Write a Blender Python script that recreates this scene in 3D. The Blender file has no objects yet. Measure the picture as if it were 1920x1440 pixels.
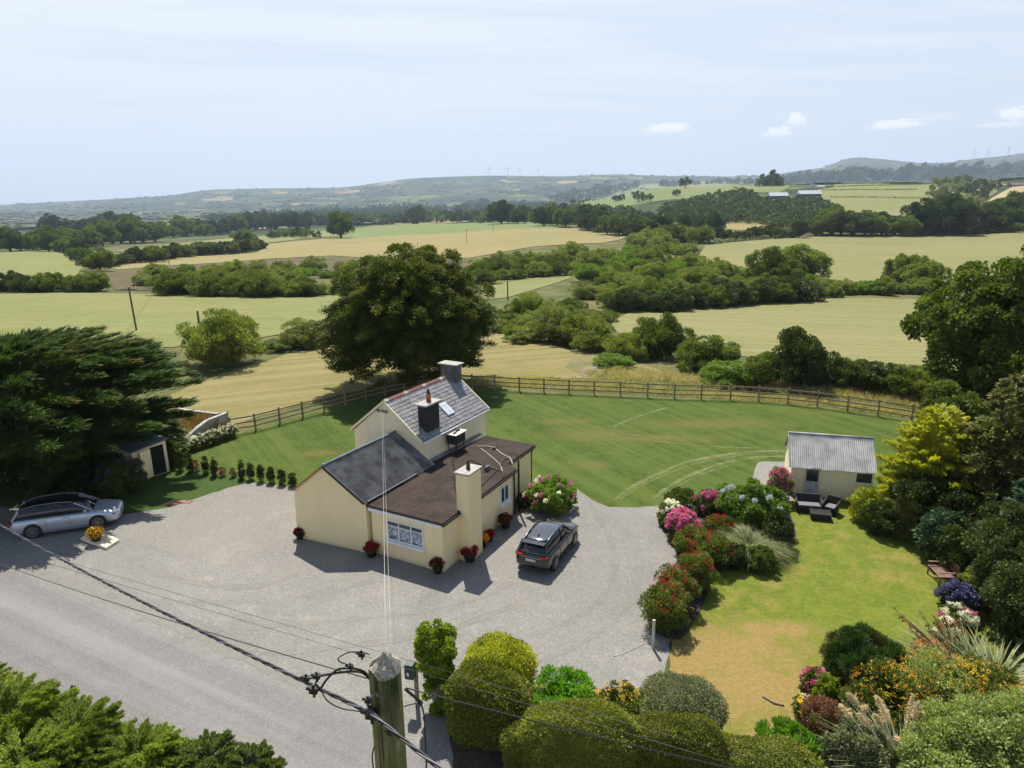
import bpy, math, random
import numpy as np
from mathutils import Vector, Matrix
# ---------------------------------------------------------------- camera, sky, sun, exposure
SC = bpy.context.scene
H = 17.0; F = 1331.0; TH = math.radians(15.45); RO = math.radians(0.8)
cd = bpy.data.cameras.new('camera'); cam = bpy.data.objects.new('camera', cd); SC.collection.objects.link(cam)
cd.sensor_width = 36; cd.lens = F/1920*36; cd.clip_start = .1; cd.clip_end = 80000
_fw = Vector((0, math.cos(TH), -math.sin(TH))); _r0 = Vector((1, 0, 0)); _u0 = Vector((0, math.sin(TH), math.cos(TH)))
_rt = _r0*math.cos(RO)-_u0*math.sin(RO); _up = _r0*math.sin(RO)+_u0*math.cos(RO)
M = Matrix((_rt, _up, -_fw)).transposed().to_4x4(); M.translation = (0, 0, H); cam.matrix_world = M
SC.camera = cam
SUN_EL = math.radians(58); SUN_AZ = math.radians(-10)     # azimuth from +Y towards +X
world = bpy.data.worlds.new('World'); SC.world = world; world.use_nodes = True
sd = bpy.data.lights.new('sun', 'SUN'); sun = bpy.data.objects.new('sun', sd); SC.collection.objects.link(sun)
sd.energy = 5.0; sd.angle = math.radians(.6); sd.color = (1, .935, .83)
_sv = Vector((math.sin(SUN_AZ)*math.cos(SUN_EL), math.cos(SUN_AZ)*math.cos(SUN_EL), math.sin(SUN_EL)))
sun.rotation_euler = _sv.to_track_quat('Z', 'Y').to_euler()
SC.view_settings.view_transform = 'Standard'; SC.view_settings.look = 'None'; SC.view_settings.exposure = 0.62; SC.view_settings.gamma = 1
SC.view_settings.use_curve_mapping = False
SC.render.engine = 'CYCLES'
SC.cycles.max_bounces = 6; SC.cycles.diffuse_bounces = 3; SC.cycles.glossy_bounces = 2; SC.cycles.transmission_bounces = 3
SC.cycles.volume_bounces = 0; SC.cycles.transparent_max_bounces = 6; SC.cycles.use_denoising = True
SC.cycles.caustics_reflective = False; SC.cycles.caustics_refractive = False

def unroll(px, py):
    dx, dy = px-960, py-720
    return (dx*math.cos(RO)-dy*math.sin(RO))/F, (dx*math.sin(RO)+dy*math.cos(RO))/F
def ray(px, py):
    X, Y = unroll(px, py)
    return np.array([X, math.cos(TH)-Y*math.sin(TH), -(math.sin(TH)+Y*math.cos(TH))])
C0 = np.array([0, 0, H])
def g(px, py, z=0.0):
    d = ray(px, py); return C0+d*((z-H)/d[2])
def atY(px, py, Y):
    d = ray(px, py); return C0+d*(Y/d[1])
def onpl(px, py, P, n):
    d = ray(px, py); P = np.array(P, float); n = np.array(n, float)
    return C0+d*(np.dot(P-C0, n)/np.dot(d, n))
def onwall(px, py, P, Q):
    return onpl(px, py, P, (Q[1]-P[1], -(Q[0]-P[0]), 0))
def proj(P):
    v = Vector(P)-Vector((0, 0, H)); c = v.dot(_fw)
    return 960+F*v.dot(_rt)/c, 720-F*v.dot(_up)/c

# ---------------------------------------------------------------- shader helpers
class NT:
    def __init__(s, tree):
        s.t = tree; s.t.nodes.clear()
    def n(s, typ, **kw):
        nd = s.t.nodes.new(typ)
        for k, v in kw.items():
            if k.startswith('_'): setattr(nd, k[1:], v)
            else:
                k2 = int(k[1:]) if k[0] == 'i' and k[1:].isdigit() else k.replace('_', ' ')
                if hasattr(v, 'is_output') or isinstance(v, bpy.types.NodeSocket): s.t.links.new(v, nd.inputs[k2])
                else: nd.inputs[k2].default_value = v
        return nd
    def math(s, op, a, b=0.0, c=None, clamp=False):
        nd = s.t.nodes.new('ShaderNodeMath'); nd.operation = op; nd.use_clamp = clamp
        for i, v in enumerate((a, b, c)):
            if v is None: continue
            if isinstance(v, bpy.types.NodeSocket): s.t.links.new(v, nd.inputs[i])
            else: nd.inputs[i].default_value = v
        return nd.outputs[0]
    def vm(s, op, a, b=None, scale=None):
        nd = s.t.nodes.new('ShaderNodeVectorMath'); nd.operation = op
        for i, v in enumerate((a, b)):
            if v is None: continue
            if isinstance(v, bpy.types.NodeSocket): s.t.links.new(v, nd.inputs[i])
            else: nd.inputs[i].default_value = v
        if scale is not None: nd.inputs['Scale'].default_value = scale
        return nd
    def mix(s, f, a, b, mode='MIX'):
        nd = s.t.nodes.new('ShaderNodeMix'); nd.data_type = 'RGBA'; nd.blend_type = mode
        for i, v in ((0, f), (6, a), (7, b)):
            if isinstance(v, bpy.types.NodeSocket): s.t.links.new(v, nd.inputs[i])
            else: nd.inputs[i].default_value = v if i == 0 else (*v, 1) if len(v) == 3 else v
        return nd.outputs[2]
    def noise(s, vec, scale, detail=4, rough=.55, dist=0):
        nd = s.n('ShaderNodeTexNoise', Scale=scale, Detail=detail, Roughness=rough, Distortion=dist)
        if vec is not None: s.t.links.new(vec, nd.inputs['Vector'])
        return nd.outputs[0]
    def ss(s, v, a, b):
        nd = s.n('ShaderNodeMapRange', _interpolation_type='SMOOTHSTEP')
        s.t.links.new(v, nd.inputs[0]); nd.inputs[1].default_value = a; nd.inputs[2].default_value = b
        return nd.outputs[0]
    def pos(s):
        return s.n('ShaderNodeNewGeometry').outputs['Position']
    def mapv(s, vec, rotz=0, scale=(1, 1, 1)):
        # frame turned by rotz, then scaled
        nd = s.n('ShaderNodeMapping', _vector_type='TEXTURE'); s.t.links.new(vec, nd.inputs[0]); nd.inputs[2].default_value = (0, 0, rotz); nd.inputs[3].default_value = [1/max(x, 1e-6) for x in scale]
        return nd.outputs[0]
    def bump(s, h, strength=.3, dist=.02):
        nd = s.n('ShaderNodeBump', Strength=strength, Distance=dist); s.t.links.new(h, nd.inputs['Height']); return nd.outputs[0]
MATS = {}
def newmat(name):
    m = bpy.data.materials.new(name); m.use_nodes = True; t = NT(m.node_tree)
    o = t.n('ShaderNodeOutputMaterial'); MATS[name] = m
    return m, t, o
def plain(name, col, rough=.6, metal=0, var=.15, scale=3, bump=0, bscale=40, spec=.5, coat=0):
    m, t, o = newmat(name)
    p = t.pos(); nz = t.noise(p, scale, 5); f = t.ss(nz, .3, .7)
    c = t.mix(f, tuple(x*(1-var) for x in col), tuple(min(1, x*(1+var)) for x in col))
    b = t.n('ShaderNodeBsdfPrincipled', Base_Color=c, Roughness=rough, Metallic=metal, Specular_IOR_Level=spec, Coat_Weight=coat)
    if bump: t.t.links.new(t.bump(t.noise(p, bscale, 3), bump, .01), b.inputs['Normal'])
    t.t.links.new(b.outputs[0], o.inputs[0]); return m
def wallm(name, col):
    m, t, o = newmat(name); p = t.pos()
    s_ = t.noise(t.mapv(p, 0, (1.6, 1.6, .25)), 2.2, 5, .65); n = t.noise(p, 1.3, 5, .6); f = t.noise(p, 9, 4, .7)
    c = t.mix(t.math('MULTIPLY', t.ss(s_, .48, .75), .30), col, tuple(x*.72 for x in col)); c = t.mix(t.math('MULTIPLY', t.ss(n, .5, .75), .25), c, (col[0]*.9, col[1]*.86, col[2]*.75))
    z = t.n('ShaderNodeSeparateXYZ'); t.t.links.new(p, z.inputs[0]); foot = t.math('SUBTRACT', 1.0, t.ss(t.math('ADD', z.outputs[2], t.math('MULTIPLY', f, .35)), .15, .45)); c = t.mix(t.math('MULTIPLY', foot, .45), c, (.30, .27, .19))
    b = t.n('ShaderNodeBsdfPrincipled', Base_Color=c, Roughness=.85, Specular_IOR_Level=.3); t.t.links.new(t.bump(t.math('ADD', t.noise(p, 55, 3), f), .35, .012), b.inputs['Normal']); t.t.links.new(b.outputs[0], o.inputs[0]); return m
def glassm(name, col=(.02, .025, .03)):
    m, t, o = newmat(name)
    b = t.n('ShaderNodeBsdfPrincipled', Base_Color=(*col, 1), Roughness=.06, Specular_IOR_Level=.8)
    t.t.links.new(b.outputs[0], o.inputs[0]); return m
def leafm(name, a, b, c=None, tr=.3, rough=.55):
    """leaf colours vary per leaf ('tint' attribute) and in soft patches"""
    m, t, o = newmat(name)
    k_ = (1.30, 1.26, 1.05); a, b = [tuple(x*y for x, y in zip(q, k_)) for q in (a, b)]
    if c is not None: c = tuple(x*y for x, y in zip(c, k_))
    if any(q in name for q in ('pink', 'magenta', 'red')): a, b = [(q[0]*.78, q[1]*.75, q[2]*.95) for q in (a, b)]
    tr = min(.45, tr*1.25)
    at = t.n('ShaderNodeAttribute', _attribute_name='tint').outputs['Fac']
    oi = t.n('ShaderNodeObjectInfo').outputs['Random']
    col = t.mix(at, a, b)
    if c is not None:
        nz = t.noise(t.pos(), .9, 3); col = t.mix(t.ss(nz, .5, .68), col, c)
    v = t.math('MULTIPLY_ADD', oi, .35, .82)
    col = t.vm('SCALE', col); t.t.links.new(v, col.inputs['Scale']); col = col.outputs[0]
    d = t.n('ShaderNodeBsdfPrincipled', Base_Color=col, Roughness=rough, Specular_IOR_Level=.22)
    petal = any(q in name for q in ('pink', 'magenta', 'white', 'red', 'orange', 'yellow', 'violet', 'paleblue', 'wine', 'plume'))
    tc = t.mix(1.0, col, (1, 1, 1) if petal else (1.0, 1.15, .45), 'MULTIPLY')
    tl = t.n('ShaderNodeBsdfTranslucent', Color=tc)
    mx = t.n('ShaderNodeMixShader', i0=tr); t.t.links.new(d.outputs[0], mx.inputs[1]); t.t.links.new(tl.outputs[0], mx.inputs[2])
    t.t.links.new(mx.outputs[0], o.inputs[0]); return m

# ---------------------------------------------------------------- world sky
w = NT(world.node_tree)
wo = w.n('ShaderNodeOutputWorld'); bg = w.n('ShaderNodeBackground', Strength=.085)
sky = w.n('ShaderNodeTexSky', _sky_type='NISHITA'); sky.sun_disc = False; sky.sun_elevation = SUN_EL; sky.sun_rotation = SUN_AZ
sky.altitude = 0; sky.air_density = 1.0; sky.dust_density = 1.2; sky.ozone_density = 1.4
dirv = w.n('ShaderNodeTexCoord').outputs['Generated']
sep = w.n('ShaderNodeSeparateXYZ'); w.t.links.new(dirv, sep.inputs[0])
zc = w.math('MAXIMUM', sep.outputs[2], 0.03)
pl = w.vm('DIVIDE', dirv); cmb = w.n('ShaderNodeCombineXYZ'); [w.t.links.new(zc, cmb.inputs[i]) for i in range(3)]; w.t.links.new(cmb.outputs[0], pl.inputs[1])
cir = w.noise(w.mapv(pl.outputs[0], .25, (.25, 1.0, .0)), .9, 6, .6, .6)
cir2 = w.noise(w.mapv(pl.outputs[0], -.1, (.5, 1.6, .0)), 2.2, 5, .6, 1.0)
lft = w.math('MULTIPLY', w.ss(sep.outputs[0], .45, -.6), .16)
veil = w.ss(w.math('ADD', w.math('ADD', cir, lft), w.math('MULTIPLY', cir2, .30)), .55, .86)
veil = w.math('MULTIPLY', veil, w.math('ADD', w.math('MULTIPLY', w.ss(sep.outputs[2], .0, .22), .85), .15))
veil = w.math('MULTIPLY', veil, w.math('MULTIPLY_ADD', w.ss(sep.outputs[2], .22, .55), -.72, .8))
base = w.mix(w.ss(sep.outputs[2], -.02, .25), (5.6, 6.25, 7.0), (5.6, 6.3, 7.2))
skc = w.mix(w.math('MULTIPLY_ADD', w.ss(sep.outputs[2], .22, .5), -.88, .88), sky.outputs[0], base)
skc = w.mix(veil, skc, (6.8, 7.15, 7.45))
# small fair-weather clouds low over the hills
def cloud(prev, px, py, wpx, hpx, seed, dens=1.0):
    d = Vector(ray(px, py)).normalized(); tx = d.cross(Vector((0, 0, 1))).normalized(); ty = tx.cross(d)
    a = w.vm('DOT_PRODUCT', dirv, tuple(tx)).outputs['Value']; b = w.vm('DOT_PRODUCT', dirv, tuple(ty)).outputs['Value']
    fwd = w.vm('DOT_PRODUCT', dirv, tuple(d)).outputs['Value']
    a = w.math('DIVIDE', a, wpx/2/F); b = w.math('DIVIDE', b, hpx/2/F)
    bb = w.math('MULTIPLY', w.math('MAXIMUM', w.math('MULTIPLY', b, -1), 0), .9)
    r = w.math('SQRT', w.math('ADD', w.math('MULTIPLY', a, a), w.math('ADD', w.math('MULTIPLY', b, b), bb)))
    c = w.n('ShaderNodeCombineXYZ', i0=a, i1=b, i2=float(seed))
    nz = w.noise(c.outputs[0], 1.7, 6, .62)
    v = w.math('SUBTRACT', w.math('ADD', w.math('SUBTRACT', 1.0, r), w.math('MULTIPLY', nz, 2.4)), 1.12)
    mk = w.math('MULTIPLY', w.ss(v, .02, .42), w.ss(fwd, .9, .95)); mk = w.math('MULTIPLY', mk, dens)
    sh = w.ss(w.math('ADD', b, w.math('MULTIPLY', nz, 1.2)), -.1, .9)
    cc = w.mix(sh, (6.2, 6.5, 7.2), (8.3, 8.3, 8.2))
    return w.mix(mk, prev, cc)
for cl in ((1253, 244, 92, 24, 1, 1), (1459, 251, 52, 22, 2.3, .95), (1493, 229, 34, 30, 3.1, .85), (1676, 237, 88, 22, 4.7, 1), (1755, 223, 60, 12, 9, .3), (1904, 217, 52, 34, 6.2, 1), (1884, 236, 84, 13, 7.9, .6)):
    skc = cloud(skc, *cl)
w.t.links.new(skc, bg.inputs[0]); w.t.links.new(bg.outputs[0], wo.inputs[0])

# ---------------------------------------------------------------- mesh helpers
def tag(o, label=None, cat=None, group=None, kind=None):
    if label: o['label'] = label
    if cat: o['category'] = cat
    if group: o['group'] = group
    if kind: o['kind'] = kind
    return o
def link(o): SC.collection.objects.link(o); return o
def thing(name, label, cat, loc=(0, 0, 0), group=None):
    o = link(bpy.data.objects.new(name, None)); o.location = [float(v) for v in loc]; o.empty_display_size = .2
    return tag(o, label, cat, group)
def rootloc(p):
    while p.parent: p = p.parent
    return np.array(p.location)
def finish(name, me, mat, parent=None, smooth=False):
    if mat is not None:
        for m in (mat if isinstance(mat, (list, tuple)) else [mat]): me.materials.append(m)
    if smooth: me.polygons.foreach_set('use_smooth', np.ones(len(me.polygons), bool))
    o = link(bpy.data.objects.new(name, me))
    if parent: o.parent = parent
    return o
ORD = ('leftmost second third fourth fifth sixth seventh eighth ninth tenth eleventh twelfth thirteenth fourteenth fifteenth sixteenth seventeenth eighteenth nineteenth twentieth twenty-first twenty-second twenty-third twenty-fourth twenty-fifth twenty-sixth').split()
def ordinal(i, n, what):
    return ('leftmost of the %s' % what) if i == 0 else ('rightmost of the %s' % what) if i == n-1 else '%s from the left of the %s' % (ORD[i], what)
class MB:
    def __init__(s): s.v = []; s.f = []
    def add(s, vs, fs):
        k = len(s.v); s.v += [tuple(float(c) for c in v) for v in vs]; s.f += [tuple(i+k for i in f) for f in fs]; return s
    def hexa(s, b, t):   # 4 bottom points, 4 top points
        return s.add(list(b)+list(t), [(3, 2, 1, 0), (4, 5, 6, 7), (0, 1, 5, 4), (1, 2, 6, 5), (2, 3, 7, 6), (3, 0, 4, 7)])
    def obox(s, c, ex, ey, ez, sx, sy, sz):
        c, ex, ey, ez = [np.array(a, float) for a in (c, ex, ey, ez)]
        q = [(-1, -1), (1, -1), (1, 1), (-1, 1)]
        return s.hexa([c+ex*a*sx/2+ey*b*sy/2-ez*sz/2 for a, b in q], [c+ex*a*sx/2+ey*b*sy/2+ez*sz/2 for a, b in q])
    def box(s, c, sx, sy, sz, rz=0):
        return s.obox(c, (math.cos(rz), math.sin(rz), 0), (-math.sin(rz), math.cos(rz), 0), (0, 0, 1), sx, sy, sz)
    def prism(s, poly, z0, z1):
        n = len(poly)
        zb = z0 if hasattr(z0, '__len__') else [z0]*n; zt = z1 if hasattr(z1, '__len__') else [z1]*n
        return s.add([(p[0], p[1], zb[i]) for i, p in enumerate(poly)]+[(p[0], p[1], zt[i]) for i, p in enumerate(poly)],
                     [tuple(range(n))[::-1], tuple(range(n, 2*n))]+[(i, (i+1) % n, n+(i+1) % n, n+i) for i in range(n)])
    def bar(s, a, b, wd, ht, up=(0, 0, 1)):
        a, b = np.array(a, float), np.array(b, float); d = b-a; L = np.linalg.norm(d); d /= L
        sx = np.cross(d, up); sx /= np.linalg.norm(sx)+1e-9; uz = np.cross(sx, d)
        return s.obox((a+b)/2, sx, d, uz, wd, L, ht)
    def tube(s, pts, r, n=6, cap=True):
        pts = [np.array(p, float) for p in pts]; k = len(pts); rs = r if hasattr(r, '__len__') else [r]*k
        vs = []; fs = []; ref = np.array([.31, .17, .93])
        for i in range(k):
            d = pts[min(i+1, k-1)]-pts[max(i-1, 0)]; d /= np.linalg.norm(d)+1e-9
            if i == 0 and abs(np.dot(d, ref)) > .95: ref = np.array([1., 0, 0])
            a = np.cross(d, ref); a /= np.linalg.norm(a)+1e-9; b = np.cross(d, a); ref = -np.cross(d, a) if False else ref
            for j in range(n):
                t = 2*math.pi*j/n; vs.append(pts[i]+rs[i]*(a*math.cos(t)+b*math.sin(t)))
        for i in range(k-1):
            for j in range(n): fs.append((i*n+j, i*n+(j+1) % n, (i+1)*n+(j+1) % n, (i+1)*n+j))
        if cap: fs += [tuple(range(n))[::-1], tuple(range((k-1)*n, k*n))]
        return s.add(vs, fs)
    def cyl(s, a, b, r, n=12): return s.tube([a, b], r, n)
    def ball(s, c, r, n=8, m=6, sq=(1, 1, 1)):
        vs = [(c[0], c[1], c[2]+r*sq[2])]
        for i in range(1, m):
            for j in range(n):
                p = math.pi*i/m; t = 2*math.pi*j/n
                vs.append((c[0]+r*sq[0]*math.sin(p)*math.cos(t), c[1]+r*sq[1]*math.sin(p)*math.sin(t), c[2]+r*sq[2]*math.cos(p)))
        vs.append((c[0], c[1], c[2]-r*sq[2])); fs = [(0, 1+j, 1+(j+1) % n) for j in range(n)]
        for i in range(m-2):
            for j in range(n): fs.append((1+i*n+j, 1+(i+1)*n+j, 1+(i+1)*n+(j+1) % n, 1+i*n+(j+1) % n))
        L = len(vs)-1; fs += [(L, L-n+(j+1) % n, L-n+j) for j in range(n)]
        return s.add(vs, fs)
    def mesh(s, name, org=(0, 0, 0)):
        me = bpy.data.meshes.new(name); me.from_pydata([(v[0]-org[0], v[1]-org[1], v[2]-org[2]) for v in s.v], [], s.f); me.update(); return me
    def build(s, name, mat, parent=None, smooth=False, bevel=0):
        org = rootloc(parent) if parent else (0, 0, 0)
        me = s.mesh(name, org)
        o = finish(name, me, mat, parent, smooth)
        if bevel:
            md = o.modifiers.new('bevel', 'BEVEL'); md.width = bevel; md.segments = 2; md.limit_method = 'ANGLE'
        return o
def npmesh(name, V, nper, tint=None):
    """V: (N*nper,3) verts, one polygon per nper verts"""
    N = len(V)//nper; me = bpy.data.meshes.new(name)
    me.vertices.add(len(V)); me.vertices.foreach_set('co', V.astype(np.float32).ravel())
    me.loops.add(len(V)); me.loops.foreach_set('vertex_index', np.arange(len(V), dtype=np.int32))
    me.polygons.add(N); me.polygons.foreach_set('loop_start', np.arange(0, N*nper, nper, dtype=np.int32))
    try: me.polygons.foreach_set('loop_total', np.full(N, nper, dtype=np.int32))
    except Exception: pass
    if tint is not None:
        a = me.attributes.new('tint', 'FLOAT', 'FACE'); a.data.foreach_set('value', tint.astype(np.float32))
    me.update(calc_edges=True); return me
def unit(v): return v/(np.linalg.norm(v, axis=-1, keepdims=True)+1e-9)
# ---------------------------------------------------------------- foliage
def leafquads(rng, P, D, ln, wd, droop=0.0, nrm=None):
    """P base points, D long axis directions, ln/wd arrays -> (N*4,3) diamond leaf quads"""
    N = len(P); D = unit(D)
    r = rng.normal(size=(N, 3)) if nrm is None else nrm+rng.normal(size=(N, 3))*.35
    S = unit(np.cross(D, r))
    ln = np.broadcast_to(ln, (N,))[:, None]; wd = np.broadcast_to(wd, (N,))[:, None]
    tip = P+D*ln; tip[:, 2] -= droop*ln[:, 0]
    mid = P+D*ln*.5
    V = np.empty((N, 4, 3)); V[:, 0] = P; V[:, 1] = mid+S*wd*.5; V[:, 2] = tip; V[:, 3] = mid-S*wd*.5
    return V.reshape(-1, 3)
def ico_core(c, rad, rng, sub=2, amp=.12):
    import bmesh
    bm = bmesh.new(); bmesh.ops.create_icosphere(bm, subdivisions=sub, radius=1)
    ph = rng.uniform(0, 6, 3)
    V = np.array([v.co for v in bm.verts]); Fs = np.array([[v.index for v in f.verts] for f in bm.faces]); bm.free()
    k = 1+amp*(np.sin(V[:, 0]*4+ph[0])+np.sin(V[:, 1]*5+ph[1])+np.sin(V[:, 2]*4.3+ph[2]))/2
    V = V*k[:, None]*np.array(rad)+np.array(c)
    return V[Fs.ravel()]            # triangles soup
def filler(c, rad, rng, n=420, sz=.30):
    d = unit(rng.normal(size=(n, 3))); rad = np.array(rad, float); s = sz*rad.min()*rng.uniform(.6, 1.4, n)
    P = np.array(c)+d*rad*rng.uniform(.45, 1.0, (n, 1)); D = unit(np.cross(d, rng.normal(size=(n, 3)))); P = P-D*s[:, None]*.5
    return leafquads(rng, P, D, s, s*.8, 0, nrm=np.cross(d, D)*0+np.cross(D, d))
def tri2quad(T):                     # tri soup -> degenerate-free quads (a,b,c,mid ca)
    T = T.reshape(-1, 3, 3); Q = np.empty((len(T), 4, 3)); Q[:, :3] = T; Q[:, 3] = (T[:, 0]+T[:, 2])/2
    return Q.reshape(-1, 3)
def crown(rng, c, rad, nb, br, nl, size, asp=.5, out=.6, up=.25, zmin=-1.0, shell=(.5, 1.0), core=.72, droop=.1, szvar=.4, topbias=0):
    """leaf cloud made of nb clumps (radius br*min rad) spread through an ellipsoid. returns verts, tint"""
    c = np.array(c, float); rad = np.array(rad, float)
    d = unit(rng.normal(size=(nb*3, 3))); d = d[d[:, 2] > zmin][:nb]
    if topbias: d[:, 2] = np.abs(d[:, 2])*topbias+d[:, 2]*(1-topbias)
    rr = rng.uniform(*shell, size=(len(d), 1)); bc = c+d*rad*rr
    b = br*rad.min()*rng.uniform(.6, 1.35, len(d))
    w_ = b**2/np.sum(b**2); k = rng.choice(len(d), nl, p=w_)
    e = unit(rng.normal(size=(nl, 3))+d[k]*.9+np.array([0, 0, .35]))
    P = bc[k]+e*b[k][:, None]*rng.uniform(.55, 1.08, (nl, 1))*np.array([1, 1, .8])
    D = unit(e*out+rng.normal(size=(nl, 3))*.6+np.array([0, 0, up]))
    s = size*rng.uniform(1-szvar, 1+szvar, nl)
    V = leafquads(rng, P, D, s, s*asp, droop)
    bt = rng.uniform(-.22, .22, len(d))
    t = np.clip(rng.uniform(.1, .8, nl)+bt[k], 0, 1)
    if core:
        Q = filler(c, rad*core, rng, int(min(2600, max(120, nl*.08)))); V = np.concatenate([V, Q]); t = np.concatenate([t, rng.uniform(.1, .7, len(Q)//4)])
    return V, t
def leafobj(name, VT, mat, parent=None, kind=None):
    V = np.concatenate([a for a, b in VT]); t = np.concatenate([b for a, b in VT])
    if parent is not None: V = V-rootloc(parent)
    o = finish(name, npmesh(name, V, 4, t), mat, parent)
    if kind: o['kind'] = kind
    return o
def blades(rng, base, n, ln, wd, spread=.6, arch=.5, seg=3, rbase=.2, az0=None):
    """arching strap leaves from a clump; returns verts,tint"""
    az = rng.uniform(0, 2*math.pi, n) if az0 is None else rng.normal(az0[0], az0[1], n)
    L = ln*rng.uniform(.55, 1.1, n); sp = spread*rng.uniform(.2, 1.2, n)
    B = np.array(base)+np.stack([np.cos(az), np.sin(az), az*0], 1)*(rng.uniform(0, 1, n)**.5*rbase)[:, None]
    h = np.stack([np.cos(az), np.sin(az), az*0], 1); S = np.stack([-np.sin(az), np.cos(az), az*0], 1)
    out = []; wdn = wd*rng.uniform(.7, 1.3, n)
    def pt(t):
        return B+h*(L*np.sin(sp)*t+arch*L*t*t*.5)[:, None]+np.array([0, 0, 1])*(L*np.cos(sp)*t-arch*L*t*t*.55)[:, None]
    for i in range(seg):
        a, b = pt(i/seg), pt((i+1)/seg); wa = wdn*(1-(i/seg)**2)*.5; wb = wdn*(1-((i+1)/seg)**2)*.5+.0005
        Q = np.empty((n, 4, 3)); Q[:, 0] = a-S*wa[:, None]; Q[:, 1] = a+S*wa[:, None]; Q[:, 2] = b+S*wb[:, None]; Q[:, 3] = b-S*wb[:, None]
        out.append(Q.reshape(-1, 3))
    t = rng.uniform(0, 1, n)
    return np.concatenate(out), np.tile(t, seg)
def limbs(rng, base, top, crad, n=7, r0=.3):
    """tapered trunk with limbs"""
    mb = MB(); base = np.array(base, float); top = np.array(top, float); L = top-base
    pts = [base+L*t+np.array([rng.normal()*.04, rng.normal()*.04, 0])*np.linalg.norm(L)*t for t in (0, .25, .5, .75, 1)]
    mb.tube(pts, [r0*1.25, r0, r0*.8, r0*.55, r0*.25], 8)
    for i in range(n):
        t = rng.uniform(.3, .95); a = rng.uniform(0, 2*math.pi); s = base+L*t
        e = s+np.array([math.cos(a)*crad, math.sin(a)*crad, rng.uniform(.15, .6)*crad])*rng.uniform(.5, .9)
        mb.tube([s, (s+e)/2+np.array([0, 0, crad*.08]), e], [r0*.4, r0*.25, r0*.08], 5)
    return mb
HAZE = 8e-5
# ---------------------------------------------------------------- terrain
def ratio(py_):            # unrolled row -> drop per metre of forward distance
    Y = (py_-720)/F; return (math.sin(TH)+Y*math.cos(TH))/(math.cos(TH)-Y*math.sin(TH))
def row_of(r):             # inverse
    return 720+F*math.tan(math.atan(r)-TH)
def un(px, py):            # pixel -> (u, unrolled row)
    X, Y = unroll(px, py); return X/(math.cos(TH)-Y*math.sin(TH)), 720+Y*F
YS = [66, 85, 110, 150, 210, 300, 420, 600, 850, 1200, 1700, 2500, 3600, 5000, 7000, 8600, 10500]
# photograph rows (at the given column) where the ground of each distance lies
COLS = {
 0:    [None, 628, 590, 556, 522, 498, 478, 462, 450, 440, 428, 418, 408, 397, 386, 398, 408],
 300:  [None, 628, 590, 556, 524, 500, 480, 462, 448, 436, 424, 412, 402, 388, 366, 398, 408],
 420:  [None, 628, 590, 556, 524, 500, 480, 460, 446, 434, 422, 411, 400, 381, 357, 396, 408],
 620:  [None, 628, 592, 558, 524, 498, 472, 450, 436, 427, 418, 408, 396, 374, 349, 392, 408],
 800:  [None, 629, 594, 560, 524, 495, 466, 442, 428, 420, 413, 404, 392, 364, 335, 388, 408],
 960:  [None, 630, 596, 562, 526, 492, 462, 432, 418, 411, 406, 398, 386, 356, 327, 384, 408],
 1120: [None, 632, 598, 562, 524, 490, 458, 432, 408, 375, 398, 392, 376, 350, 328, 380, 408],
 1250: [None, 634, 600, 560, 520, 484, 450, 424, 392, 352, 385, 380, 366, 346, 332, 378, 408],
 1420: [None, 636, 602, 560, 515, 478, 444, 420, 385, 347, 366, 362, 356, 338, 327, 374, 408],
 1520: [None, 636, 602, 560, 515, 478, 442, 415, 378, 346, 362, 358, 350, 334, 318, 372, 408],
 1590: [None, 636, 602, 560, 515, 478, 442, 415, 376, 345, 360, 356, 346, 326, 298, 372, 408],
 1740: [None, 636, 602, 560, 515, 478, 442, 412, 376, 345, 356, 352, 342, 324, 304, 372, 408],
 1830: [None, 636, 602, 560, 515, 476, 440, 408, 372, 342, 352, 350, 340, 320, 294, 372, 408],
 1920: [None, 636, 602, 560, 512, 472, 436, 402, 364, 336, 348, 346, 336, 316, 287, 372, 408]}
_cu = []; _cr = []
for cx_, rows in COLS.items():
    rr = [row_of(H/66.0)] + [un(cx_, y_)[1] for y_ in rows[1:]]
    _cu.append(un(cx_, 400)[0]); _cr.append(rr)
_cu = np.array(_cu); _cr = np.array(_cr); LY = np.log(np.array(YS, float))
def _smooth(t): return t*t*(3-2*t)
def prow(u, Y):            # vectorised unrolled row
    u = np.asarray(u, float); Y = np.asarray(Y, float)
    ly = np.log(np.clip(Y, 66, 10500)); out = np.zeros(np.broadcast(u, Y).shape)
    cols = np.stack([np.interp(ly, LY, _cr[i]) for i in range(len(_cu))])
    k = np.clip(np.searchsorted(_cu, u)-1, 0, len(_cu)-2); t = _smooth(np.clip((u-_cu[k])/(_cu[k+1]-_cu[k]), 0, 1))
    a = np.take_along_axis(cols, k[None], 0)[0]; b = np.take_along_axis(cols, (k+1)[None], 0)[0]
    return a*(1-t)+b*t
def hgt(x, y):
    x = np.asarray(x, float); y = np.asarray(y, float); yy = np.maximum(y, 66.0)
    r = prow(x/yy, yy); Yn = (r-720)/F; z = H-yy*(math.sin(TH)+Yn*math.cos(TH))/(math.cos(TH)-Yn*math.sin(TH))
    amp = np.clip((yy-2800)/2500, 0, 1)*np.clip((9500-yy)/2500, 0, 1)*13
    z = z+amp*(np.sin(x/310+1.3*np.sin(yy/530))*np.sin(yy/420+.7)+.5*np.sin(x/130+2)*np.sin(yy/170))
    return np.where(y <= 66.0, 0.0, z)
_yy = np.exp(np.linspace(math.log(66), math.log(8400), 900))
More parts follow.
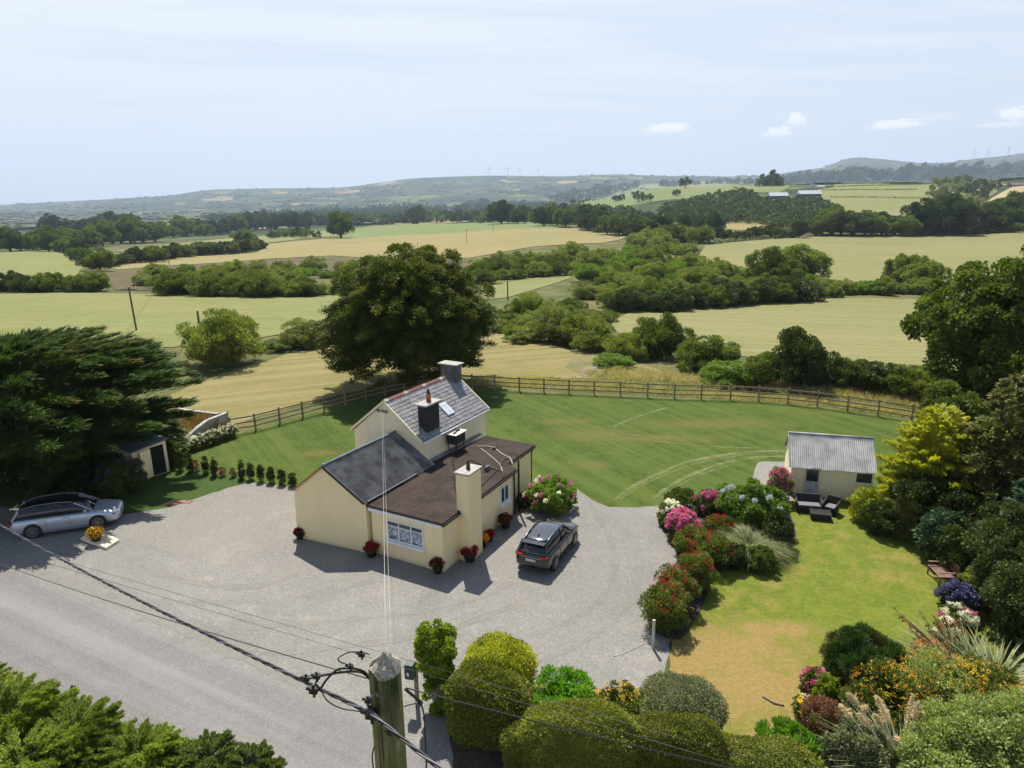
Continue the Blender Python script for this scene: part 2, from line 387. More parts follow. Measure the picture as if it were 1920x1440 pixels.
def T(px, py):             # pixel -> terrain point (first hit)
    P = g(px, py, 0)
    if 0 < P[1] <= 66 and ray(px, py)[2] < 0: return P
    u, r = un(px, py); z = hgt(u*_yy, _yy); zr = H-_yy*ratio(r)
    k = np.nonzero(z >= zr)[0]
    Y = _yy[k[0]] if len(k) else 8000.
    if len(k) and k[0] > 0:
        i = k[0]; a = zr[i-1]-z[i-1]; b = z[i]-zr[i]; Y = _yy[i-1]+(_yy[i]-_yy[i-1])*a/(a+b+1e-9)
    return np.array([u*Y, Y, float(hgt(u*Y, Y))])
def grassm(name, cols, big=.05, fine=3.0, stripe=None, bump=.25, patch=(.42, .62), dry=(), broken=0, dryk=(.1, 1.35, .62)):
    """cols: main, second, dry.  stripe=(angle, period, strength)"""
    m, t, o = newmat(name); p = t.pos()
    n1 = t.noise(p, big, 5, .6, .4); n2 = t.noise(p, big*7, 5, .65, .5); n3 = t.noise(p, fine, 4, .7)
    f = t.ss(t.math('ADD', t.math('MULTIPLY', n1, .6), t.math('MULTIPLY', n2, .4)), *patch)
    c = t.mix(t.ss(n2, .35, .65), cols[0], cols[1])
    acc = f
    for (x_, y_, rx, ry) in dry:      # worn dry places of the lawn
        q = t.vm('SUBTRACT', p, (x_, y_, 0)).outputs[0]; q = t.mapv(q, 0, (1/rx, 1/ry, 0)); l_ = t.vm('LENGTH', q).outputs['Value']
        v = t.math('SUBTRACT', 1.0, t.ss(t.math('ADD', l_, t.math('MULTIPLY', t.math('SUBTRACT', n2, .5), 2.2)), dryk[0], dryk[1])); v = t.math('MULTIPLY', v, dryk[2]); acc = t.math('MAXIMUM', acc, v)
    c = t.mix(acc, c, cols[2])
    n4 = t.noise(p, big*30, 4, .7); c = t.mix(t.math('MULTIPLY', t.ss(n4, .42, .7), .35), c, cols[2])
    c = t.mix(t.math('MULTIPLY', t.ss(n3, .3, .75), .38), c, tuple(x*.45 for x in cols[0]))
    if stripe:
        q = t.mapv(p, stripe[0], (1/stripe[1], .012/stripe[1], 0)); s_ = t.noise(q, 1.0, 5, .75, .9)
        c = t.mix(t.math('MULTIPLY', t.ss(s_, .42, .62), stripe[2]), c, cols[3] if len(cols) > 3 else cols[2])
    b = t.n('ShaderNodeBsdfPrincipled', Base_Color=c, Roughness=.9, Specular_IOR_Level=.12)
    t.t.links.new(t.bump(t.math('ADD', n3, t.noise(p, fine*6, 3, .7)), bump, .08), b.inputs['Normal'])
    if broken:
        tr_ = t.n('ShaderNodeBsdfTransparent'); mx = t.n('ShaderNodeMixShader', i0=t.math('MULTIPLY', t.ss(t.noise(p, 1.3, 6, .75), .25, .60), broken)); t.t.links.new(tr_.outputs[0], mx.inputs[1]); t.t.links.new(b.outputs[0], mx.inputs[2]); t.t.links.new(mx.outputs[0], o.inputs[0]); return m
    t.t.links.new(b.outputs[0], o.inputs[0]); return m
# base ground: rough pasture near, patchwork of fields and hedges far away
m, t, o = newmat('countryside'); p = t.pos()
dst = t.noise(p, .006, 3); pv = t.vm('ADD', p, None)
off = t.n('ShaderNodeCombineXYZ', i0=t.math('MULTIPLY', dst, 160.), i1=t.math('MULTIPLY', dst, 90.)); t.t.links.new(off.outputs[0], pv.inputs[1])
pm = t.mapv(pv.outputs[0], .35, (.0062, .0036, 0))
vo = t.n('ShaderNodeTexVoronoi', Scale=1.0, Randomness=.8, Vector=pm); ve = t.n('ShaderNodeTexVoronoi', _feature='DISTANCE_TO_EDGE', Scale=1.0, Randomness=.8, Vector=pm)
rp = t.n('ShaderNodeValToRGB'); cr = rp.color_ramp; cr.interpolation = 'CONSTANT'
els = [(0, (.042, .068, .02)), (.2, (.07, .098, .025)), (.4, (.03, .05, .018)), (.55, (.11, .125, .038)), (.74, (.25, .185, .075)), (.80, (.045, .07, .022)), (.9, (.022, .036, .015))]
while len(cr.elements) < len(els): cr.elements.new(.5)
for e_, (q_, c_) in zip(cr.elements, els): e_.position = q_; e_.color = (*c_, 1)
sp = t.n('ShaderNodeSeparateColor'); t.t.links.new(vo.outputs['Color'], sp.inputs[0]); t.t.links.new(sp.outputs[0], rp.inputs[0])
hn = t.noise(p, .03, 4, .7); edge = t.math('ADD', ve.outputs[0], t.math('MULTIPLY', hn, .12))
hed = t.math('SUBTRACT', 1.0, t.ss(edge, .10, .14)); c = t.mix(hed, rp.outputs[0], (.02, .038, .014))
wood = t.ss(t.math('ADD', t.noise(p, .0016, 5, .62), t.math('MULTIPLY', t.noise(p, .02, 3), .15)), .60, .63); c = t.mix(wood, c, (.018, .034, .014))
near = t.n('ShaderNodeSeparateXYZ'); t.t.links.new(p, near.inputs[0])
nf = t.ss(near.outputs[1], 500, 1100)
gn = t.noise(p, .08, 5, .65); gr = t.mix(t.ss(gn, .38, .62), (.075, .1, .028), (.16, .14, .06)); gr = t.mix(t.math('MULTIPLY', t.ss(t.noise(p, 1.5, 4, .7), .3, .7), .5), gr, (.04, .055, .02))
c = t.mix(nf, gr, c)
hl = t.math('MULTIPLY', t.ss(near.outputs[2], 120, 230), t.ss(near.outputs[1], 3000, 5000)); c = t.mix(t.math('MULTIPLY', hl, .8), c, t.mix(t.ss(gn, .3, .7), (.045, .05, .03), (.075, .075, .035)))
b = t.n('ShaderNodeBsdfPrincipled', Base_Color=c, Roughness=.95, Specular_IOR_Level=.1); t.t.links.new(b.outputs[0], o.inputs[0])
def grid_mesh():
    us = np.concatenate([np.linspace(-1.5, -.76, 16), np.linspace(-.74, .74, 150), np.linspace(.76, 1.5, 16)])
    ys = np.exp(np.linspace(math.log(66), math.log(10500), 210)); ys[0] = 66
    U, Yg = np.meshgrid(us, ys); X = U*Yg; Z = hgt(X, Yg)
    V = np.stack([X, Yg, Z], -1).reshape(-1, 3); n = len(us); m_ = len(ys)
    i = np.arange(m_-1)[:, None]*n+np.arange(n-1)[None]; Fq = np.stack([i, i+1, i+n+1, i+n], -1).reshape(-1, 4)
    k = len(V); extra = [(us[0]*66, -250, 0), (us[-1]*66, -250, 0)]
    faces = [tuple(q) for q in Fq.tolist()]; faces.append(tuple([k, k+1]+list(range(n-1, -1, -1))))
    me = bpy.data.meshes.new('ground'); me.from_pydata(V.tolist()+extra, [], faces); me.update()
    me.polygons.foreach_set('use_smooth', np.ones(len(me.polygons), bool)); return me
tag(finish('ground', grid_mesh(), MATS['countryside']), kind='structure')
import bmesh
def jag(poly, step, amp, rng):
    out = []
    n = len(poly)
    for i in range(n):
        a = np.array(poly[i][:2], float); b_ = np.array(poly[(i+1) % n][:2], float); L = np.linalg.norm(b_-a); k = max(1, int(L/step))
        for j in range(k):
            q = a+(b_-a)*j/k; out.append(q+(rng.normal(size=2)*amp if j else 0))
    return out
def smooth_poly(pts, k=4):   # Catmull-Rom closed
    n = len(pts); P = [np.array(p[:2], float) for p in pts]; out = []
    for i in range(n):
        p0, p1, p2, p3 = P[i-1], P[i], P[(i+1) % n], P[(i+2) % n]
        for j in range(k):
            t_ = j/k; out.append(.5*((2*p1)+(-p0+p2)*t_+(2*p0-5*p1+4*p2-p3)*t_*t_+(-p0+3*p1-3*p2+p3)*t_**3))
    return out
def field(name, pxpoly, mat, lift=.03, kind='structure', label=None, amp=.004):
    """sheet draped over the terrain; pxpoly = outline seen in the photograph"""
    rng = np.random.default_rng(len(pxpoly)*7+int(pxpoly[0][0]))
    P = [T(*q) for q in pxpoly]; pr = [(p_[0]/p_[1]*10, math.log(p_[1])) for p_ in P]
    pr = jag(pr, .12, amp, rng)
    bm = bmesh.new(); vs = [bm.verts.new((a, b_, 0)) for a, b_ in pr]; bm.faces.new(vs)
    x0, x1 = min(a for a, b_ in pr), max(a for a, b_ in pr); y0, y1 = min(b_ for a, b_ in pr), max(b_ for a, b_ in pr)
    for axis, lo, hi, st in ((0, x0, x1, .12), (1, y0, y1, .03)):
        v = math.ceil(lo/st)*st+1e-4
        while v < hi:
            co = [0, 0, 0]; co[axis] = v; no = [0, 0, 0]; no[axis] = 1
            bmesh.ops.bisect_plane(bm, geom=bm.verts[:]+bm.edges[:]+bm.faces[:], plane_co=co, plane_no=no); v += st
    C = np.array([v.co[:] for v in bm.verts]); Yw = np.exp(C[:, 1]); Xw = C[:, 0]/10*Yw; Z = hgt(Xw, Yw)+lift+Yw*.0005
    for v, a, b_, c_ in zip(bm.verts, Xw, Yw, Z): v.co = (a, b_, c_)
    bmesh.ops.recalc_face_normals(bm, faces=bm.faces[:])
    me = bpy.data.meshes.new(name); bm.to_mesh(me); bm.free()
    if sum(pg.normal.z for pg in me.polygons) < 0: me.flip_normals()
    me.polygons.foreach_set('use_smooth', np.ones(len(me.polygons), bool))
    return tag(finish(name, me, mat), label=label, kind=kind)
GREEN1 = grassm('pasture_yellow_green', [(0.144, 0.172, 0.046), (0.172, 0.189, 0.057), (0.192, 0.194, 0.071), (0.216, 0.211, 0.092)], .02, .9, (1.45, 2.4, 0.44), .25, (.40, .60))
GREEN2 = grassm('pasture_green', [(0.104, 0.163, 0.046), (0.128, 0.181, 0.050), (0.160, 0.181, 0.067), (0.160, 0.206, 0.067)], .012, .5, (.1, 5, 0.51), .25, (.40, .60))
TAN1 = grassm('hay_stubble', [(0.240, 0.194, 0.080), (0.264, 0.215, 0.092), (0.200, 0.189, 0.071), (0.280, 0.237, 0.109)], .015, .6, (1.75, 3.5, 0.44), .25, (.40, .60))
TAN2 = grassm('cut_hay', [(0.216, 0.181, 0.071), (0.256, 0.206, 0.084), (0.160, 0.155, 0.046), (0.272, 0.232, 0.118)], .05, 1.3, (1.95, 1.3, 0.53), .25, (.40, .60))
TAN3 = grassm('mown_meadow', [(0.188, 0.185, 0.071), (0.216, 0.202, 0.084), (0.160, 0.176, 0.059), (0.240, 0.215, 0.105)], .02, .9, (1.3, 2.2, 0.54), .25, (.40, .60))
BROWN = grassm('rough_heath', [(.11, .075, .04), (.15, .1, .055), (.06, .07, .025), (.2, .13, .08)], .05, .6, None)
ROUGH = grassm('rough_grass', [(.20, .17, .075), (.26, .21, .11), (.10, .13, .035)], .1, 1.2, None, .5)
SOIL = grassm('pale_stubble', [(0.360, 0.275, 0.168), (0.400, 0.310, 0.193), (0.320, 0.258, 0.134)], .01, .4, (.9, 8, .4))
def fld(pts, mat, **k): return field('field', pts, mat, **k)
fld([(0, 552), (130, 550), (330, 552), (470, 556), (600, 552), (640, 556), (700, 610), (560, 625), (400, 650), (150, 655), (0, 650), (-60, 650), (-60, 552)], GREEN1)
fld([(0, 474), (90, 471), (140, 482), (158, 500), (130, 535), (95, 546), (0, 525), (-60, 520), (-60, 476)], GREEN1)
fld([(205, 500), (260, 487), (360, 481), (480, 475), (505, 458), (620, 448), (760, 440), (900, 432), (1040, 428), (1110, 430), (1180, 446), (1130, 456), (1000, 463), (880, 484), (760, 488), (620, 480), (500, 486), (330, 498), (220, 506)], TAN1)
fld([(660, 430), (700, 424), (800, 420), (930, 417), (1010, 418), (1070, 424), (1040, 429), (900, 433), (760, 441), (640, 448), (640, 440)], GREEN2, lift=.05)
fld([(200, 472), (330, 458), (440, 446), (560, 438), (655, 430), (640, 443), (500, 456), (470, 462), (300, 470)], GREEN1, lift=.05)
fld([(215, 510), (330, 500), (500, 488), (620, 483), (740, 490), (900, 488), (905, 500), (700, 515), (500, 530), (330, 545), (215, 545), (200, 520)], BROWN, lift=.02)
fld([(900, 540), (960, 528), (1060, 515), (1080, 520), (1030, 535), (960, 556), (905, 562)], GREEN1)
fld([(320, 740), (420, 700), (560, 660), (700, 640), (760, 650), (780, 700), (760, 712), (600, 752), (440, 795), (400, 790), (330, 765)], TAN2, lift=.006)
fld([(860, 700), (880, 640), (930, 625), (1000, 636), (1060, 654), (1110, 676), (1135, 700), (1110, 712), (870, 706)], TAN2, lift=.006)
fld([(1140, 606), (1200, 578), (1400, 566), (1560, 560), (1740, 562), (1860, 590), (1860, 640), (1850, 705), (1700, 694), (1560, 684), (1430, 672), (1300, 662), (1170, 640)], TAN3)
fld([(1322, 462), (1420, 451), (1560, 443), (1700, 441), (1900, 438), (1990, 440), (1990, 520), (1850, 520), (1740, 525), (1600, 530), (1560, 528), (1500, 520), (1400, 515), (1300, 495)], TAN3)
fld([(1322, 484), (1350, 478), (1420, 500), (1440, 512), (1400, 512), (1360, 506)], TAN2, lift=.12)
fld([(1220, 424), (1300, 428), (1420, 440), (1400, 446), (1300, 447), (1240, 440)], GREEN1)
fld([(1340, 418), (1420, 415), (1480, 420), (1480, 428), (1400, 432), (1345, 430)], TAN1)
fld([(1500, 362), (1560, 352), (1640, 344), (1745, 344), (1760, 372), (1800, 385), (1840, 402), (1780, 408), (1700, 410), (1600, 402), (1560, 385)], GREEN1)
fld([(1580, 396), (1640, 398), (1720, 396), (1760, 408), (1740, 415), (1640, 416), (1590, 410)], TAN3, lift=.12)
fld([(1075, 378), (1130, 362), (1200, 348), (1320, 342), (1420, 346), (1480, 352), (1460, 362), (1380, 360), (1300, 372), (1230, 378), (1150, 392), (1090, 384)], GREEN2)
fld([(1180, 362), (1220, 348), (1330, 344), (1460, 350), (1480, 354), (1380, 356), (1280, 360)], GREEN1, lift=.12)
fld([(1830, 392), (1870, 366), (1900, 350), (1990, 344), (1990, 372), (1920, 378), (1880, 388), (1840, 402)], SOIL)
fld([(1740, 372), (1770, 350), (1850, 340), (1870, 360), (1830, 385), (1800, 384)], ROUGH)
fld([(1085, 640), (1250, 700), (1560, 712), (1760, 740), (1790, 780), (1700, 752), (1300, 716), (1110, 708), (1060, 690)], ROUGH, lift=.012, amp=.002)
fld([(1100, 688), (1140, 686), (1150, 702), (1110, 712), (1085, 704)], grassm('trodden_earth', [(.22, .18, .12), (.28, .23, .17), (.16, .14, .08)], .3, 3, None), lift=.03)

# ---------------------------------------------------------------- near ground sheets
def dg(px, py, rx, ry): q = g(px, py); return (q[0], q[1], rx, ry)
LAWN = grassm('lawn_green', [(.036, .078, .009), (.062, .105, .015), (.17, .125, .042), (.095, .125, .024)], .09, 5, (.55, 1.3, .55), .35, (.55, .80),
    dry=[dg(1330, 795, 5.5, 1.2), dg(1110, 815, 3.2, 1.6), dg(1230, 822, 5, .8), dg(1105, 872, 1.6, .9), dg(1060, 790, 2.5, .8), dg(600, 850, 1.6, .8)])
LAWN2 = grassm('garden_lawn_dry', [(.105, .155, .016), (.165, .195, .024), (.29, .205, .075)], .16, 6, None, .45, (.50, .72), dry=[dg(1330, 1225, 4.6, 2.2), dg(1420, 1290, 4.0, 1.6), dg(1300, 1330, 3.4, 1.2), dg(1470, 1370, 1.8, 1), dg(1450, 1180, 2.2, .7), dg(1120, 1320, 3, 1.2)], dryk=(.35, 1.2, 1))
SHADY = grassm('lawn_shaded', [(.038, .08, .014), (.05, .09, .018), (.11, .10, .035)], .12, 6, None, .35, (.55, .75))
def yardmat(name, cols, pebble=9.0, tone=1.0, streak=None):
    m, t, o = newmat(name); p = t.pos()
    n1 = t.noise(p, .12, 5, .6, .6); n2 = t.noise(p, .9, 5, .65); n3 = t.noise(p, 6, 5, .8)
    vo = t.n('ShaderNodeTexVoronoi', Scale=pebble, Randomness=1.0, Vector=p); s = t.n('ShaderNodeSeparateColor'); t.t.links.new(vo.outputs['Color'], s.inputs[0])
    c = t.mix(t.ss(n1, .35, .65), cols[0], cols[1]); c = t.mix(t.math('MULTIPLY', t.ss(n2, .5, .72), .55), c, cols[2])
    st = t.noise(p, .35, 6, .7, 1.2); c = t.mix(t.math('MULTIPLY', t.ss(st, .56, .70), .40), c, (cols[0][0]*.66, cols[0][1]*.62, cols[0][2]*.64)); c = t.mix(t.math('MULTIPLY', t.ss(st, .44, .30), .35), c, tuple(min(1, x*1.3) for x in cols[2]))
    c = t.mix(t.math('MULTIPLY', s.outputs[0], .42), c, tuple(x*.38 for x in cols[0])); c = t.mix(t.math('MULTIPLY', t.ss(s.outputs[1], .75, 1), .3), c, (.5, .48, .45))
    c = t.mix(t.math('MULTIPLY', t.ss(n3, .35, .7), .3), c, tuple(x*.5 for x in cols[1]))
    if streak:
        q = t.mapv(p, streak[0], (.02, 1/streak[1], 0)); s_ = t.noise(q, 1.0, 4, .6, .15)
        c = t.mix(t.math('MULTIPLY', t.ss(s_, .38, .68), .42), c, cols[3])
    b = t.n('ShaderNodeBsdfPrincipled', Base_Color=c, Roughness=.9, Specular_IOR_Level=.2)
    t.t.links.new(t.bump(t.math('ADD', vo.outputs['Distance'], n3), .22, .02), b.inputs['Normal'])
    t.t.links.new(b.outputs[0], o.inputs[0]); return m
def sheet(name, poly, mat, z, jagstep=.35, amp=.05, seed=1, kind='structure', label=None):
    rng = np.random.default_rng(seed); pl_ = jag(poly, jagstep, amp, rng)
    bm = bmesh.new(); vs = [bm.verts.new((a, b_, z)) for a, b_ in pl_]; f = bm.faces.new(vs)
    if f.normal.z < 0: f.normal_flip()
    bm.normal_update(); bmesh.ops.triangulate(bm, faces=bm.faces[:])
    for f in bm.faces:
        if f.normal.z < 0: f.normal_flip()
    me = bpy.data.meshes.new(name); bm.to_mesh(me); bm.free()
    return tag(finish(name, me, mat), label=label, kind=kind)
def gp(pts): return [g(*q)[:2] for q in pts]
sheet('lawn', smooth_poly(gp([(300, 862), (380, 838), (440, 815), (560, 783), (700, 744), (800, 728), (880, 722), (1000, 736), (1110, 741), (1260, 748), (1370, 750), (1480, 758), (1590, 772), (1700, 786), (1900, 830), (2050, 900), (2000, 1000), (1500, 960), (1100, 975), (900, 900), (600, 930), (480, 905), (380, 885)]), 3), LAWN, .008)
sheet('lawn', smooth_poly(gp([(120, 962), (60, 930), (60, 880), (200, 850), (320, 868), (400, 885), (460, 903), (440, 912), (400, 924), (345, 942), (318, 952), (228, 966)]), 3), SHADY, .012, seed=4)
sheet('garden_lawn', smooth_poly(gp([(1440, 925), (1560, 945), (1700, 985), (1800, 1060), (1960, 1150), (2100, 1440), (1900, 1640), (1300, 1640), (1000, 1420), (900, 1360), (1010, 1280), (1230, 1290), (1262, 1190), (1330, 1080), (1480, 1020), (1440, 965)]), 3), LAWN2, .012, seed=5)
GRAVEL = yardmat('gravel_yard', [(.205, .198, .182), (.25, .24, .218), (.30, .285, .26), (.19, .18, .175)], 26)
TARMAC = yardmat('pale_tarmac', [(.225, .215, .19), (.25, .238, .21), (.285, .272, .245), (.2, .18, .175)], 30)
ROADM = yardmat('road_tarmac', [(.178, .17, .166), (.20, .192, .187), (.225, .216, .21), (.285, .275, .265)], 45, streak=(math.radians(0), 1.1))
yard = gp([(-300, 1040), (-300, 960), (0, 950), (228, 966), (318, 952), (345, 942), (400, 924), (440, 912), (475, 906), (556, 914), (640, 960), (900, 940), (970, 955), (1010, 950), (1078, 945), (1070, 918), (1082, 918), (1102, 932), (1140, 951), (1180, 952), (1236, 948), (1262, 975), (1300, 1040), (1250, 1080), (1240, 1150), (1262, 1196), (1250, 1240), (1234, 1292), (1100, 1290), (1000, 1278), (990, 1330), (900, 1420), (860, 1470), (600, 1380), (300, 1260), (0, 1120), (-300, 1050)])
sheet('gravel_yard', yard, GRAVEL, .020, .4, .05, 7)
sheet('parking_apron', gp([(228, 975), (318, 958), (400, 930), (470, 912), (552, 920), (556, 1000), (480, 1040), (420, 1062), (330, 1040), (240, 1010), (225, 990)]), TARMAC, .024, .3, .06, 8)
# road: runs from far left to the bottom right
r1 = [g(-400, 940), g(0, 1062), g(300, 1190), g(600, 1318), g(760, 1390), g(900, 1475), g(1150, 1640)]
r2 = [g(-400, 1115), g(0, 1262), g(190, 1345), g(420, 1450), g(640, 1590), g(800, 1720)]
rl = np.array(r1)[:, :2]; rdir = unit((rl[3]-rl[1])[None])[0]; rang = math.atan2(rdir[1], rdir[0])
a1 = rl[1]-rdir*60; a2 = rl[1]+rdir*60; a3 = np.array(r2[1][:2])+rdir*60; a4 = np.array(r2[1][:2])-rdir*60
ROADM.node_tree.nodes  # streaks follow the road
for nd in ROADM.node_tree.nodes:
    if nd.bl_idname == 'ShaderNodeMapping': nd.inputs[2].default_value = (0, 0, rang); nd.inputs[3].default_value = (40, 1.0, 1e6)
sheet('road', [a1, a2, a3, a4], ROADM, .028, .5, .05, 9)
VERGE = grassm('roadside_verge', [(.11, .12, .04), (.17, .15, .06), (.24, .21, .13)], .5, 6, None, .4)
pr_ = np.array([rdir[1], -rdir[0]])
sheet('verge', [a3-pr_*.25, a4-pr_*.25, a4+pr_*14, a3+pr_*14], VERGE, .034, .4, .09, 10)
sheet('soil_bed', smooth_poly(gp([(846, 1350), (900, 1300), (1000, 1288), (1240, 1335), (1400, 1400), (1560, 1440), (1560, 1640), (900, 1560), (850, 1420)]), 3), plain('soil', (.05, .035, .022), .95, var=.4, scale=6, bump=.5), .036, .4, .08, 15)
sheet('path', smooth_poly(gp([(1408, 920), (1413, 890), (1422, 868), (1450, 866), (1490, 872), (1490, 925), (1478, 945), (1440, 935)]), 4), GRAVEL, .016, .4, .03, 11)
sheet('soil_bed', smooth_poly(gp([(1238, 950), (1330, 925), (1450, 930), (1490, 990), (1475, 1040), (1400, 1068), (1340, 1075), (1320, 1130), (1275, 1200), (1215, 1170), (1225, 1100), (1270, 1050), (1240, 990)]), 3), plain('soil', (.05, .035, .022), .95, var=.4, scale=6, bump=.5), .030, .4, .05, 12)
# pale wheel tracks left on the lawn
TRK = grassm('wheel_track_grass', [(.20, .23, .09), (.24, .26, .11), (.12, .17, .05)], .7, 7, None, .3, (.5, .62), broken=.72)
def strip(pts, wd, name, mat, z, seed):
    P = [g(*q)[:2] for q in pts]; Q = []
    for i in range(len(P)-1):
        p0, p1, p2, p3 = P[max(i-1, 0)], P[i], P[i+1], P[min(i+2, len(P)-1)]
        for j in range(8):
            t_ = j/8; Q.append(.5*((2*p1)+(-p0+p2)*t_+(2*p0-5*p1+4*p2-p3)*t_*t_+(-p0+3*p1-3*p2+p3)*t_**3))
    Q.append(P[-1]); Q = np.array(Q); d = np.gradient(Q, axis=0); nn = unit(np.stack([-d[:, 1], d[:, 0]], 1)); rng = np.random.default_rng(seed)
    wv = wd*rng.uniform(.35, 1.2, (len(Q), 1)); L = Q+nn*wv/2; R_ = Q-nn*wv/2
    V = [(a, b_, z) for a, b_ in L]+[(a, b_, z) for a, b_ in R_]; n = len(Q)
    me = bpy.data.meshes.new(name); me.from_pydata(V, [], [(i+n, i+n+1, i+1, i) for i in range(n-1)]); me.update()
    return tag(finish(name, me, mat), kind='structure')
for i, (pts, wd) in enumerate([([(1150, 938), (1195, 908), (1245, 884), (1300, 864), (1400, 848), (1484, 846)], .4), ([(1160, 938), (1205, 910), (1255, 887), (1310, 868), (1400, 852)], .14), ([(1225, 936), (1262, 908), (1310, 885), (1360, 868), (1420, 858), (1484, 856)], .4), ([(1235, 938), (1272, 911), (1320, 888), (1370, 872)], .14),
                               ([(1140, 812), (1180, 822), (1250, 830), (1340, 838), (1480, 842)], .16), ([(1120, 800), (1180, 815), (1260, 822), (1340, 828)], .14), ([(1150, 800), (1200, 780), (1250, 765)], .3)]):
    strip(pts, wd, 'wheel_track', TRK, .013+.0008*i, i)

MARK = grassm('tyre_marks', [(.15, .143, .135), (.17, .16, .15), (.13, .12, .115)], .8, 9, None, .2, (.5, .62), broken=.08)
PALEM = grassm('pale_worn_gravel', [(.34, .325, .29), (.37, .35, .315), (.30, .285, .26)], .8, 9, None, .2, (.5, .62), broken=.5)
for i, (pts, wd, mt_) in enumerate([([(380, 1180), (560, 1170), (760, 1150), (900, 1120), (960, 1090)], .5, PALEM), ([(300, 1130), (480, 1130), (620, 1110), (700, 1090)], .6, MARK), ([(420, 1230), (620, 1215), (820, 1185), (980, 1130)], .45, PALEM), ([(1110, 950), (1150, 1030), (1140, 1110), (1060, 1170), (900, 1220)], .4, MARK), ([(1080, 930), (1180, 1000), (1190, 1110), (1100, 1200), (950, 1260)], .4, PALEM),
                                    ([(240, 1040), (330, 1085), (470, 1100), (560, 1075)], .5, PALEM), ([(60, 1065), (260, 1140), (460, 1235), (640, 1320)], .7, PALEM), ([(120, 1060), (330, 1150), (520, 1240)], .5, MARK)]):
    strip(pts, wd, 'wheel_track', mt_, .0300+.0006*i, 40+i)
# ---------------------------------------------------------------- house
CREAM = wallm('cream_render', (.91, .74, .43))
CREAM2 = wallm('cream_render_upper', (.88, .76, .52))
WHITE = plain('white_paint', (.78, .79, .80), .5, var=.05)
BLACK = plain('black_plastic', (.012, .012, .013), .45, var=.3)
SLATE = plain('slate', (.2, .2, .215), .55, var=.5, scale=2.3, bump=.3, bscale=30)
DARKR = plain('black_render', (.022, .021, .022), .9, var=.5, scale=4, bump=.5)
GREYR = plain('grey_render', (.10, .10, .098), .9, var=.4, scale=3, bump=.5)
CONC = plain('concrete', (.32, .31, .28), .9, var=.2, scale=5, bump=.4)
FELT, t, o = newmat('brown_roof_felt'); p = t.pos(); n1 = t.noise(p, .9, 6, .7, .8); n2 = t.noise(p, 3.5, 6, .75, 1.5)
cc_ = t.mix(t.ss(n1, .35, .65), (.026, .018, .015), (.048, .034, .028)); cc_ = t.mix(t.math('MULTIPLY', t.ss(n2, .56, .70), .7), cc_, (.12, .095, .075))
b = t.n('ShaderNodeBsdfPrincipled', Base_Color=cc_, Roughness=.9, Specular_IOR_Level=.2); t.t.links.new(t.bump(t.math('ADD', n2, t.noise(p, 14, 3)), .4, .02), b.inputs['Normal']); t.t.links.new(b.outputs[0], o.inputs[0])
RIDGE = plain('red_clay', (.17, .06, .045), .8, var=.7, scale=12)
CLAY = plain('terracotta_pot', (.35, .13, .06), .8, var=.4, scale=8)
LEAD = plain('lead_flashing', (.12, .15, .18), .5, var=.3, scale=5)
GLASS = glassm('window_glass', (.03, .035, .045))
CORR = plain('dark_corrugated_sheet', (.105, .105, .108), .55, var=.5, scale=1.6, bump=.3)
CORRL = plain('grey_corrugated_sheet', (.36, .36, .36), .6, var=.22, scale=1.5, bump=.3)
A = g(558, 1008); B = g(832, 1069)
aw = unit((B-A)[None])[0]; an = np.array([aw[1], -aw[0], 0])     # outward (towards camera)
if an[1] > 0: an = -an
At = onwall(551.3, 918, A, B); Rf = onwall(605.7, 874, A, B); Lo = onwall(685, 944, A, B); Bt = onwall(829, 985, A, B)
ZF = float((Lo[2]+Bt[2])/2)+.12                       # flat roof level
hx = g(794.6, 873.4, ZF); hy = g(902.5, 813, ZF)
ha = math.atan2(hy[0]-hx[0], hy[1]-hx[1]); e2 = np.array([math.sin(ha), math.cos(ha), 0]); e1 = np.array([-math.cos(ha), math.sin(ha), 0])
print('house', A, B, At, Rf, Lo, Bt, ZF, math.degrees(ha))
house = thing('cottage', 'cream rendered cottage with slate main roof, lean-to and flat-roofed extension', 'house', (A+B)/2)
def wallpart(name, poly, z0, z1, mat): MB().prism(poly, z0, z1).build(name, mat, house)
# flat roofed extension
fr = [g(687, 946, ZF), g(829.6, 982, ZF), g(968.3, 879, ZF), g(952.5, 869, ZF), g(1003, 834, ZF), g(911, 817, ZF), hx, g(767.6, 895, ZF)]
fr2 = [p_[:2] for p_ in fr]
def inset(poly, d):
    n = len(poly); out = []; area = sum(poly[i][0]*poly[(i+1) % n][1]-poly[(i+1) % n][0]*poly[i][1] for i in range(n)); sg = 1 if area > 0 else -1
    for i in range(n):
        p0, p1, p2 = [np.array(poly[j][:2], float) for j in (i-1, i, (i+1) % n)]
        d1 = unit((p1-p0)[None])[0]; d2 = unit((p2-p1)[None])[0]; n1 = sg*np.array([-d1[1], d1[0]]); n2 = sg*np.array([-d2[1], d2[0]])
        k = n1+n2; k = k/max(.3, np.dot(k, n1)); out.append(p1+k*d)
    return out
fw_ = inset(fr2, .14)
MB().prism(fw_, 0, ZF-.10).build('extension_wall', CREAM, house)
MB().prism(fr2, ZF-.09, ZF).build('flat_roof', FELT, house)
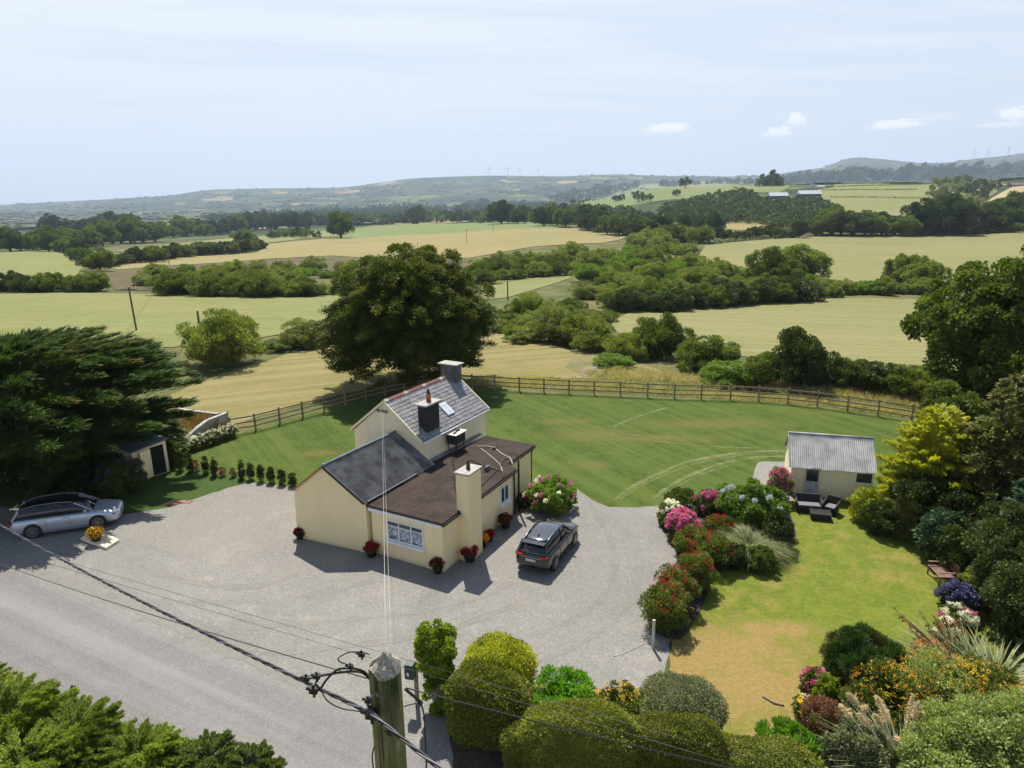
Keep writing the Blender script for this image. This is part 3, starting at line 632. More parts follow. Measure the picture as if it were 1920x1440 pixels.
# fascia and gutter
fa = MB()
for i, (k, mat_) in enumerate(((0, 'W'), (1, 'B'), (2, 'B'), (3, 'B'), (4, 'B'))):
    pa, pb = np.array([*fr2[k], ZF-.2]), np.array([*fr2[k+1], ZF-.2]); dd = unit((pb-pa)[None])[0]
    if mat_ == 'W':
        MB().bar(pa+dd*.05+[0, 0, -.02]-an*.06, pb-dd*.1+[0, 0, -.02]-an*.06, .05, .2).build('fascia', WHITE, house)
        MB().bar(pa+[0, 0, .12], pb+[0, 0, .12], .06, .07).build('roof_edge', BLACK, house)
    else:
        MB().bar(pa+[0, 0, .07]+dd*.02, pb+[0, 0, .07]-dd*.02, .12, .12).build('gutter', BLACK, house, bevel=.02)
# lean-to block with gabled front
L = 5.6
prof = [A, At, Rf, Lo, np.array([Lo[0], Lo[1], 0])]
prof = [np.array(q)-an*.0 for q in prof]
vs = [q for q in prof]+[q+e2*L for q in prof]
MB().add(vs, [(0, 1, 2, 3, 4), (9, 8, 7, 6, 5)]+[(i, i+5, (i+1) % 5+5, (i+1) % 5) for i in range(5)]).build('lean_to_wall', CREAM, house)
def corrug(name, P, U, V_, amp, n, thick, mat, parent, sheets, prefix='corrugated_sheet', jit=.012, rough=0):
    """roof skin from P spanning U (ridge direction) and V_ (down slope); waves run down the slope"""
    P, U, V_ = map(lambda q: np.array(q, float), (P, U, V_)); nn = unit(np.cross(U, V_)[None])[0]
    if nn[2] < 0: nn = -nn
    rg = random.Random(3)
    for s in range(sheets):
        a, b_ = s/sheets, (s+1)/sheets; k = max(4, n//sheets*6); mb = MB(); vv = []; up = rg.uniform(0, jit)+(.006 if s % 2 else 0)
        ext = rg.uniform(-.01, .03)
        for j in range(k+1):
            t_ = a+(b_-a)*j/k; z = amp*math.sin(t_*n*2*math.pi)+up
            q = P+U*t_+nn*z; vv += [q, q+V_*(1+ext)]
        for j in range(k+1):
            vv += [vv[2*j]-nn*thick, vv[2*j+1]-nn*thick]
        m_ = 2*(k+1); fs = []
        for j in range(k):
            fs += [(2*j, 2*j+1, 2*j+3, 2*j+2), (m_+2*j+2, m_+2*j+3, m_+2*j+1, m_+2*j), (2*j+1, m_+2*j+1, m_+2*j+3, 2*j+3)]
        fs += [(0, m_, m_+1, 1), (2*k, 2*k+1, m_+2*k+1, m_+2*k)]
        mb.add(vv, fs).build(prefix, mat, parent, smooth=False)
ov = an*.06
lift = np.array([0, 0, .03])
corrug('r', Rf+ov+lift, e2*(L-.02), (Lo-Rf)*1.02, .026, 44, .02, CORR, house, 6)
corrug('l', Rf+ov+lift, e2*(L-.02), (At-Rf)*1.04, .026, 44, .02, CORR, house, 6)
MB().tube([Rf+ov+[0, 0, .06], Rf+e2*(L-.05)+[0, 0, .06]], .07, 8).build('ridge_capping', LEAD, house)
mbv = MB().bar(Rf+an*.09+[0, 0, .0], Lo+an*.09+[0, 0, .0], .05, .13); mbv.build('bargeboard', BLACK, house)
MB().bar(Rf+an*.09+[0, 0, .0], At+an*.09+[0, 0, .0], .04, .08).build('bargeboard', CLAY, house)
MB().bar(Lo+[0, 0, .03]+e2*.1+aw*.03, Lo+[0, 0, .03]+e2*(L-1.6)+aw*.03, .12, .07).build('gutter', BLACK, house)
# tall block
ze = float(onpl(789.5, 830.4, hx, e2)[2]) if False else None
ze = float(atY(789.5, 830.4, hx[1])[2]); print('eave', ze)
E0 = g(791.7, 829, ze); E1 = g(914.2, 764.8, ze); LL = g(653, 805, ze)
wid = np.dot(LL-E0, e1); lenr = np.dot(E1-E0, e2)
E0 = E0; E1 = E0+e2*lenr; L0 = E0+e1*wid; L1 = E1+e1*wid
mid = (E0+L0)/2; ap = atY(715.8, 751.7, mid[1]); zr = float(ap[2]); print('ridge', zr, 'wid', wid, 'len', lenr)
R0 = np.array([mid[0], mid[1], zr]); R1 = R0+e2*lenr
o_ = .16
def down(pt): return np.array([pt[0], pt[1], 0])
w0 = E0-(-e1)*o_+e2*.08; w0 = E0+e1*o_+e2*.08; w1 = E1+e1*o_-e2*.08; v0 = L0-e1*o_+e2*.08; v1 = L1-e1*o_-e2*.08
zz = ze-.06; zt = zr-.10
pf = [down(w0), np.array([*w0[:2], zz]), np.array([*(R0+e2*.08)[:2], zt]), np.array([*v0[:2], zz]), down(v0)]
pb = [q+e2*(lenr-.16) for q in pf]
MB().add(pf+pb, [(0, 1, 2, 3, 4), (9, 8, 7, 6, 5)]+[(i, i+5, (i+1) % 5+5, (i+1) % 5) for i in range(5)]).build('main_wall', CREAM2, house)
# slates: every slate of the visible slope is a piece
sl = (E0-R0); sl_len = np.linalg.norm(sl); sd_ = sl/sl_len; rn = unit(np.cross(e2, sd_)[None])[0]
if rn[2] < 0: rn = -rn
MB().hexa([R0-rn*.10, R1-rn*.10, E1-rn*.10, E0-rn*.10], [R0-rn*.02, R1-rn*.02, E1-rn*.02, E0-rn*.02]).build('roof_boarding', LEAD, house)
sl2 = (L0-R0); sd2 = sl2/np.linalg.norm(sl2); rn2 = unit(np.cross(e2, sd2)[None])[0]; rn2 = rn2 if rn2[2] > 0 else -rn2
MB().hexa([R0-rn2*.10, R1-rn2*.10, L1-rn2*.10, L0-rn2*.10], [R0+rn2*.01, R1+rn2*.01, L1+rn2*.01, L0+rn2*.01]).build('rear_slope', SLATE, house)
rows_, cols_ = 13, 21; rg = random.Random(5)
ch = sl_len/rows_; cw = lenr/cols_
def slatemesh(wd, k):
    mb = MB().hexa([(0, 0, -.012), (wd-.014, 0, -.012), (wd-.014, ch*1.2, -.034), (0, ch*1.2, -.034)], [(0, 0, .004+k*.5), (wd-.014, 0, .004+k*.5), (wd-.014, ch*1.2, -.020), (0, ch*1.2, -.020)])
    return mb.mesh('slate')
slv = [slatemesh(cw, .004), slatemesh(cw, .012), slatemesh(cw, 0)]; slh = slatemesh(cw/2, .006)
SLM = [plain('slate_%d' % i, c_,   .5, var=.3, scale=3, bump=.3, bscale=30) for i, c_ in enumerate([(.185, .185, .192), (.168, .168, .176), (.20, .20, .205), (.188, .18, .18)])]
for me_ in slv+[slh]: me_.materials.append(SLM[0])
for r in range(rows_):
    xs = [(c*cw, 0) for c in range(cols_)] if r % 2 == 0 else [(0, 1)]+[(c*cw+cw/2, 0) for c in range(cols_-1)]+[(lenr-cw/2, 1)]
    for x_, half in xs:
        o = link(bpy.data.objects.new('slate', slh if half else rg.choice(slv))); o.parent = house
        pos_ = R0+e2*x_+sd_*((r+1)*ch)+rn*.028
        Mx = Matrix((Vector(e2), Vector(-sd_), Vector(np.cross(e2, -sd_)))).transposed()
        o.location = Vector(pos_-rootloc(house)); o.rotation_euler = Mx.to_euler(); o.rotation_euler.rotate_axis('Z', rg.uniform(-.012, .012))
        o.material_slots[0].link = 'OBJECT'; o.material_slots[0].material = rg.choice(SLM)
for i in range(17):
    a = R0+e2*(i*(lenr-1.0)/17+.0); b_ = R0+e2*((i+1)*(lenr-1.0)/17-.02)
    mb = MB(); vs = []
    for q in (a, b_):
        for s_ in (-1, -.5, 0, .5, 1): vs.append(q+(-e1)*s_*.16+np.array([0, 0, .075-abs(s_)*.11]))
    for q in (a, b_):
        for s_ in (-1, -.5, 0, .5, 1): vs.append(q+(-e1)*s_*.15+np.array([0, 0, .055-abs(s_)*.11]))
    fs = [(j, j+1, j+6, j+5) for j in range(4)]+[(15+j, 16+j, 11+j, 10+j) for j in range(4)]+[(0, 10, 11, 12, 13, 14, 4, 3, 2, 1), (5, 6, 7, 8, 9, 19, 18, 17, 16, 15)]
    mb.add(vs, fs).build('ridge_tile', RIDGE if i % 5 else CONC, house)
# verges, eaves
for a, b_ in ((R0, E0), (R0, L0), (R1, E1), (R1, L1)):
    s_ = -1 if a is R0 else 1
    MB().bar(a+e2*s_*.02-[0, 0, .04], b_+e2*s_*.02-[0, 0, .04], .05, .12).build('bargeboard', CREAM2, house)
MB().bar(E0-[0, 0, .09]-e1*.03, E1-[0, 0, .09]-e1*.03, .10, .08).build('gutter', WHITE, house)
MB().bar(L0-[0, 0, .09]+e1*.03, L1-[0, 0, .09]+e1*.03, .10, .08).build('gutter', WHITE, house)
dp = E1-e2*.25
MB().tube([dp-[0, 0, .1], dp-[0, 0, .2]+e1*.02, dp+e1*.06-[0, 0, .4], np.array([*(dp+e1*.06)[:2], ZF])], .035, 8).build('downpipe', WHITE, house, True)
MB().obox((hx+hy)/2+[0, 0, .04]-e1*.05-e2*.1, e2, -e1, (0, 0, 1), np.linalg.norm(hy-hx)-.1, .25, .05).build('flashing', LEAD, house)
def onroof(px, py): return onpl(px, py, R0, rn)
# front chimney on the slope
N_ = onroof(800.4, 812.5); Lc = onroof(780.7, 798); Rc = onroof(824.5, 800)
wl = max(.55, np.dot(Lc-N_, e1)); wr = max(.7, np.dot(Rc-N_, e2)); ztop = float(atY(799, 763, N_[1])[2]); print('ch', wl, wr, ztop)
ct = N_+e1*wl/2+e2*wr/2
def zbox(mb, c, wx, wy, z0, z1): return mb.obox((c[0], c[1], (z0+z1)/2), e1, e2, (0, 0, 1), wx, wy, z1-z0)
zbox(MB(), ct, wl, wr, N_[2]-.5, ztop).build('chimney_stack', DARKR, house, bevel=.01)
zbox(MB(), ct, wl+.26, wr+.26, ztop, ztop+.09).build('chimney_cap', CONC, house, bevel=.01)
cp = ct+e2*.05
MB().tube([(cp[0], cp[1], ztop+.09), (cp[0], cp[1], ztop+.55), (cp[0], cp[1], ztop+.56)], [.15, .12, .13], 12).build('chimney_pot', CLAY, house, True)
MB().tube([(cp[0], cp[1], ztop+.56), (cp[0], cp[1], ztop+.62), (cp[0], cp[1], ztop+.88)], [.10, .10, .01], 8).build('chimney_cowl', BLACK, house)
zbox(MB(), ct, wl+.12, wr+.14, N_[2]-.35, N_[2]+.04).build('flashing', LEAD, house)
# rear chimney at the far gable
Nr = onroof(848.5, 718.5)
ztr = float(atY(846, 688, Nr[1])[2]); c2 = R1-e2*.32; wr2 = 1.15
zbox(MB(), c2, wr2, .62, zr-.5, ztr).build('chimney_stack', GREYR, house, bevel=.01)
zbox(MB(), c2, wr2+.28, .62+.24, ztr, ztr+.08).build('chimney_cap', CONC, house, bevel=.01)
print('rear ch', Nr, R1, ztr)
# cream chimney on the yard side wall
Rg = g(904, 1036); zc_ = float(atY(901.7, 877, Rg[1])[2]); N2 = g(878, 893, zc_); L2 = g(854, 888, zc_); R2 = g(901.7, 877, zc_)
print('cream ch', Rg, N2, L2, R2, zc_)
cc = (L2+R2)/2; u_ = unit((R2-N2)[None])[0]; u_[2] = 0; v_ = np.array([-u_[1], u_[0], 0]); wu = np.linalg.norm(R2-N2); wv = abs(np.dot(L2-N2, v_))
cc = N2+u_*wu/2+v_*wv/2
MB().obox((cc[0], cc[1], zc_/2), u_, v_, (0, 0, 1), wu-.02, wv-.02, zc_-.0).build('chimney_stack', CREAM, house, bevel=.01)
MB().obox((cc[0], cc[1], zc_+.04), u_, v_, (0, 0, 1), wu+.12, wv+.12, .08).build('chimney_cap', CONC, house, bevel=.01)
MB().tube([(cc[0], cc[1], zc_+.08), (cc[0], cc[1], zc_+.30), (cc[0], cc[1], zc_+.32), (cc[0], cc[1], zc_+.55)], [.1, .09, .09, .02], 10).build('chimney_cowl', BLACK, house)
# skylight
q = [onroof(*p_) for p_ in ((823.5, 759), (831, 757.5), (849.3, 774.3), (840.5, 780))]
sc_ = sum(q)/4; wu_ = .62; hv = np.linalg.norm(q[0]-q[3])*.95
fr_ = MB().obox(sc_+rn*.05, e2, -sd_, rn, wu_, hv, .12).build('skylight', WHITE, house, bevel=.01)
MB().obox(sc_+rn*.112, e2, -sd_, rn, wu_-.14, hv-.16, .012).build('pane', plain('skylight_glass', (.45, .55, .62), .12), fr_)
# windows
def window(P, ex, ez, en, wd, ht, sill=True, mull=(), frame=.07, trans=None, curtain=False, sillw=.22):
    """P = centre on the wall face"""
    rec = P+en*.008
    f = MB()
    for s_ in (-1, 1):
        f.obox(rec+ex*s_*(wd/2-frame/2)+en*.02, ex, ez, en, frame, ht, .06)
        f.obox(rec+ez*s_*(ht/2-frame/2)+en*.02, ex, ez, en, wd-2*frame, frame, .058)
    for m_ in mull: f.obox(rec+ex*wd*m_+en*.02, ex, ez, en, frame*.8, ht-2*frame, .056)
    if trans: f.obox(rec+ez*ht*trans+en*.02, ex, ez, en, wd-2*frame, frame*.8, .05)
    fo = f.build('window', WHITE, house)
    MB().obox(rec+en*.004, ex, ez, en, wd-2*frame, ht-2*frame, .012).build('pane', GLASS, fo)
    if curtain:
        cm, t, o = newmat('net_curtain'); p = t.pos(); n_ = t.noise(p, 7, 4, .7, 1.5)
        b = t.n('ShaderNodeBsdfPrincipled', Base_Color=t.mix(t.ss(n_, .42, .6), (.10, .12, .17), (.62, .65, .72)), Roughness=.25); t.t.links.new(b.outputs[0], o.inputs[0])
        c = MB(); k = 30; h_ = ht*(trans+.5)-frame; vv = []
        for j in range(k+1):
            x_ = (j/k-.5)*(wd-2*frame); dz = .006*math.sin(j*1.9)
            zb = -ht/2+frame+.05+.03*math.sin(j*.63); vv += [rec+ex*x_+ez*(zb)+en*(.014+dz*.3), rec+ex*x_+ez*(-ht/2+h_)+en*(.014+dz*.3)]
        c.add(vv, [(2*j, 2*j+2, 2*j+3, 2*j+1) for j in range(k)]); c.build('net_curtain', cm, fo)
    if sill: MB().obox(P-ez*(ht/2+.07)+en*.08, ex, en, ez, wd+sillw, .22, .11).build('window_sill', WHITE, fo, bevel=.01)
    return fo
ez = np.array([0, 0, 1.])
fe = np.array([*fw_[0], 0]); ff = np.array([*fw_[1], 0]); fx = unit((ff-fe)[None])[0]; fn = np.array([fx[1], -fx[0], 0])
c_ = lambda a, b_: (540+a/3.273, 660+b_/3.273)
wq = [onwall(*c_(*p_), fe, ff) for p_ in ((610, 1038), (832, 1078), (832, 1190), (618, 1148))]
print('win', wq)
wc = sum(wq)/4; window(wc, fx, ez, fn, abs(np.dot(wq[1]-wq[0], fx)), 1.02, True, (-.17, .17), .06, .22, True)
# small window on the yard side
sa = np.array([*fw_[1], 0]); sb = np.array([*fw_[2], 0]); sx = unit((sb-sa)[None])[0]; sn = np.array([sx[1], -sx[0], 0])
d_ = lambda a, b_: (820+a/5/1.2, 820+b_/5/1.2)
d_ = lambda a, b_: (820+a/6, 820+b_/6)
wq = [onwall(*d_(*p_), sa, sb) for p_ in ((712, 605), (790, 560), (790, 660), (712, 705))]
print('win2', wq, sx, sn)
wc = sum(wq)/4; window(wc, sx, ez, sn, max(.9, abs(np.dot(wq[1]-wq[0], sx))), .95, True, (.0,), .07)
# rainwater pipes on the yard side
def pipe(px, py, pyb, mat=BLACK, r=.045, name='downpipe'):
    P = onwall(px, py, sa+sn*.09, sb+sn*.09); Q = np.array([P[0], P[1], .02])
    MB().tube([P+ez*.25, P, Q], r, 8).build(name, mat, house, True)
pipe(866, 972, 1024); pipe(964, 897, 962)
P = onwall(972, 866, sa+sn*.16, sb+sn*.16); MB().tube([P+ez*.1, np.array([P[0], P[1], 0])], .06, 8).build('soil_stack', BLACK, house, True)
q5 = np.array([*fr2[4], ZF-.2])-e2*.2+e1*.02; MB().tube([q5, q5+e1*.12-ez*.25, down(q5+e1*.12)], .045, 8).build('downpipe', BLACK, house, True)
hq = g(866, 949, ZF-.05); MB().obox(hq-ez*.05, u_, v_, ez, .32, .3, .24).build('rainwater_hopper', BLACK, house, bevel=.02)
# water tank on its stand, standing on the flat roof
tk = g(862, 836, ZF); tk = np.array([tk[0], tk[1], ZF]); tk = g(856, 843, ZF); zt_ = 1.15
tank = thing('water_tank', 'black water tank with a pale board lid on a metal stand on the flat roof', 'tank', tk)
MB().obox(tk+ez*(.45+.3), e2, e1, ez, 1.0, .62, .56).build('tank_body', BLACK, tank, bevel=.03)
MB().obox(tk+ez*1.06, e2, e1, ez, 1.15, .78, .035).build('lid', plain('pale_board', (.62, .58, .5), .7), tank)
for a in (-.4, .4):
    for b_ in (-.25, .25): MB().bar(tk+e2*a+e1*b_, tk+e2*a+e1*b_+ez*.47, .05, .05, (1, 0, 0)).build('leg', BLACK, tank)
MB().bar(tk+e2*-.4-e1*.25+ez*.25, tk+e2*.4-e1*.25+ez*.25, .03, .03).build('cross_bar', BLACK, tank)
br = MB(); br.obox(tk+ez*1.13+e2*.2, e2, e1, ez, .28, .12, .09); br.build('brick', plain('dark_brick', (.06, .04, .035), .9), tank)
MB().obox(tk+ez*1.12-e2*.25-e1*.1, e2, e1, ez, .25, .1, .06).build('brick', MATS['dark_brick'], tank)
# hoses and cables lying on the flat roof
def hose(pts, r, mat, label, z=None, cat='hose', name='hose', grp=None):
    zz_ = ZF+r+.004; P = [g(*d_(*p_), zz_) for p_ in pts]; Q = []
    for i in range(len(P)-1):
        p0, p1, p2, p3 = P[max(i-1, 0)], P[i], P[i+1], P[min(i+2, len(P)-1)]
        for j in range(6):
            t_ = j/6; Q.append(.5*((2*p1)+(-p0+p2)*t_+(2*p0-5*p1+4*p2-p3)*t_*t_+(-p0+3*p1-3*p2+p3)*t_**3))
    Q.append(P[-1]); o = MB().tube(Q, r, 6).build(name, mat, None, True); tag(o, label, cat)
PALEC = plain('grey_cable', (.5, .48, .44), .6)
hose([(440, 100), (560, 100), (640, 120), (740, 190), (820, 235), (845, 300)], .022, PALEC, 'pale grey cable curving from the tank across the flat roof edge', cat='cable', name='cable')
hose([(490, 125), (590, 200), (690, 290), (720, 340), (735, 400)], .018, PALEC, 'pale thin cable looping over the flat roof beside the chimney', cat='cable', name='cable')
hose([(490, 545), (600, 440), (700, 330), (740, 260), (800, 235)], .03, BLACK, 'black hose running along the flat roof from the cream chimney')
hose([(380, 250), (520, 315), (620, 345), (700, 370), (745, 400), (740, 440)], .03, BLACK, 'black hose crossing the middle of the flat roof to its edge')
pk = g(*d_(562, 372), ZF); tag(MB().obox(pk+ez*.12, u_, v_, ez, .42, .12, .24).build('roof_block', GREYR), 'grey concrete block lying on the flat roof by the cream chimney', 'block')
pk = g(*d_(645, 130), ZF); tag(MB().obox(pk+ez*.06, u_, v_, ez, .24, .16, .12).add([], []).build('junction_box', BLACK, bevel=.01), 'small black junction box on the pale roof cable', 'box')
pa = g(*d_(192, 565), ZF); tag(MB().tube([pa, pa+ez*1.9], .014, 6).build('aerial_mast', BLACK, None), 'thin black aerial mast rising from the flat roof left of the cream chimney', 'aerial')
# ---------------------------------------------------------------- garden shed
S0 = g(1480, 932); zse = float(atY(1481, 876, S0[1])[2]); e_l = g(1481, 875, zse); e_r = g(1641, 888, zse)
sxu = unit((e_r-e_l)[None])[0]; sbk = np.array([-sxu[1], sxu[0], 0]); sl_ = np.linalg.norm(e_r-e_l)+.1; print('shed', S0, zse, e_l, e_r, sl_)
best = None
for zr_ in np.arange(zse+.4, zse+2, .05):
    r_ = g(1490, 812, zr_); a = np.dot(r_-e_l, sxu)
    if best is None or abs(a) < best[0]: best = (abs(a), zr_, np.dot(r_-e_l, sbk))
zsr, sdep = best[1], best[2]; print('shed ridge', best)
zsr = min(max(zsr, zse+.7), zse+1.4); rl_ = g(1490, 812, zsr); sdep = np.dot(rl_-e_l, sbk)
shed = thing('garden_shed', 'cream garden shed with grey corrugated metal roof behind the patio furniture', 'shed', S0)
wl_ = e_l+sbk*.18+sxu*.12; wr_ = e_l+sxu*(sl_-.12)+sbk*.18
pf = [down(wl_), np.array([*wl_[:2], zse-.02]), np.array([*(wl_+sbk*(sdep-.18))[:2], zsr-.07]), np.array([*(wl_+sbk*(2*sdep-.36))[:2], zse-.02]), down(wl_+sbk*(2*sdep-.36))]
pb = [q+(wr_-wl_) for q in pf]
MB().add(pf+pb, [(4, 3, 2, 1, 0), (5, 6, 7, 8, 9)]+[((i+1) % 5, (i+1) % 5+5, i+5, i) for i in range(5)]).build('wall', CREAM2, shed)
rp0 = np.array([*(e_l+sbk*sdep)[:2], zsr])
corrug('f', rp0, sxu*sl_, e_l-rp0, .030, 42, .012, CORRL, shed, 8)
corrug('b', rp0, sxu*sl_, np.array([*(e_l+sbk*2*sdep)[:2], zse])-rp0, .030, 42, .012, CORRL, shed, 8)
MB().tube([rp0+ez*.02-sxu*.03, rp0+sxu*(sl_+.03)+ez*.02], .06, 8).build('ridge_capping', CORRL, shed, True)
MB().bar(rp0+ez*0-sxu*.02, e_l-sxu*.02, .04, .12).build('bargeboard', CONC, shed)
def onshed(px, py): return onwall(px, py, wl_, wr_)
sN = -sbk
DOORG = plain('grey_door_paint', (.42, .44, .47), .6)
dl = onshed(1507, 937); dr = onshed(1529.5, 937); dw = abs(np.dot(dr-dl, sxu)); dc = (dl+dr)/2; dh = min(zse-.12, 1.95); print('door', dl, dr, dw, dh)
dd_ = thing_d = MB()
D0 = down(dc)+sN*.03
do = MB().obox(D0+ez*(dh*.26), sxu, sN, ez, dw, .05, dh*.52).build('door', DOORG, shed)
f = MB()
for s_ in (-1, 1): f.obox(D0+sxu*s_*(dw/2+.04)+ez*dh/2, sxu, sN, ez, .08, .08, dh)
f.obox(D0+ez*(dh+.04), sxu, sN, ez, dw+.16, .078, .08); f.obox(D0+ez*(dh*.55), sxu, sN, ez, dw, .052, .08)
f.build('door_frame', plain('weathered_white', (.5, .5, .48), .7, var=.2), shed)
MB().obox(D0+ez*(dh*.785)-sN*.01, sxu, sN, ez, dw, .02, dh*.40).build('pane', GLASS, do)
MB().ball(D0+ez*(dh*.45)+sxu*dw*.38+sN*.05, .03).build('handle', BLACK, do)
wc = (onshed(1609, 889)+onshed(1631, 904))/2+sN*.0
f = MB(); W_, H_ = .85, .62
for s_ in (-1, 1): f.obox(wc+sN*.02+sxu*s_*W_/2, sxu, sN, ez, .08, .06, H_+.08); f.obox(wc+sN*.02+ez*s_*H_/2, sxu, sN, ez, W_-.08, .058, .08)
wo_ = f.build('window', WHITE, shed); MB().obox(wc+sN*.008, sxu, sN, ez, W_-.08, .01, H_-.08).build('pane', GLASS, wo_)
# ---------------------------------------------------------------- outhouse under the big cypress
q0 = g(291, 893); q1 = g(318.5, 884); ox = unit((q1-q0)[None])[0]; oy = np.array([-ox[1], ox[0], 0]); zo = float(atY(316, 824, q1[1])[2])
q00 = q0-ox*0.0; ql = g(276, 893.5)
fl = g(277, 892); print('outhouse', q0, q1, zo, fl)
out = thing('outhouse', 'small cream outhouse with an open dark doorway under the cypress', 'outhouse', q0)
ow = 2.1; P0 = q1-ox*ow
MB().add([P0, q1, q1+oy*2.2, P0+oy*2.2, P0+ez*(zo-.25), q1+ez*zo, q1+oy*2.2+ez*zo, P0+oy*2.2+ez*(zo-.25)], [(3, 2, 1, 0), (4, 5, 6, 7), (0, 1, 5, 4), (1, 2, 6, 5), (2, 3, 7, 6), (3, 0, 4, 7)]).build('wall', CREAM2, out)
MB().hexa([P0-ox*.1-oy*.15+ez*(zo-.24), q1+ox*.1-oy*.15+ez*(zo+.01), q1+ox*.1+oy*2.3+ez*(zo+.01), P0-ox*.1+oy*2.3+ez*(zo-.24)], [P0-ox*.1-oy*.15+ez*(zo-.14), q1+ox*.1-oy*.15+ez*(zo+.11), q1+ox*.1+oy*2.3+ez*(zo+.11), P0-ox*.1+oy*2.3+ez*(zo-.14)]).build('roof', LEAD, out)
MB().obox(q1-ox*.62+ez*(zo*.46)-oy*.012, ox, oy, ez, .85, .03, zo*.86).build('doorway', plain('dark_interior', (.006, .006, .006), .9), out)  # near-black panel on the wall face paints the shade inside the open doorway
dH = q1-ox*1.07-oy*.02; MB().obox(dH+ez*(zo*.45)-ox*.35-oy*.16, unit((ox+oy*.35)[None])[0], unit((oy-ox*.35)[None])[0], ez, .8, .04, zo*.84).build('door', CREAM, out)
# ---------------------------------------------------------------- grey garden walls by the paddock
def wallrun(pts, tops, thick, mat, label, name='garden_wall'):
    P = [g(*p_) for p_ in pts]; mb = MB()
    for i in range(len(P)-1):
        a, b_ = P[i], P[i+1]; d = unit((b_-a)[None])[0]; s_ = np.array([-d[1], d[0], 0])*thick/2
        mb.hexa([a-s_, b_-s_, b_+s_, a+s_], [a-s_+ez*tops[i], b_-s_+ez*tops[i+1], b_+s_+ez*tops[i+1], a+s_+ez*tops[i]])
    return tag(mb.build(name, mat), label, 'wall')
WALLG = plain('grey_wall_render', (.33, .33, .31), .9, var=.25, scale=2.5, bump=.5)
wallrun([(322, 846), (350, 834), (372, 825), (392, 815), (428, 803)], [.35, .55, .95, 1.15, 1.25], .28, WALLG, 'low grey rendered wall stepping down beside the white flowers')
wallrun([(428, 802), (410, 796), (380, 790), (330, 783)], [1.25, .9, .8, .8], .28, WALLG, 'grey wall closing the far side of the weedy enclosure')
sheet('rough_ground', gp([(320, 846), (428, 805), (410, 797), (330, 785), (300, 800)]), ROUGH, .03, .5, .1, 21)
# red slate slab on the shaded lawn
sp_ = g(335, 943); tag(MB().prism(jag([sp_[:2]+np.array(q) for q in ((-.9, -.3), (.7, -.1), (.75, .25), (-.5, .3))], .3, .05, np.random.default_rng(2)), .012, .05).build('paving_slab', plain('red_stone', (.22, .10, .075), .8, var=.5, scale=5)), 'flat reddish stone slab on the grass edge by the drive', 'slab')
# ---------------------------------------------------------------- post and rail fence
WOOD = plain('weathered_timber', (.24, .185, .11), .85, var=.35, scale=5, bump=.4)
def fence(pts, label):
    P = [g(*p_) for p_ in pts]; root = thing('post_and_rail_fence', label, 'fence', P[0]); rr = random.Random(len(pts))
    pm_ = MB().prism([(-.06, -.05), (.06, -.05), (.06, .05), (-.06, .05)], 0, 1.32).mesh('post'); pm_.materials.append(WOOD)
    for i, q in enumerate(P):
        o = link(bpy.data.objects.new('post', pm_)); o.parent = root; d = P[min(i+1, len(P)-1)]-P[max(i-1, 0)]
        o.location = Vector(q-P[0]); o.rotation_euler = (rr.uniform(-.02, .02), rr.uniform(-.02, .02), math.atan2(d[1], d[0])); o.scale = (1, 1, rr.uniform(.97, 1.04))
    for a, b_ in zip(P[:-1], P[1:]):
        d = unit((b_-a)[None])[0]; s_ = np.array([d[1], -d[0], 0]); s_ = s_ if s_[1] < 0 else -s_
        for h in (.42, .78, 1.17):
            MB().bar(a+s_*.075+ez*(h+rr.uniform(-.02, .02))+d*.003, b_+s_*.075+ez*(h+rr.uniform(-.02, .02))-d*.003, .04, .10).build('rail', WOOD, root)
rp_ = [(885.5, 729), (928, 731), (974, 734), (1020, 736.5), (1067, 738.5), (1114, 740.5), (1163, 742.5), (1214, 745), (1264, 747.5), (1314.5, 749), (1369, 750), (1422, 753), (1477, 757), (1532, 763), (1589, 771.5), (1646, 780), (1709, 790), (1775, 800), (1845, 812)]
fence(rp_, 'long timber post and rail fence closing the back lawn on the right of the cottage')
lp = [(433, 815), (480, 807), (525, 795), (568, 783), (608, 772), (648, 761), (686, 751), (722, 742), (758, 735), (795, 729), (840, 727), (885, 728)]
fence(lp, 'timber post and rail fence running from the grey wall to the big beech')
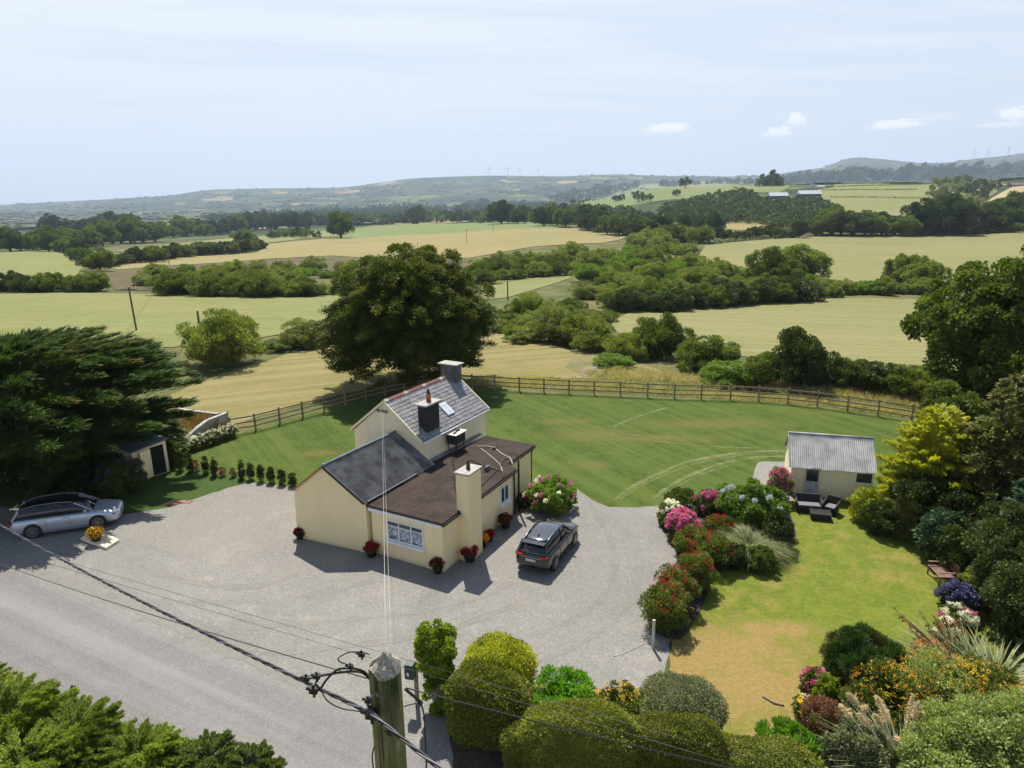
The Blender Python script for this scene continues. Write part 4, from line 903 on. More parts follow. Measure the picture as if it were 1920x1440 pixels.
# ---------------------------------------------------------------- cars
RUB = plain('tyre_rubber', (.015, .015, .016), .8, var=.2); ALLOY = plain('alloy', (.35, .36, .38), .3, .8, var=.1)
CARGL = glassm('car_glass', (.008, .01, .014)); REDL = plain('red_lens', (.35, .01, .01), .15, var=.1); LENS = plain('clear_lens', (.22, .24, .27), .1, var=.1)
def loft(sections, closed=True):
    mb = MB(); n = len(sections[0]); vs = [p_ for s_ in sections for p_ in s_]; fs = []
    for i in range(len(sections)-1):
        for j in range(n if closed else n-1): fs.append((i*n+j, i*n+(j+1) % n, (i+1)*n+(j+1) % n, (i+1)*n+j))
    fs += [tuple(range(n))[::-1], tuple(range((len(sections)-1)*n, len(sections)*n))]
    mb.add(vs, fs); return mb
def car(label, P, head, sc, paint, body, green, wb, tr, wr, roofmat, rails, plate, ybelt, cat='car'):
    """body: (x, half width, z sill, z shoulder, z top); green: (x, base half width, base z, top half width, top z)"""
    root = thing('parked_car', label, cat, P)
    org = rootloc(root); pl0 = len(bpy.data.objects)
    parts = []
    def bd(mb, name, mat, par, smooth=False, bevel=0, sub=0):
        me = mb.mesh(name); o = finish(name, me, mat, par, smooth)
        if bevel: md = o.modifiers.new('b', 'BEVEL'); md.width = bevel; md.segments = 2; md.limit_method = 'ANGLE'
        if sub: md = o.modifiers.new('s', 'SUBSURF'); md.levels = sub; md.render_levels = sub
        return o
    secs = []
    for x, hw, z0, zs, zt in body:
        secs.append([(x, -hw*.86, z0), (x, -hw*.98, z0+.1), (x, -hw, z0+(zs-z0)*.55), (x, -hw*.97, zs), (x, -hw*.86, zt-.015), (x, -hw*.45, zt+.01), (x, hw*.45, zt+.01), (x, hw*.86, zt-.015), (x, hw*.97, zs), (x, hw, z0+(zs-z0)*.55), (x, hw*.98, z0+.1), (x, hw*.86, z0)])
    bo = bd(loft(secs), 'body', paint, root, True, 0, 2)
    gs = []
    for x, hb, zb, ht, zt in green: gs.append([(x, -hb, zb-.03), (x, -(hb+ht)/2-.012, (zb+zt)/2), (x, -ht, zt), (x, 0, zt+.025), (x, ht, zt), (x, (hb+ht)/2+.012, (zb+zt)/2), (x, hb, zb-.03)])
    bd(loft(gs), 'windows', CARGL, root, True, 0, 0)
    # roof skin over the glasshouse
    rs = []
    gi = [q for q in green if q[4] > green[0][2]+.2]
    for x, hb, zb, ht, zt in gi: rs.append([(x, -ht-.02, zt-.03), (x, -ht+.03, zt+.02), (x, 0, zt+.045), (x, ht-.03, zt+.02), (x, ht+.02, zt-.03), (x, 0, zt-.02)])
    bd(loft(rs), 'roof', roofmat, root, True, 0, 1)
    for s_ in (-1, 1):
        f = green[-1]; k = gi[-1]; b0 = green[0]; k0 = gi[0]
        bd(MB().bar((f[0], s_*f[1], f[2]-.02), (k[0], s_*(k[3]+.01), k[4]), .06, .06), 'pillar', paint, root)
        bd(MB().bar((b0[0], s_*b0[1], b0[2]-.02), (k0[0], s_*(k0[3]+.01), k0[4]), .12, .09), 'pillar', paint, root)
        m_ = len(gi)//2; q = gi[m_]; bd(MB().bar((q[0], s_*(q[1]+.012), q[2]), (q[0], s_*(q[3]+.01), q[4]), .06, .03, (1, 0, 0)), 'door_pillar', BLACK, root)
        mir = bd(MB().ball((f[0]-.30, s_*(f[1]+.16), f[2]+.07), .1, 10, 6, (.7, 1.1, .7)), 'mirror', paint if s_ < 0 else BLACK, root, True)
        if rails: bd(MB().tube([(gi[0][0]+.1, s_*(gi[0][3]-.03), gi[0][4]+.03), (gi[0][0]+.25, s_*(gi[0][3]-.03), gi[0][4]+.085)]+[(q[0], s_*(q[3]-.03), q[4]+.085) for q in gi[1:-1]]+[(gi[-1][0]-.05, s_*(gi[-1][3]-.03), gi[-1][4]+.03)], .018, 6), 'roof_rail', ALLOY, root, True)
        for dx in ybelt: bd(MB().obox((dx, s_*(body[3][1]+.005), gi[0][2]-.13), (1, 0, 0), (0, 1, 0), (0, 0, 1), .2, .03, .03), 'door_handle', paint, root, bevel=.008)
        for dx in ybelt: bd(MB().obox((dx+.16, s_*(body[3][1]*.996), .62), (1, 0, 0), (0, 1, 0), (0, 0, 1), .012, .01, .5), 'door_seam', BLACK, root)
        bd(MB().bar((-wb/2+.42, s_*(body[3][1]-.0), .27), (wb/2-.42, s_*(body[3][1]-.0), .27), .05, .10), 'sill_trim', BLACK if not rails or paint.name.startswith('dark') else ALLOY, root)
        x0 = body[0][0]; x1 = body[-1][0]; zs = body[1][3]
        bd(MB().obox((x0+.05, s_*body[1][1]*.74, zs+.0), unit(np.array([[1, -s_*.35, 0]]))[0], unit(np.array([[s_*.35, 1, 0]]))[0], (0, 0, 1), .14, .42, .10), 'tail_light', REDL, root, bevel=.03)
        bd(MB().obox((x1-.20, s_*body[-2][1]*.82, body[-2][3]-.01), unit(np.array([[1, s_*.6, 0]]))[0], unit(np.array([[-s_*.6, 1, 0]]))[0], (0, 0, 1), .14, .36, .11), 'headlight', LENS, root, bevel=.03)
        for wx in (-wb/2, wb/2):
            hw = body[3][1]
            arch = MB(); vv = []; k = 14; ra = wr+.065
            for j in range(k+1):
                a = math.pi*j/k; vv += [(wx+ra*math.cos(a), s_*(hw+.006), wr+ra*math.sin(a)*1.02), (wx+ra*math.cos(a), s_*(hw-.2), wr+ra*math.sin(a)*1.02)]
            fs = [(2*j, 2*j+1, 2*j+3, 2*j+2) for j in range(k)]+[tuple(2*j for j in range(k+1)), tuple(2*j+1 for j in range(k+1))[::-1]]
            vv += [(wx+ra, s_*(hw+.006), .2), (wx-ra, s_*(hw+.006), .2)]
            fs += [(0, 2*k, len(vv)-1, len(vv)-2)]
            bd(arch.add(vv, fs), 'wheel_arch', BLACK, root)
            wy = s_*(hw-.10)
            wh = bd(MB().tube([(wx, wy-s_*.11, wr), (wx, wy-s_*.09, wr), (wx, wy+s_*.10, wr), (wx, wy+s_*.125, wr)], [wr*.93, wr, wr, wr*.94], 24), 'wheel', RUB, root)
            rm = MB(); rr_ = wr*.70
            rm.tube([(wx, wy+s_*.115, wr), (wx, wy+s_*.135, wr)], [rr_*.22, rr_*.2], 10)
            for j in range(10):
                a = 2*math.pi*j/10+.2; rm.bar((wx, wy+s_*.131, wr), (wx+rr_*math.cos(a), wy+s_*.131, wr+rr_*math.sin(a)), .035, .012, (0, 1, 0))
            for j in range(24):
                a = 2*math.pi*j/24; b_ = 2*math.pi*(j+1)/24
                rm.bar((wx+rr_*math.cos(a), wy+s_*.128, wr+rr_*math.sin(a)), (wx+rr_*math.cos(b_), wy+s_*.128, wr+rr_*math.sin(b_)), .03, .02, (0, 1, 0))
            bd(rm, 'rim', ALLOY, wh)
    x0 = body[0][0]
    pp = bd(MB().obox((x0-.035, 0, plate[1]), (1, 0, 0), (0, 1, 0), (0, 0, 1), .02, .5, .11), 'number_plate', WHITE, root)
    cu = bpy.data.curves.new('txt', 'FONT'); cu.body = plate[0]; cu.size = .105; cu.align_x = 'CENTER'; cu.align_y = 'CENTER'; cu.extrude = .001
    to = bpy.data.objects.new('txt', cu); me = bpy.data.meshes.new_from_object(to); bpy.data.objects.remove(to)
    o = finish('lettering', me, BLACK, pp); o.location = (x0-.049, 0, plate[1]); o.rotation_euler = (math.pi/2, 0, -math.pi/2)
    root.rotation_euler = (0, 0, head); root.scale = (sc, sc, sc); return root, bd
SILVER = plain('silver_blue_paint', (.46, .50, .57), .28, .45, var=.03, coat=.6); DARKP = plain('dark_grey_paint', (.028, .028, .031), .2, .3, var=.05, coat=.8)
PANO = plain('panoramic_roof', (.008, .008, .01), .08, var=.1)
def carpos(pr, pf, wb, hw):
    a, b_ = g(*pr), g(*pf); d = unit((b_-a)[None])[0]; n_ = np.array([-d[1], d[0], 0]); sc = np.linalg.norm(b_-a)/wb
    return (a+b_)/2+n_*hw*sc, math.atan2(d[1], d[0]), sc
P, hd, s_ = carpos((61, 1010), (190, 991), 2.79, .80); s_ = min(s_, 1.06)
car('silver-blue estate car parked beside the cypress at the road edge', P+[0, 0, .03], hd, s_, SILVER,
    [(-2.36, .70, .36, .62, .74), (-2.30, .84, .25, .80, .93), (-1.8, .90, .20, .86, .96), (-.8, .91, .18, .88, .97), (.4, .91, .18, .86, .95), (1.1, .91, .19, .84, .955), (1.7, .90, .20, .78, .90), (2.2, .84, .22, .68, .78), (2.38, .70, .28, .60, .66)],
    [(-2.22, .70, .95, .66, .98), (-1.92, .76, .955, .60, 1.37), (-1.2, .80, .96, .62, 1.45), (-.3, .81, .96, .63, 1.48), (.45, .80, .96, .61, 1.44), (1.22, .72, .96, .66, .98)],
    2.79, .80, .335, PANO, True, ('171-C-2208', .60), (-.95, .05))
P, hd, s_ = carpos((1037.8, 1069), (1074, 1023), 2.64, .80); s_ = max(.95, min(s_, 1.05)); print('suv', P, hd, s_)
r_, bd_ = car('dark grey SUV parked on the gravel beside the cottage', P+[0, 0, .024], hd, s_, DARKP,
    [(-2.18, .72, .42, .80, .92), (-2.10, .85, .30, .98, 1.05), (-1.6, .91, .25, 1.00, 1.06), (-.8, .92, .22, 1.00, 1.05), (.3, .92, .22, .97, 1.04), (1.0, .92, .23, .95, 1.06), (1.6, .91, .25, .92, 1.01), (2.05, .85, .28, .80, .90), (2.2, .70, .34, .68, .76)],
    [(-2.08, .72, 1.04, .70, 1.08), (-1.66, .76, 1.05, .60, 1.50), (-1.0, .80, 1.05, .63, 1.575), (-.2, .81, 1.05, .64, 1.60), (.35, .80, 1.05, .62, 1.56), (1.12, .72, 1.06, .68, 1.09)],
    2.64, .80, .35, plain('dark_roof_paint', (.06, .065, .075), .12, .3, var=.03, coat=.9), True, ('161-C-7054', .78), (-.8, .15))
bd_(MB().obox((-1.82, 0, 1.515), (1, 0, 0), (0, 1, 0), (0, 0, 1), .30, 1.16, .035), 'spoiler', DARKP, r_, bevel=.012)
bd_(MB().hexa([(-1.3, -.015, 1.6), (-1.12, -.015, 1.6), (-1.12, .015, 1.6), (-1.3, .015, 1.6)], [(-1.32, -.006, 1.68), (-1.26, -.006, 1.68), (-1.26, .006, 1.68), (-1.32, .006, 1.68)]), 'aerial_fin', BLACK, r_)
bd_(MB().bar((-2.225, -.55, .93), (-2.225, .55, .93), .02, .03), 'chrome_strip', ALLOY, r_)
bd_(MB().bar((-2.1, -.08, 1.12), (-1.98, .28, 1.2), .02, .03), 'wiper', BLACK, r_)
# ---------------------------------------------------------------- garden furniture
RAT = plain('black_rattan', (.012, .012, .013), .6, var=.4, scale=40, bump=.6, bscale=60); CUSH = plain('grey_cushion', (.16, .16, .165), .9)
def sofa(label, name, P, rz, wd, cat, grp=None):
    root = thing(name, label, cat, P, grp); ex = np.array([math.cos(rz), math.sin(rz), 0]); ey = np.array([-math.sin(rz), math.cos(rz), 0])
    P = np.array(P); o = lambda c, a, b_, h, sx, sy, sz: P+ex*a+ey*b_+ez*h
    MB().obox(P+ez*.2, ex, ey, ez, wd, .68, .32).build('base', RAT, root, bevel=.02)
    MB().hexa([P+ex*a*wd/2+ey*b_+ez*.3 for a, b_ in ((-1, .24), (1, .24), (1, .34), (-1, .34))], [P+ex*a*wd/2*.96+ey*b_+ez*.86 for a, b_ in ((-1, .36), (1, .36), (1, .43), (-1, .43))]).build('backrest', RAT, root)
    for s_ in (-1, 1):
        MB().tube([P+ex*s_*(wd/2)+ey*.36+ez*.66, P+ex*s_*(wd/2+.02)+ey*-.1+ez*.62, P+ex*s_*(wd/2)-ey*.34+ez*.52, P+ex*s_*(wd/2-.02)-ey*.35+ez*.03], [.05, .055, .05, .04], 8).build('armrest', RAT, root, True)
        MB().obox(P+ex*s_*(wd/2-.02)+ey*.0+ez*.42, ex, ey, ez, .04, .62, .3).build('side_panel', RAT, root)
    MB().obox(P+ez*.41-ey*.03, ex, ey, ez, wd-.14, .58, .10).build('seat_cushion', CUSH, root, bevel=.03)
    return root
pz = g(1515, 958); sofa('black rattan two-seat sofa with grey cushion beside the shed door', 'garden_sofa', pz, math.atan2(sxu[1], sxu[0])+.05, 1.25, 'sofa')
pz = g(1557, 962); sofa('single black rattan armchair right of the rattan sofa', 'garden_chair', pz, math.atan2(sxu[1], sxu[0])-.45, .66, 'chair')
pz = g(1537, 972); rt = thing('coffee_table', 'low black rattan table in front of the patio sofa', 'table', pz)
MB().obox(pz+ez*.19, sxu, sbk, ez, .98, .62, .30).build('base', RAT, rt, bevel=.01); MB().obox(pz+ez*.36, sxu, sbk, ez, 1.04, .68, .04).build('tabletop', plain('black_glass_top', (.03, .03, .033), .2), rt)
# slatted bench under the right hand trees
WOODR = plain('red_brown_timber', (.20, .11, .085), .7, var=.3, scale=8)
pb_ = g(1764, 1088); bn = thing('garden_bench', 'slatted brown wooden bench on the lawn under the right-hand trees', 'bench', pb_)
bx = unit(np.array([[.30, -.95, 0]]))[0]; by = np.array([-bx[1], bx[0], 0]); by = by
bx, by = np.array([1, -.08, 0]), np.array([.08, 1, 0])
for k in range(9): MB().obox(pb_+bx*(-.32+.08*k)+ez*.44, bx, by, ez, .055, 1.05, .025).build('slat', WOODR, bn)
for k in range(8): MB().obox(pb_+bx*.40+by*(-.46+.13*k)+ez*.70, bx, by, ez, .02, .06, .42).build('slat', WOODR, bn)
MB().obox(pb_+bx*.40+ez*.93, bx, by, ez, .04, 1.1, .07).build('back_rail', WOODR, bn)
for a in (-.34, .4):
    for b_ in (-.5, .5): MB().obox(pb_+bx*a+by*b_+ez*(.22 if a < 0 else .46), bx, by, ez, .06, .06, .44 if a < 0 else .92).build('leg', WOODR, bn)
for b_ in (-.5, .5): MB().obox(pb_+bx*.02+by*b_+ez*.64, bx, by, ez, .78, .07, .04).build('armrest', WOODR, bn)
# ---------------------------------------------------------------- foliage materials
LV = {}
def lm(k, a, b_, c=None, tr=.3): LV[k] = leafm('leaves_'+k, a, b_, c, tr); return LV[k]
lm('cypress', (.022, .050, .014), (.075, .125, .032), (.09, .08, .025), .15); lm('beech', (.030, .052, .012), (.145, .185, .038), (.165, .15, .04), .3)
lm('sycamore', (.035, .06, .014), (.13, .175, .035), None, .35); lm('dark', (.025, .042, .013), (.08, .105, .028), None, .2)
lm('golden', (.34, .36, .04), (.55, .52, .09), (.20, .24, .045), .3); lm('spruce', (.06, .08, .024), (.17, .18, .06), (.13, .12, .04), .15)
lm('blue', (.035, .065, .045), (.08, .13, .085), None, .2); lm('willow', (.10, .125, .032), (.23, .26, .085), None, .35)
lm('willow_grey', (.13, .155, .06), (.24, .27, .12), None, .3); lm('bright', (.085, .15, .028), (.18, .25, .055), None, .4)
lm('midgreen', (.05, .08, .018), (.15, .185, .038), None, .3); lm('hedge', (.075, .10, .018), (.25, .265, .05), (.17, .17, .04), .25)
lm('privet', (.24, .27, .025), (.44, .42, .05), (.14, .19, .025), .35); lm('ivy', (.12, .18, .02), (.32, .38, .05), (.17, .23, .03), .35)
lm('sage', (.085, .10, .055), (.22, .235, .145), None, .2); lm('grass', (.14, .17, .09), (.32, .34, .20), None, .3); lm('lush', (.08, .2, .02), (.16, .30, .04), None, .4)
lm('straw', (.30, .25, .15), (.42, .35, .23), (.16, .18, .07), .3); lm('heather', (.12, .05, .04), (.22, .11, .08), (.10, .10, .04), .25)
lm('fern', (.10, .15, .022), (.28, .35, .06), (.11, .15, .022), .4); lm('palegreen', (.17, .21, .08), (.32, .38, .16), None, .3)
lm('pink', (.60, .10, .24), (.78, .33, .45), None, .3); lm('magenta', (.5, .04, .13), (.65, .12, .25), None, .3); lm('white', (.65, .67, .6), (.8, .8, .75), None, .3)
lm('red', (.34, .012, .018), (.50, .04, .04), None, .3); lm('orange', (.60, .22, .02), (.75, .42, .05), None, .3); lm('yellow', (.65, .48, .04), (.8, .65, .12), None, .3)
lm('violet', (.05, .05, .15), (.12, .12, .27), None, .3); lm('paleblue', (.35, .42, .6), (.55, .62, .7), None, .3); lm('plume', (.48, .40, .26), (.66, .58, .42), None, .3)
lm('wine', (.06, .012, .018), (.20, .02, .03), None, .2); lm('bronze', (.16, .06, .035), (.25, .10, .05), None, .3)
BARK = plain('bark', (.06, .048, .035), .95, var=.4, scale=6, bump=.6)
def depth(P): return float(np.dot(np.array(P)-C0, np.array(_fw)))
def dims(px, pyb, pyt, wpx):
    P = T(px, pyb); r = wpx*depth(P)/F/2; h = float(atY(px, pyt, P[1])[2]-P[2]); return P, r, h
def boughs(rng, P, h0, h1, rad, nb, ns, slen, swd, wind=(0, 0, 0), up=.2, thick=.35, flat=.4, prof=None, dirw=(.0, 0, .15), noise=.35, droop=.1, fill=.3):
    prof = prof or (lambda t_: math.sqrt(max(0, 1-t_*t_)))
    wind = np.array(wind, float); V = []; Tt = []; tot = 0; jobs = []
    for i in range(nb):
        t_ = rng.uniform(0, 1)**.8; z = h0+(h1-h0)*t_; a = rng.uniform(0, 2*math.pi); L_ = rad*prof(t_)*rng.uniform(.75, 1.1)+.2
        d = np.array([math.cos(a), math.sin(a), up]); jobs.append((np.array(P)+[0, 0, z-up*L_*.3], d*L_+wind*(.3+t_), L_, z)); tot += L_**1.5
    for s_, v, L_, z in jobs:
        n = int(ns*L_**1.5/tot)+2; t_ = rng.uniform(fill, 1, n)**.6
        w_ = (thick*L_*(1.15-t_))[:, None]*.6+.12*thick*rad/3
        q = s_+v*t_[:, None]; q[:, 2] += -droop*L_*t_**2
        q = q+rng.normal(size=(n, 3))*w_*np.array([1, 1, flat])
        D = unit(v[None]/L_+np.array(dirw)+rng.normal(size=(n, 3))*noise*np.array([1, 1, .6]))
        sz = slen*rng.uniform(.6, 1.3, n)
        V.append(leafquads(rng, q, D, sz, sz*swd, .08, nrm=np.tile([0, 0, 1.], (n, 1)))); b_ = rng.uniform(-.25, .25); Tt.append(np.clip(rng.uniform(.2, .75, n)+b_, 0, 1))
    return np.concatenate(V), np.concatenate(Tt)
def corevt(rng, c, rad, amp=.15, sub=3):
    Q = filler(c, rad, rng, 7000, .10); return Q, rng.uniform(.1, .6, len(Q)//4)
def treeobj(name, label, P, vts, mat, trunk=None, group=None, cat='tree', extra=()):
    r = thing(name, label, cat, P, group); leafobj('crown', vts, mat, r)
    if trunk is not None: trunk.build('trunk', BARK, r, True)
    for nm, v, m_ in extra: leafobj(nm, v, m_, r, 'stuff')
    return r
rng = np.random.default_rng(11)
# wind-swept cypress on the left
P = g(40, 905); P0 = P
vt = [boughs(rng, P, 1.9, 7.9, 8.8, 330, 210000, .50, .15, wind=(2.6, .6, .9), up=.18, thick=.13, flat=.45, prof=lambda t_: (1-t_**2.2)**.5*(.78+.22*math.sin(min(1, t_*2.2)*math.pi/2)), dirw=(.55, .10, .38), noise=.48, droop=.12)]
vt.append(boughs(rng, P+[1.5, 3.6, 0], .3, 3.2, 6.0, 110, 60000, .45, .2, wind=(1.5, 0, .3), up=.12, thick=.2, flat=.6, dirw=(.4, 0, .1), noise=.5, droop=.25)); vt.append(boughs(rng, P+[-7, 3.0, 0], .2, 3.5, 6.5, 90, 50000, .45, .2, wind=(1.5, 0, .3), up=.12, thick=.2, flat=.6, dirw=(.4, 0, .1), noise=.5, droop=.25))
vt.append(corevt(rng, P+[.4, .2, 3.7], (6.3, 6.0, 3.0), .25)); vt.append(corevt(rng, P+[-7, .5, 3.2], (5.5, 5.0, 3.0), .25))
vt.append(boughs(rng, P+[-9, 1, 0], 1.5, 7.8, 8, 160, 90000, .50, .15, wind=(2.4, .5, .8), up=.18, thick=.13, flat=.45, dirw=(.55, .1, .38), noise=.48))
treeobj('cypress_tree', 'huge dark wind-swept cypress leaning right over the parked silver estate car', P, vt, LV['cypress'], limbs(rng, P, P+[.8, .2, 6], 3, 8, .45))
# big beech behind the cottage
P, r, h = dims(772, 722, 466, 306); print('beech', P, r, h)
cz = h*.54
v1 = crown(rng, P+[0, 0, cz], (r*.97, r*.9, h*.45), 300, .15, 130000, .20, .5, .7, .35, -1, (.55, 1.0), .74, .2)
v2 = boughs(rng, P, h*.12, h*.93, r*1.0, 380, 150000, .24, .42, up=.38, thick=.16, flat=.7, prof=lambda t_: math.sqrt(max(.06, 1-((t_-.38)/.66)**2)), dirw=(0, 0, .1), noise=.55, droop=.28, fill=.5)
treeobj('beech_tree', 'large round dark beech standing behind the cottage', P, [v1, v2], LV['beech'], limbs(rng, P, P+[0, 0, h*.8], r*.6, 10, .42))
# sycamore on the right edge
P, r, h = dims(1895, 800, 478, 350); print('syc', P, r, h)
v1 = crown(rng, P+[0, 0, h*.60], (r, r*.9, h*.42), 150, .20, 75000, .26, .75, .5, .2, -1, (.5, 1.0), .60, .15)
v2 = crown(rng, P+[r*.2, -.5, h*.25], (r*.75, r*.7, h*.25), 60, .25, 22000, .24, .75, .5, .2)
treeobj('sycamore_tree', 'tall leafy sycamore at the right edge behind the golden conifer', P, [v1, v2], LV['sycamore'], limbs(rng, P, P+[0, 0, h*.85], r*.6, 9, .35))
# conifers and evergreens along the right side
P, r, h = dims(1738, 975, 765, 190); print('gold', P, r, h)
v1 = boughs(rng, P, .2, h, r*1.02, 320, 80000, .20, .32, up=.5, thick=.18, flat=.7, prof=lambda t_: (1-t_**1.7)**.75, dirw=(0, 0, .4), noise=.4)
treeobj('golden_conifer', 'golden yellow conifer standing beside the garden shed', P, [v1, corevt(rng, P+[0, 0, h*.42], (r*.72, r*.72, h*.40))], LV['golden'], limbs(rng, P, P+[0, 0, h*.8], .6, 4, .14))
def conif(label, px, pyb, pyt, wpx, mat, n=32000, name='conifer', up=.15, sl=.30, prof=None, droop=.15, core=.66, sw=.3, th=.16):
    P, r, h = dims(px, pyb, pyt, wpx); prof = prof or (lambda t_: (1-t_)**.75+.05)
    v = boughs(rng, P, .3, h, r*1.1, 150, n, sl, sw, up=up, thick=th, flat=.55, prof=prof, dirw=(0, 0, .12), noise=.45, droop=droop)
    return treeobj(name, label, P, [v, corevt(rng, P+[0, 0, h*.40], (r*core, r*core, h*.42))], mat, limbs(rng, P, P+[0, 0, h*.85], .5, 3, .16))
def shrub(label, px, pyb, pyt, wpx, mat, n=12000, size=.10, name='shrub', nb=60, br=.3, core=.78, asp=.5, up=.25, flowers=None, cat='shrub', group=None, fsize=.06, fn=900, clus=None, hs=1.0, sh=(.6, 1.0), droop=.1, lift=0):
    P, r, h = dims(px, pyb, pyt, wpx); h = max(h, .3)
    v = crown(rng, P+[0, 0, h*.5+lift], (r*.9, r*.9, h*.5*hs), nb, br, n, size, asp, .6, up, -1, sh, core, droop)
    if flowers is None:
        o = leafobj(name, [v], mat, None); me = o.data
        V = np.empty(len(me.vertices)*3, np.float32); me.vertices.foreach_get('co', V); V = V.reshape(-1, 3)-np.array(P, np.float32); me.vertices.foreach_set('co', V.ravel()); o.location = Vector(P)
        return tag(o, label, cat, group)
    root = thing(name, label, cat, P, group); leafobj('foliage', [v], mat, root)
    for fm, fn_, cl_, fs_ in flowers:
        d = unit(rng.normal(size=(cl_*3, 3))+np.array([0, -.25, .55])); d = d[d[:, 2] > .0][:cl_]
        c0 = P+[0, 0, h*.5+lift]+d*np.array([r*.97, r*.97, h*.56*hs])*rng.uniform(.93, 1.06, (len(d), 1)); k = rng.integers(0, len(d), fn_)
        e = unit(rng.normal(size=(fn_, 3))+[0, 0, .3]); pp = c0[k]+e*fs_*1.1*rng.uniform(.3, 1, (fn_, 1)); s_ = fs_*.75*rng.uniform(.6, 1.2, fn_)
        leafobj('flower_heads', [(leafquads(rng, pp, e+rng.normal(size=(fn_, 3))*.7, s_, s_*.9, .0), np.clip(rng.uniform(0, 1, fn_), 0, 1))], LV[fm], root, 'stuff')
    return root
conif('olive-green spruce with spreading boughs right of the golden conifer', 1862, 1010, 705, 210, LV['spruce'], 60000, 'spruce_tree')
conif('bluish conifer hanging over the right edge of the lawn', 1935, 1120, 850, 170, LV['blue'], 30000, 'spruce_tree')
conif('olive conifer below the sycamore at the far right edge', 1940, 900, 640, 170, LV['spruce'], 30000, 'spruce_tree')
shrub('glossy dark evergreen between the golden conifer and the lawn', 1745, 1010, 895, 140, LV['dark'], 20000, .13, asp=.6, name='evergreen_shrub')
shrub('tall dark laurel in the shade of the right-hand trees', 1835, 1040, 925, 130, LV['dark'], 20000, .14, asp=.55, name='evergreen_shrub')
shrub('low golden-leaved shrub at the corner of the shed', 1625, 978, 925, 75, LV['privet'], 7000, .10, name='golden_shrub')
shrub('dark low shrub under the golden-leaved bush by the shed', 1655, 998, 945, 90, LV['dark'], 8000, .11, name='evergreen_shrub')
for x_, y_, yt_, w_, l_ in ((1683, 1010, 930, 26, 'left one of two narrow upright cypresses by the lawn edge'), (1706, 1018, 938, 28, 'right one of two narrow upright cypresses by the lawn edge')):
    shrub(l_, x_, y_, yt_, w_, LV['spruce'], 4200, .12, asp=.3, up=1.6, name='column_cypress', nb=30, br=.7)
shrub('large-leaved bluish rhododendron on the lawn edge left of the bench', 1752, 1048, 958, 72, LV['blue'], 3600, .24, asp=.42, name='rhododendron', sh=(.75, 1.0))
shrub('large-leaved bluish rhododendron right of the bench', 1840, 1090, 985, 80, LV['blue'], 3800, .24, asp=.42, name='rhododendron', sh=(.75, 1.0))
shrub('tall dense dark-green evergreen filling the right edge above the blue hydrangea', 1905, 1165, 955, 190, LV['dark'], 42000, .12, asp=.5, name='evergreen_shrub', nb=140, br=.22)
shrub('dark evergreen mass beside the strappy plants at the right edge', 1925, 1230, 1070, 170, LV['dark'], 26000, .12, asp=.5, name='evergreen_shrub', nb=100)
shrub('bright green rounded shrub behind the bench', 1822, 1135, 1065, 55, LV['willow'], 6000, .10)
shrub('dark undergrowth mass behind the bench', 1800, 1070, 985, 110, LV['dark'], 14000, .13, asp=.5, name='evergreen_shrub')
shrub('dark elder mass between the sycamore and the fence end', 1780, 850, 730, 120, LV['midgreen'], 15000, .2, asp=.6)
# ---------------------------------------------------------------- flower bed in the middle of the garden
shrub('pale-blue and green mophead hydrangea at the back of the island bed', 1408, 985, 912, 125, LV['bright'], 12000, .13, asp=.65, name='hydrangea', flowers=[('paleblue', 600, 9, .12)])
shrub('pink hydrangea at the back left of the island bed', 1327, 960, 925, 55, LV['midgreen'], 4000, .10, name='hydrangea', flowers=[('pink', 2600, 26, .12)])
shrub('large deep pink hydrangea at the left edge of the island bed', 1277, 1010, 962, 58, LV['midgreen'], 4200, .10, name='hydrangea', flowers=[('pink', 5200, 60, .12)])
shrub('white-flowered bush at the left end of the island bed', 1258, 985, 942, 46, LV['midgreen'], 4200, .10, name='white_flowering_bush', flowers=[('white', 2200, 24, .10)])
shrub('leafy green shrub at the back left of the island bed', 1272, 955, 918, 60, LV['midgreen'], 6000, .10)
shrub('dark green mound of perennials at the back of the island bed', 1360, 955, 915, 70, LV['bright'], 5000, .11, flowers=[('yellow', 260, 14, .07)], name='perennial_clump')
for i, (x_, yb_, yt_, w_, l_) in enumerate([(1300, 1040, 990, 75, 'red fuchsia just below the deep pink hydrangea'), (1345, 1010, 970, 60, 'red-flowered bush in the middle of the island bed'), (1330, 1062, 1005, 80, 'red fuchsia in the centre of the island bed, left of the tall grass'),
                                            (1300, 1105, 1040, 75, 'red-flowered shrub where the island bed narrows'), (1262, 1140, 1068, 80, 'large red-flowered shrub in the tail of the island bed'), (1245, 1178, 1100, 85, 'lowest red-flowered shrub, behind the short white post')]):
    shrub(l_, x_, yb_, yt_, w_, LV['midgreen'], 8500, .085, name='fuchsia_bush', flowers=[('red', 750, 60, .06)], nb=80)
shrub('dark green bush in front of the tall grass in the island bed', 1425, 1066, 1030, 60, LV['midgreen'], 6000, .10)
shrub('dark glossy bush at the right side of the island bed', 1455, 1025, 965, 60, LV['dark'], 6000, .11)
shrub('low dark shrub beside the lawn at the bottom of the island bed', 1370, 1062, 1020, 55, LV['dark'], 5000, .10)
P, r, h = dims(1405, 1035, 950, 115)
rt = thing('ornamental_grass', 'tall fountain of pale striped grass in the island bed', 'ornamental grass', P)
leafobj('blades', [blades(rng, P+[0, 0, .1], 4600, 1.65, .024, .75, .95, 5, .45)], LV['grass'], rt, 'stuff')
shrub('pink hydrangea against the left end of the shed', 1460, 938, 880, 44, LV['bright'], 6000, .10, name='hydrangea', flowers=[('pink', 2400, 46, .10)])
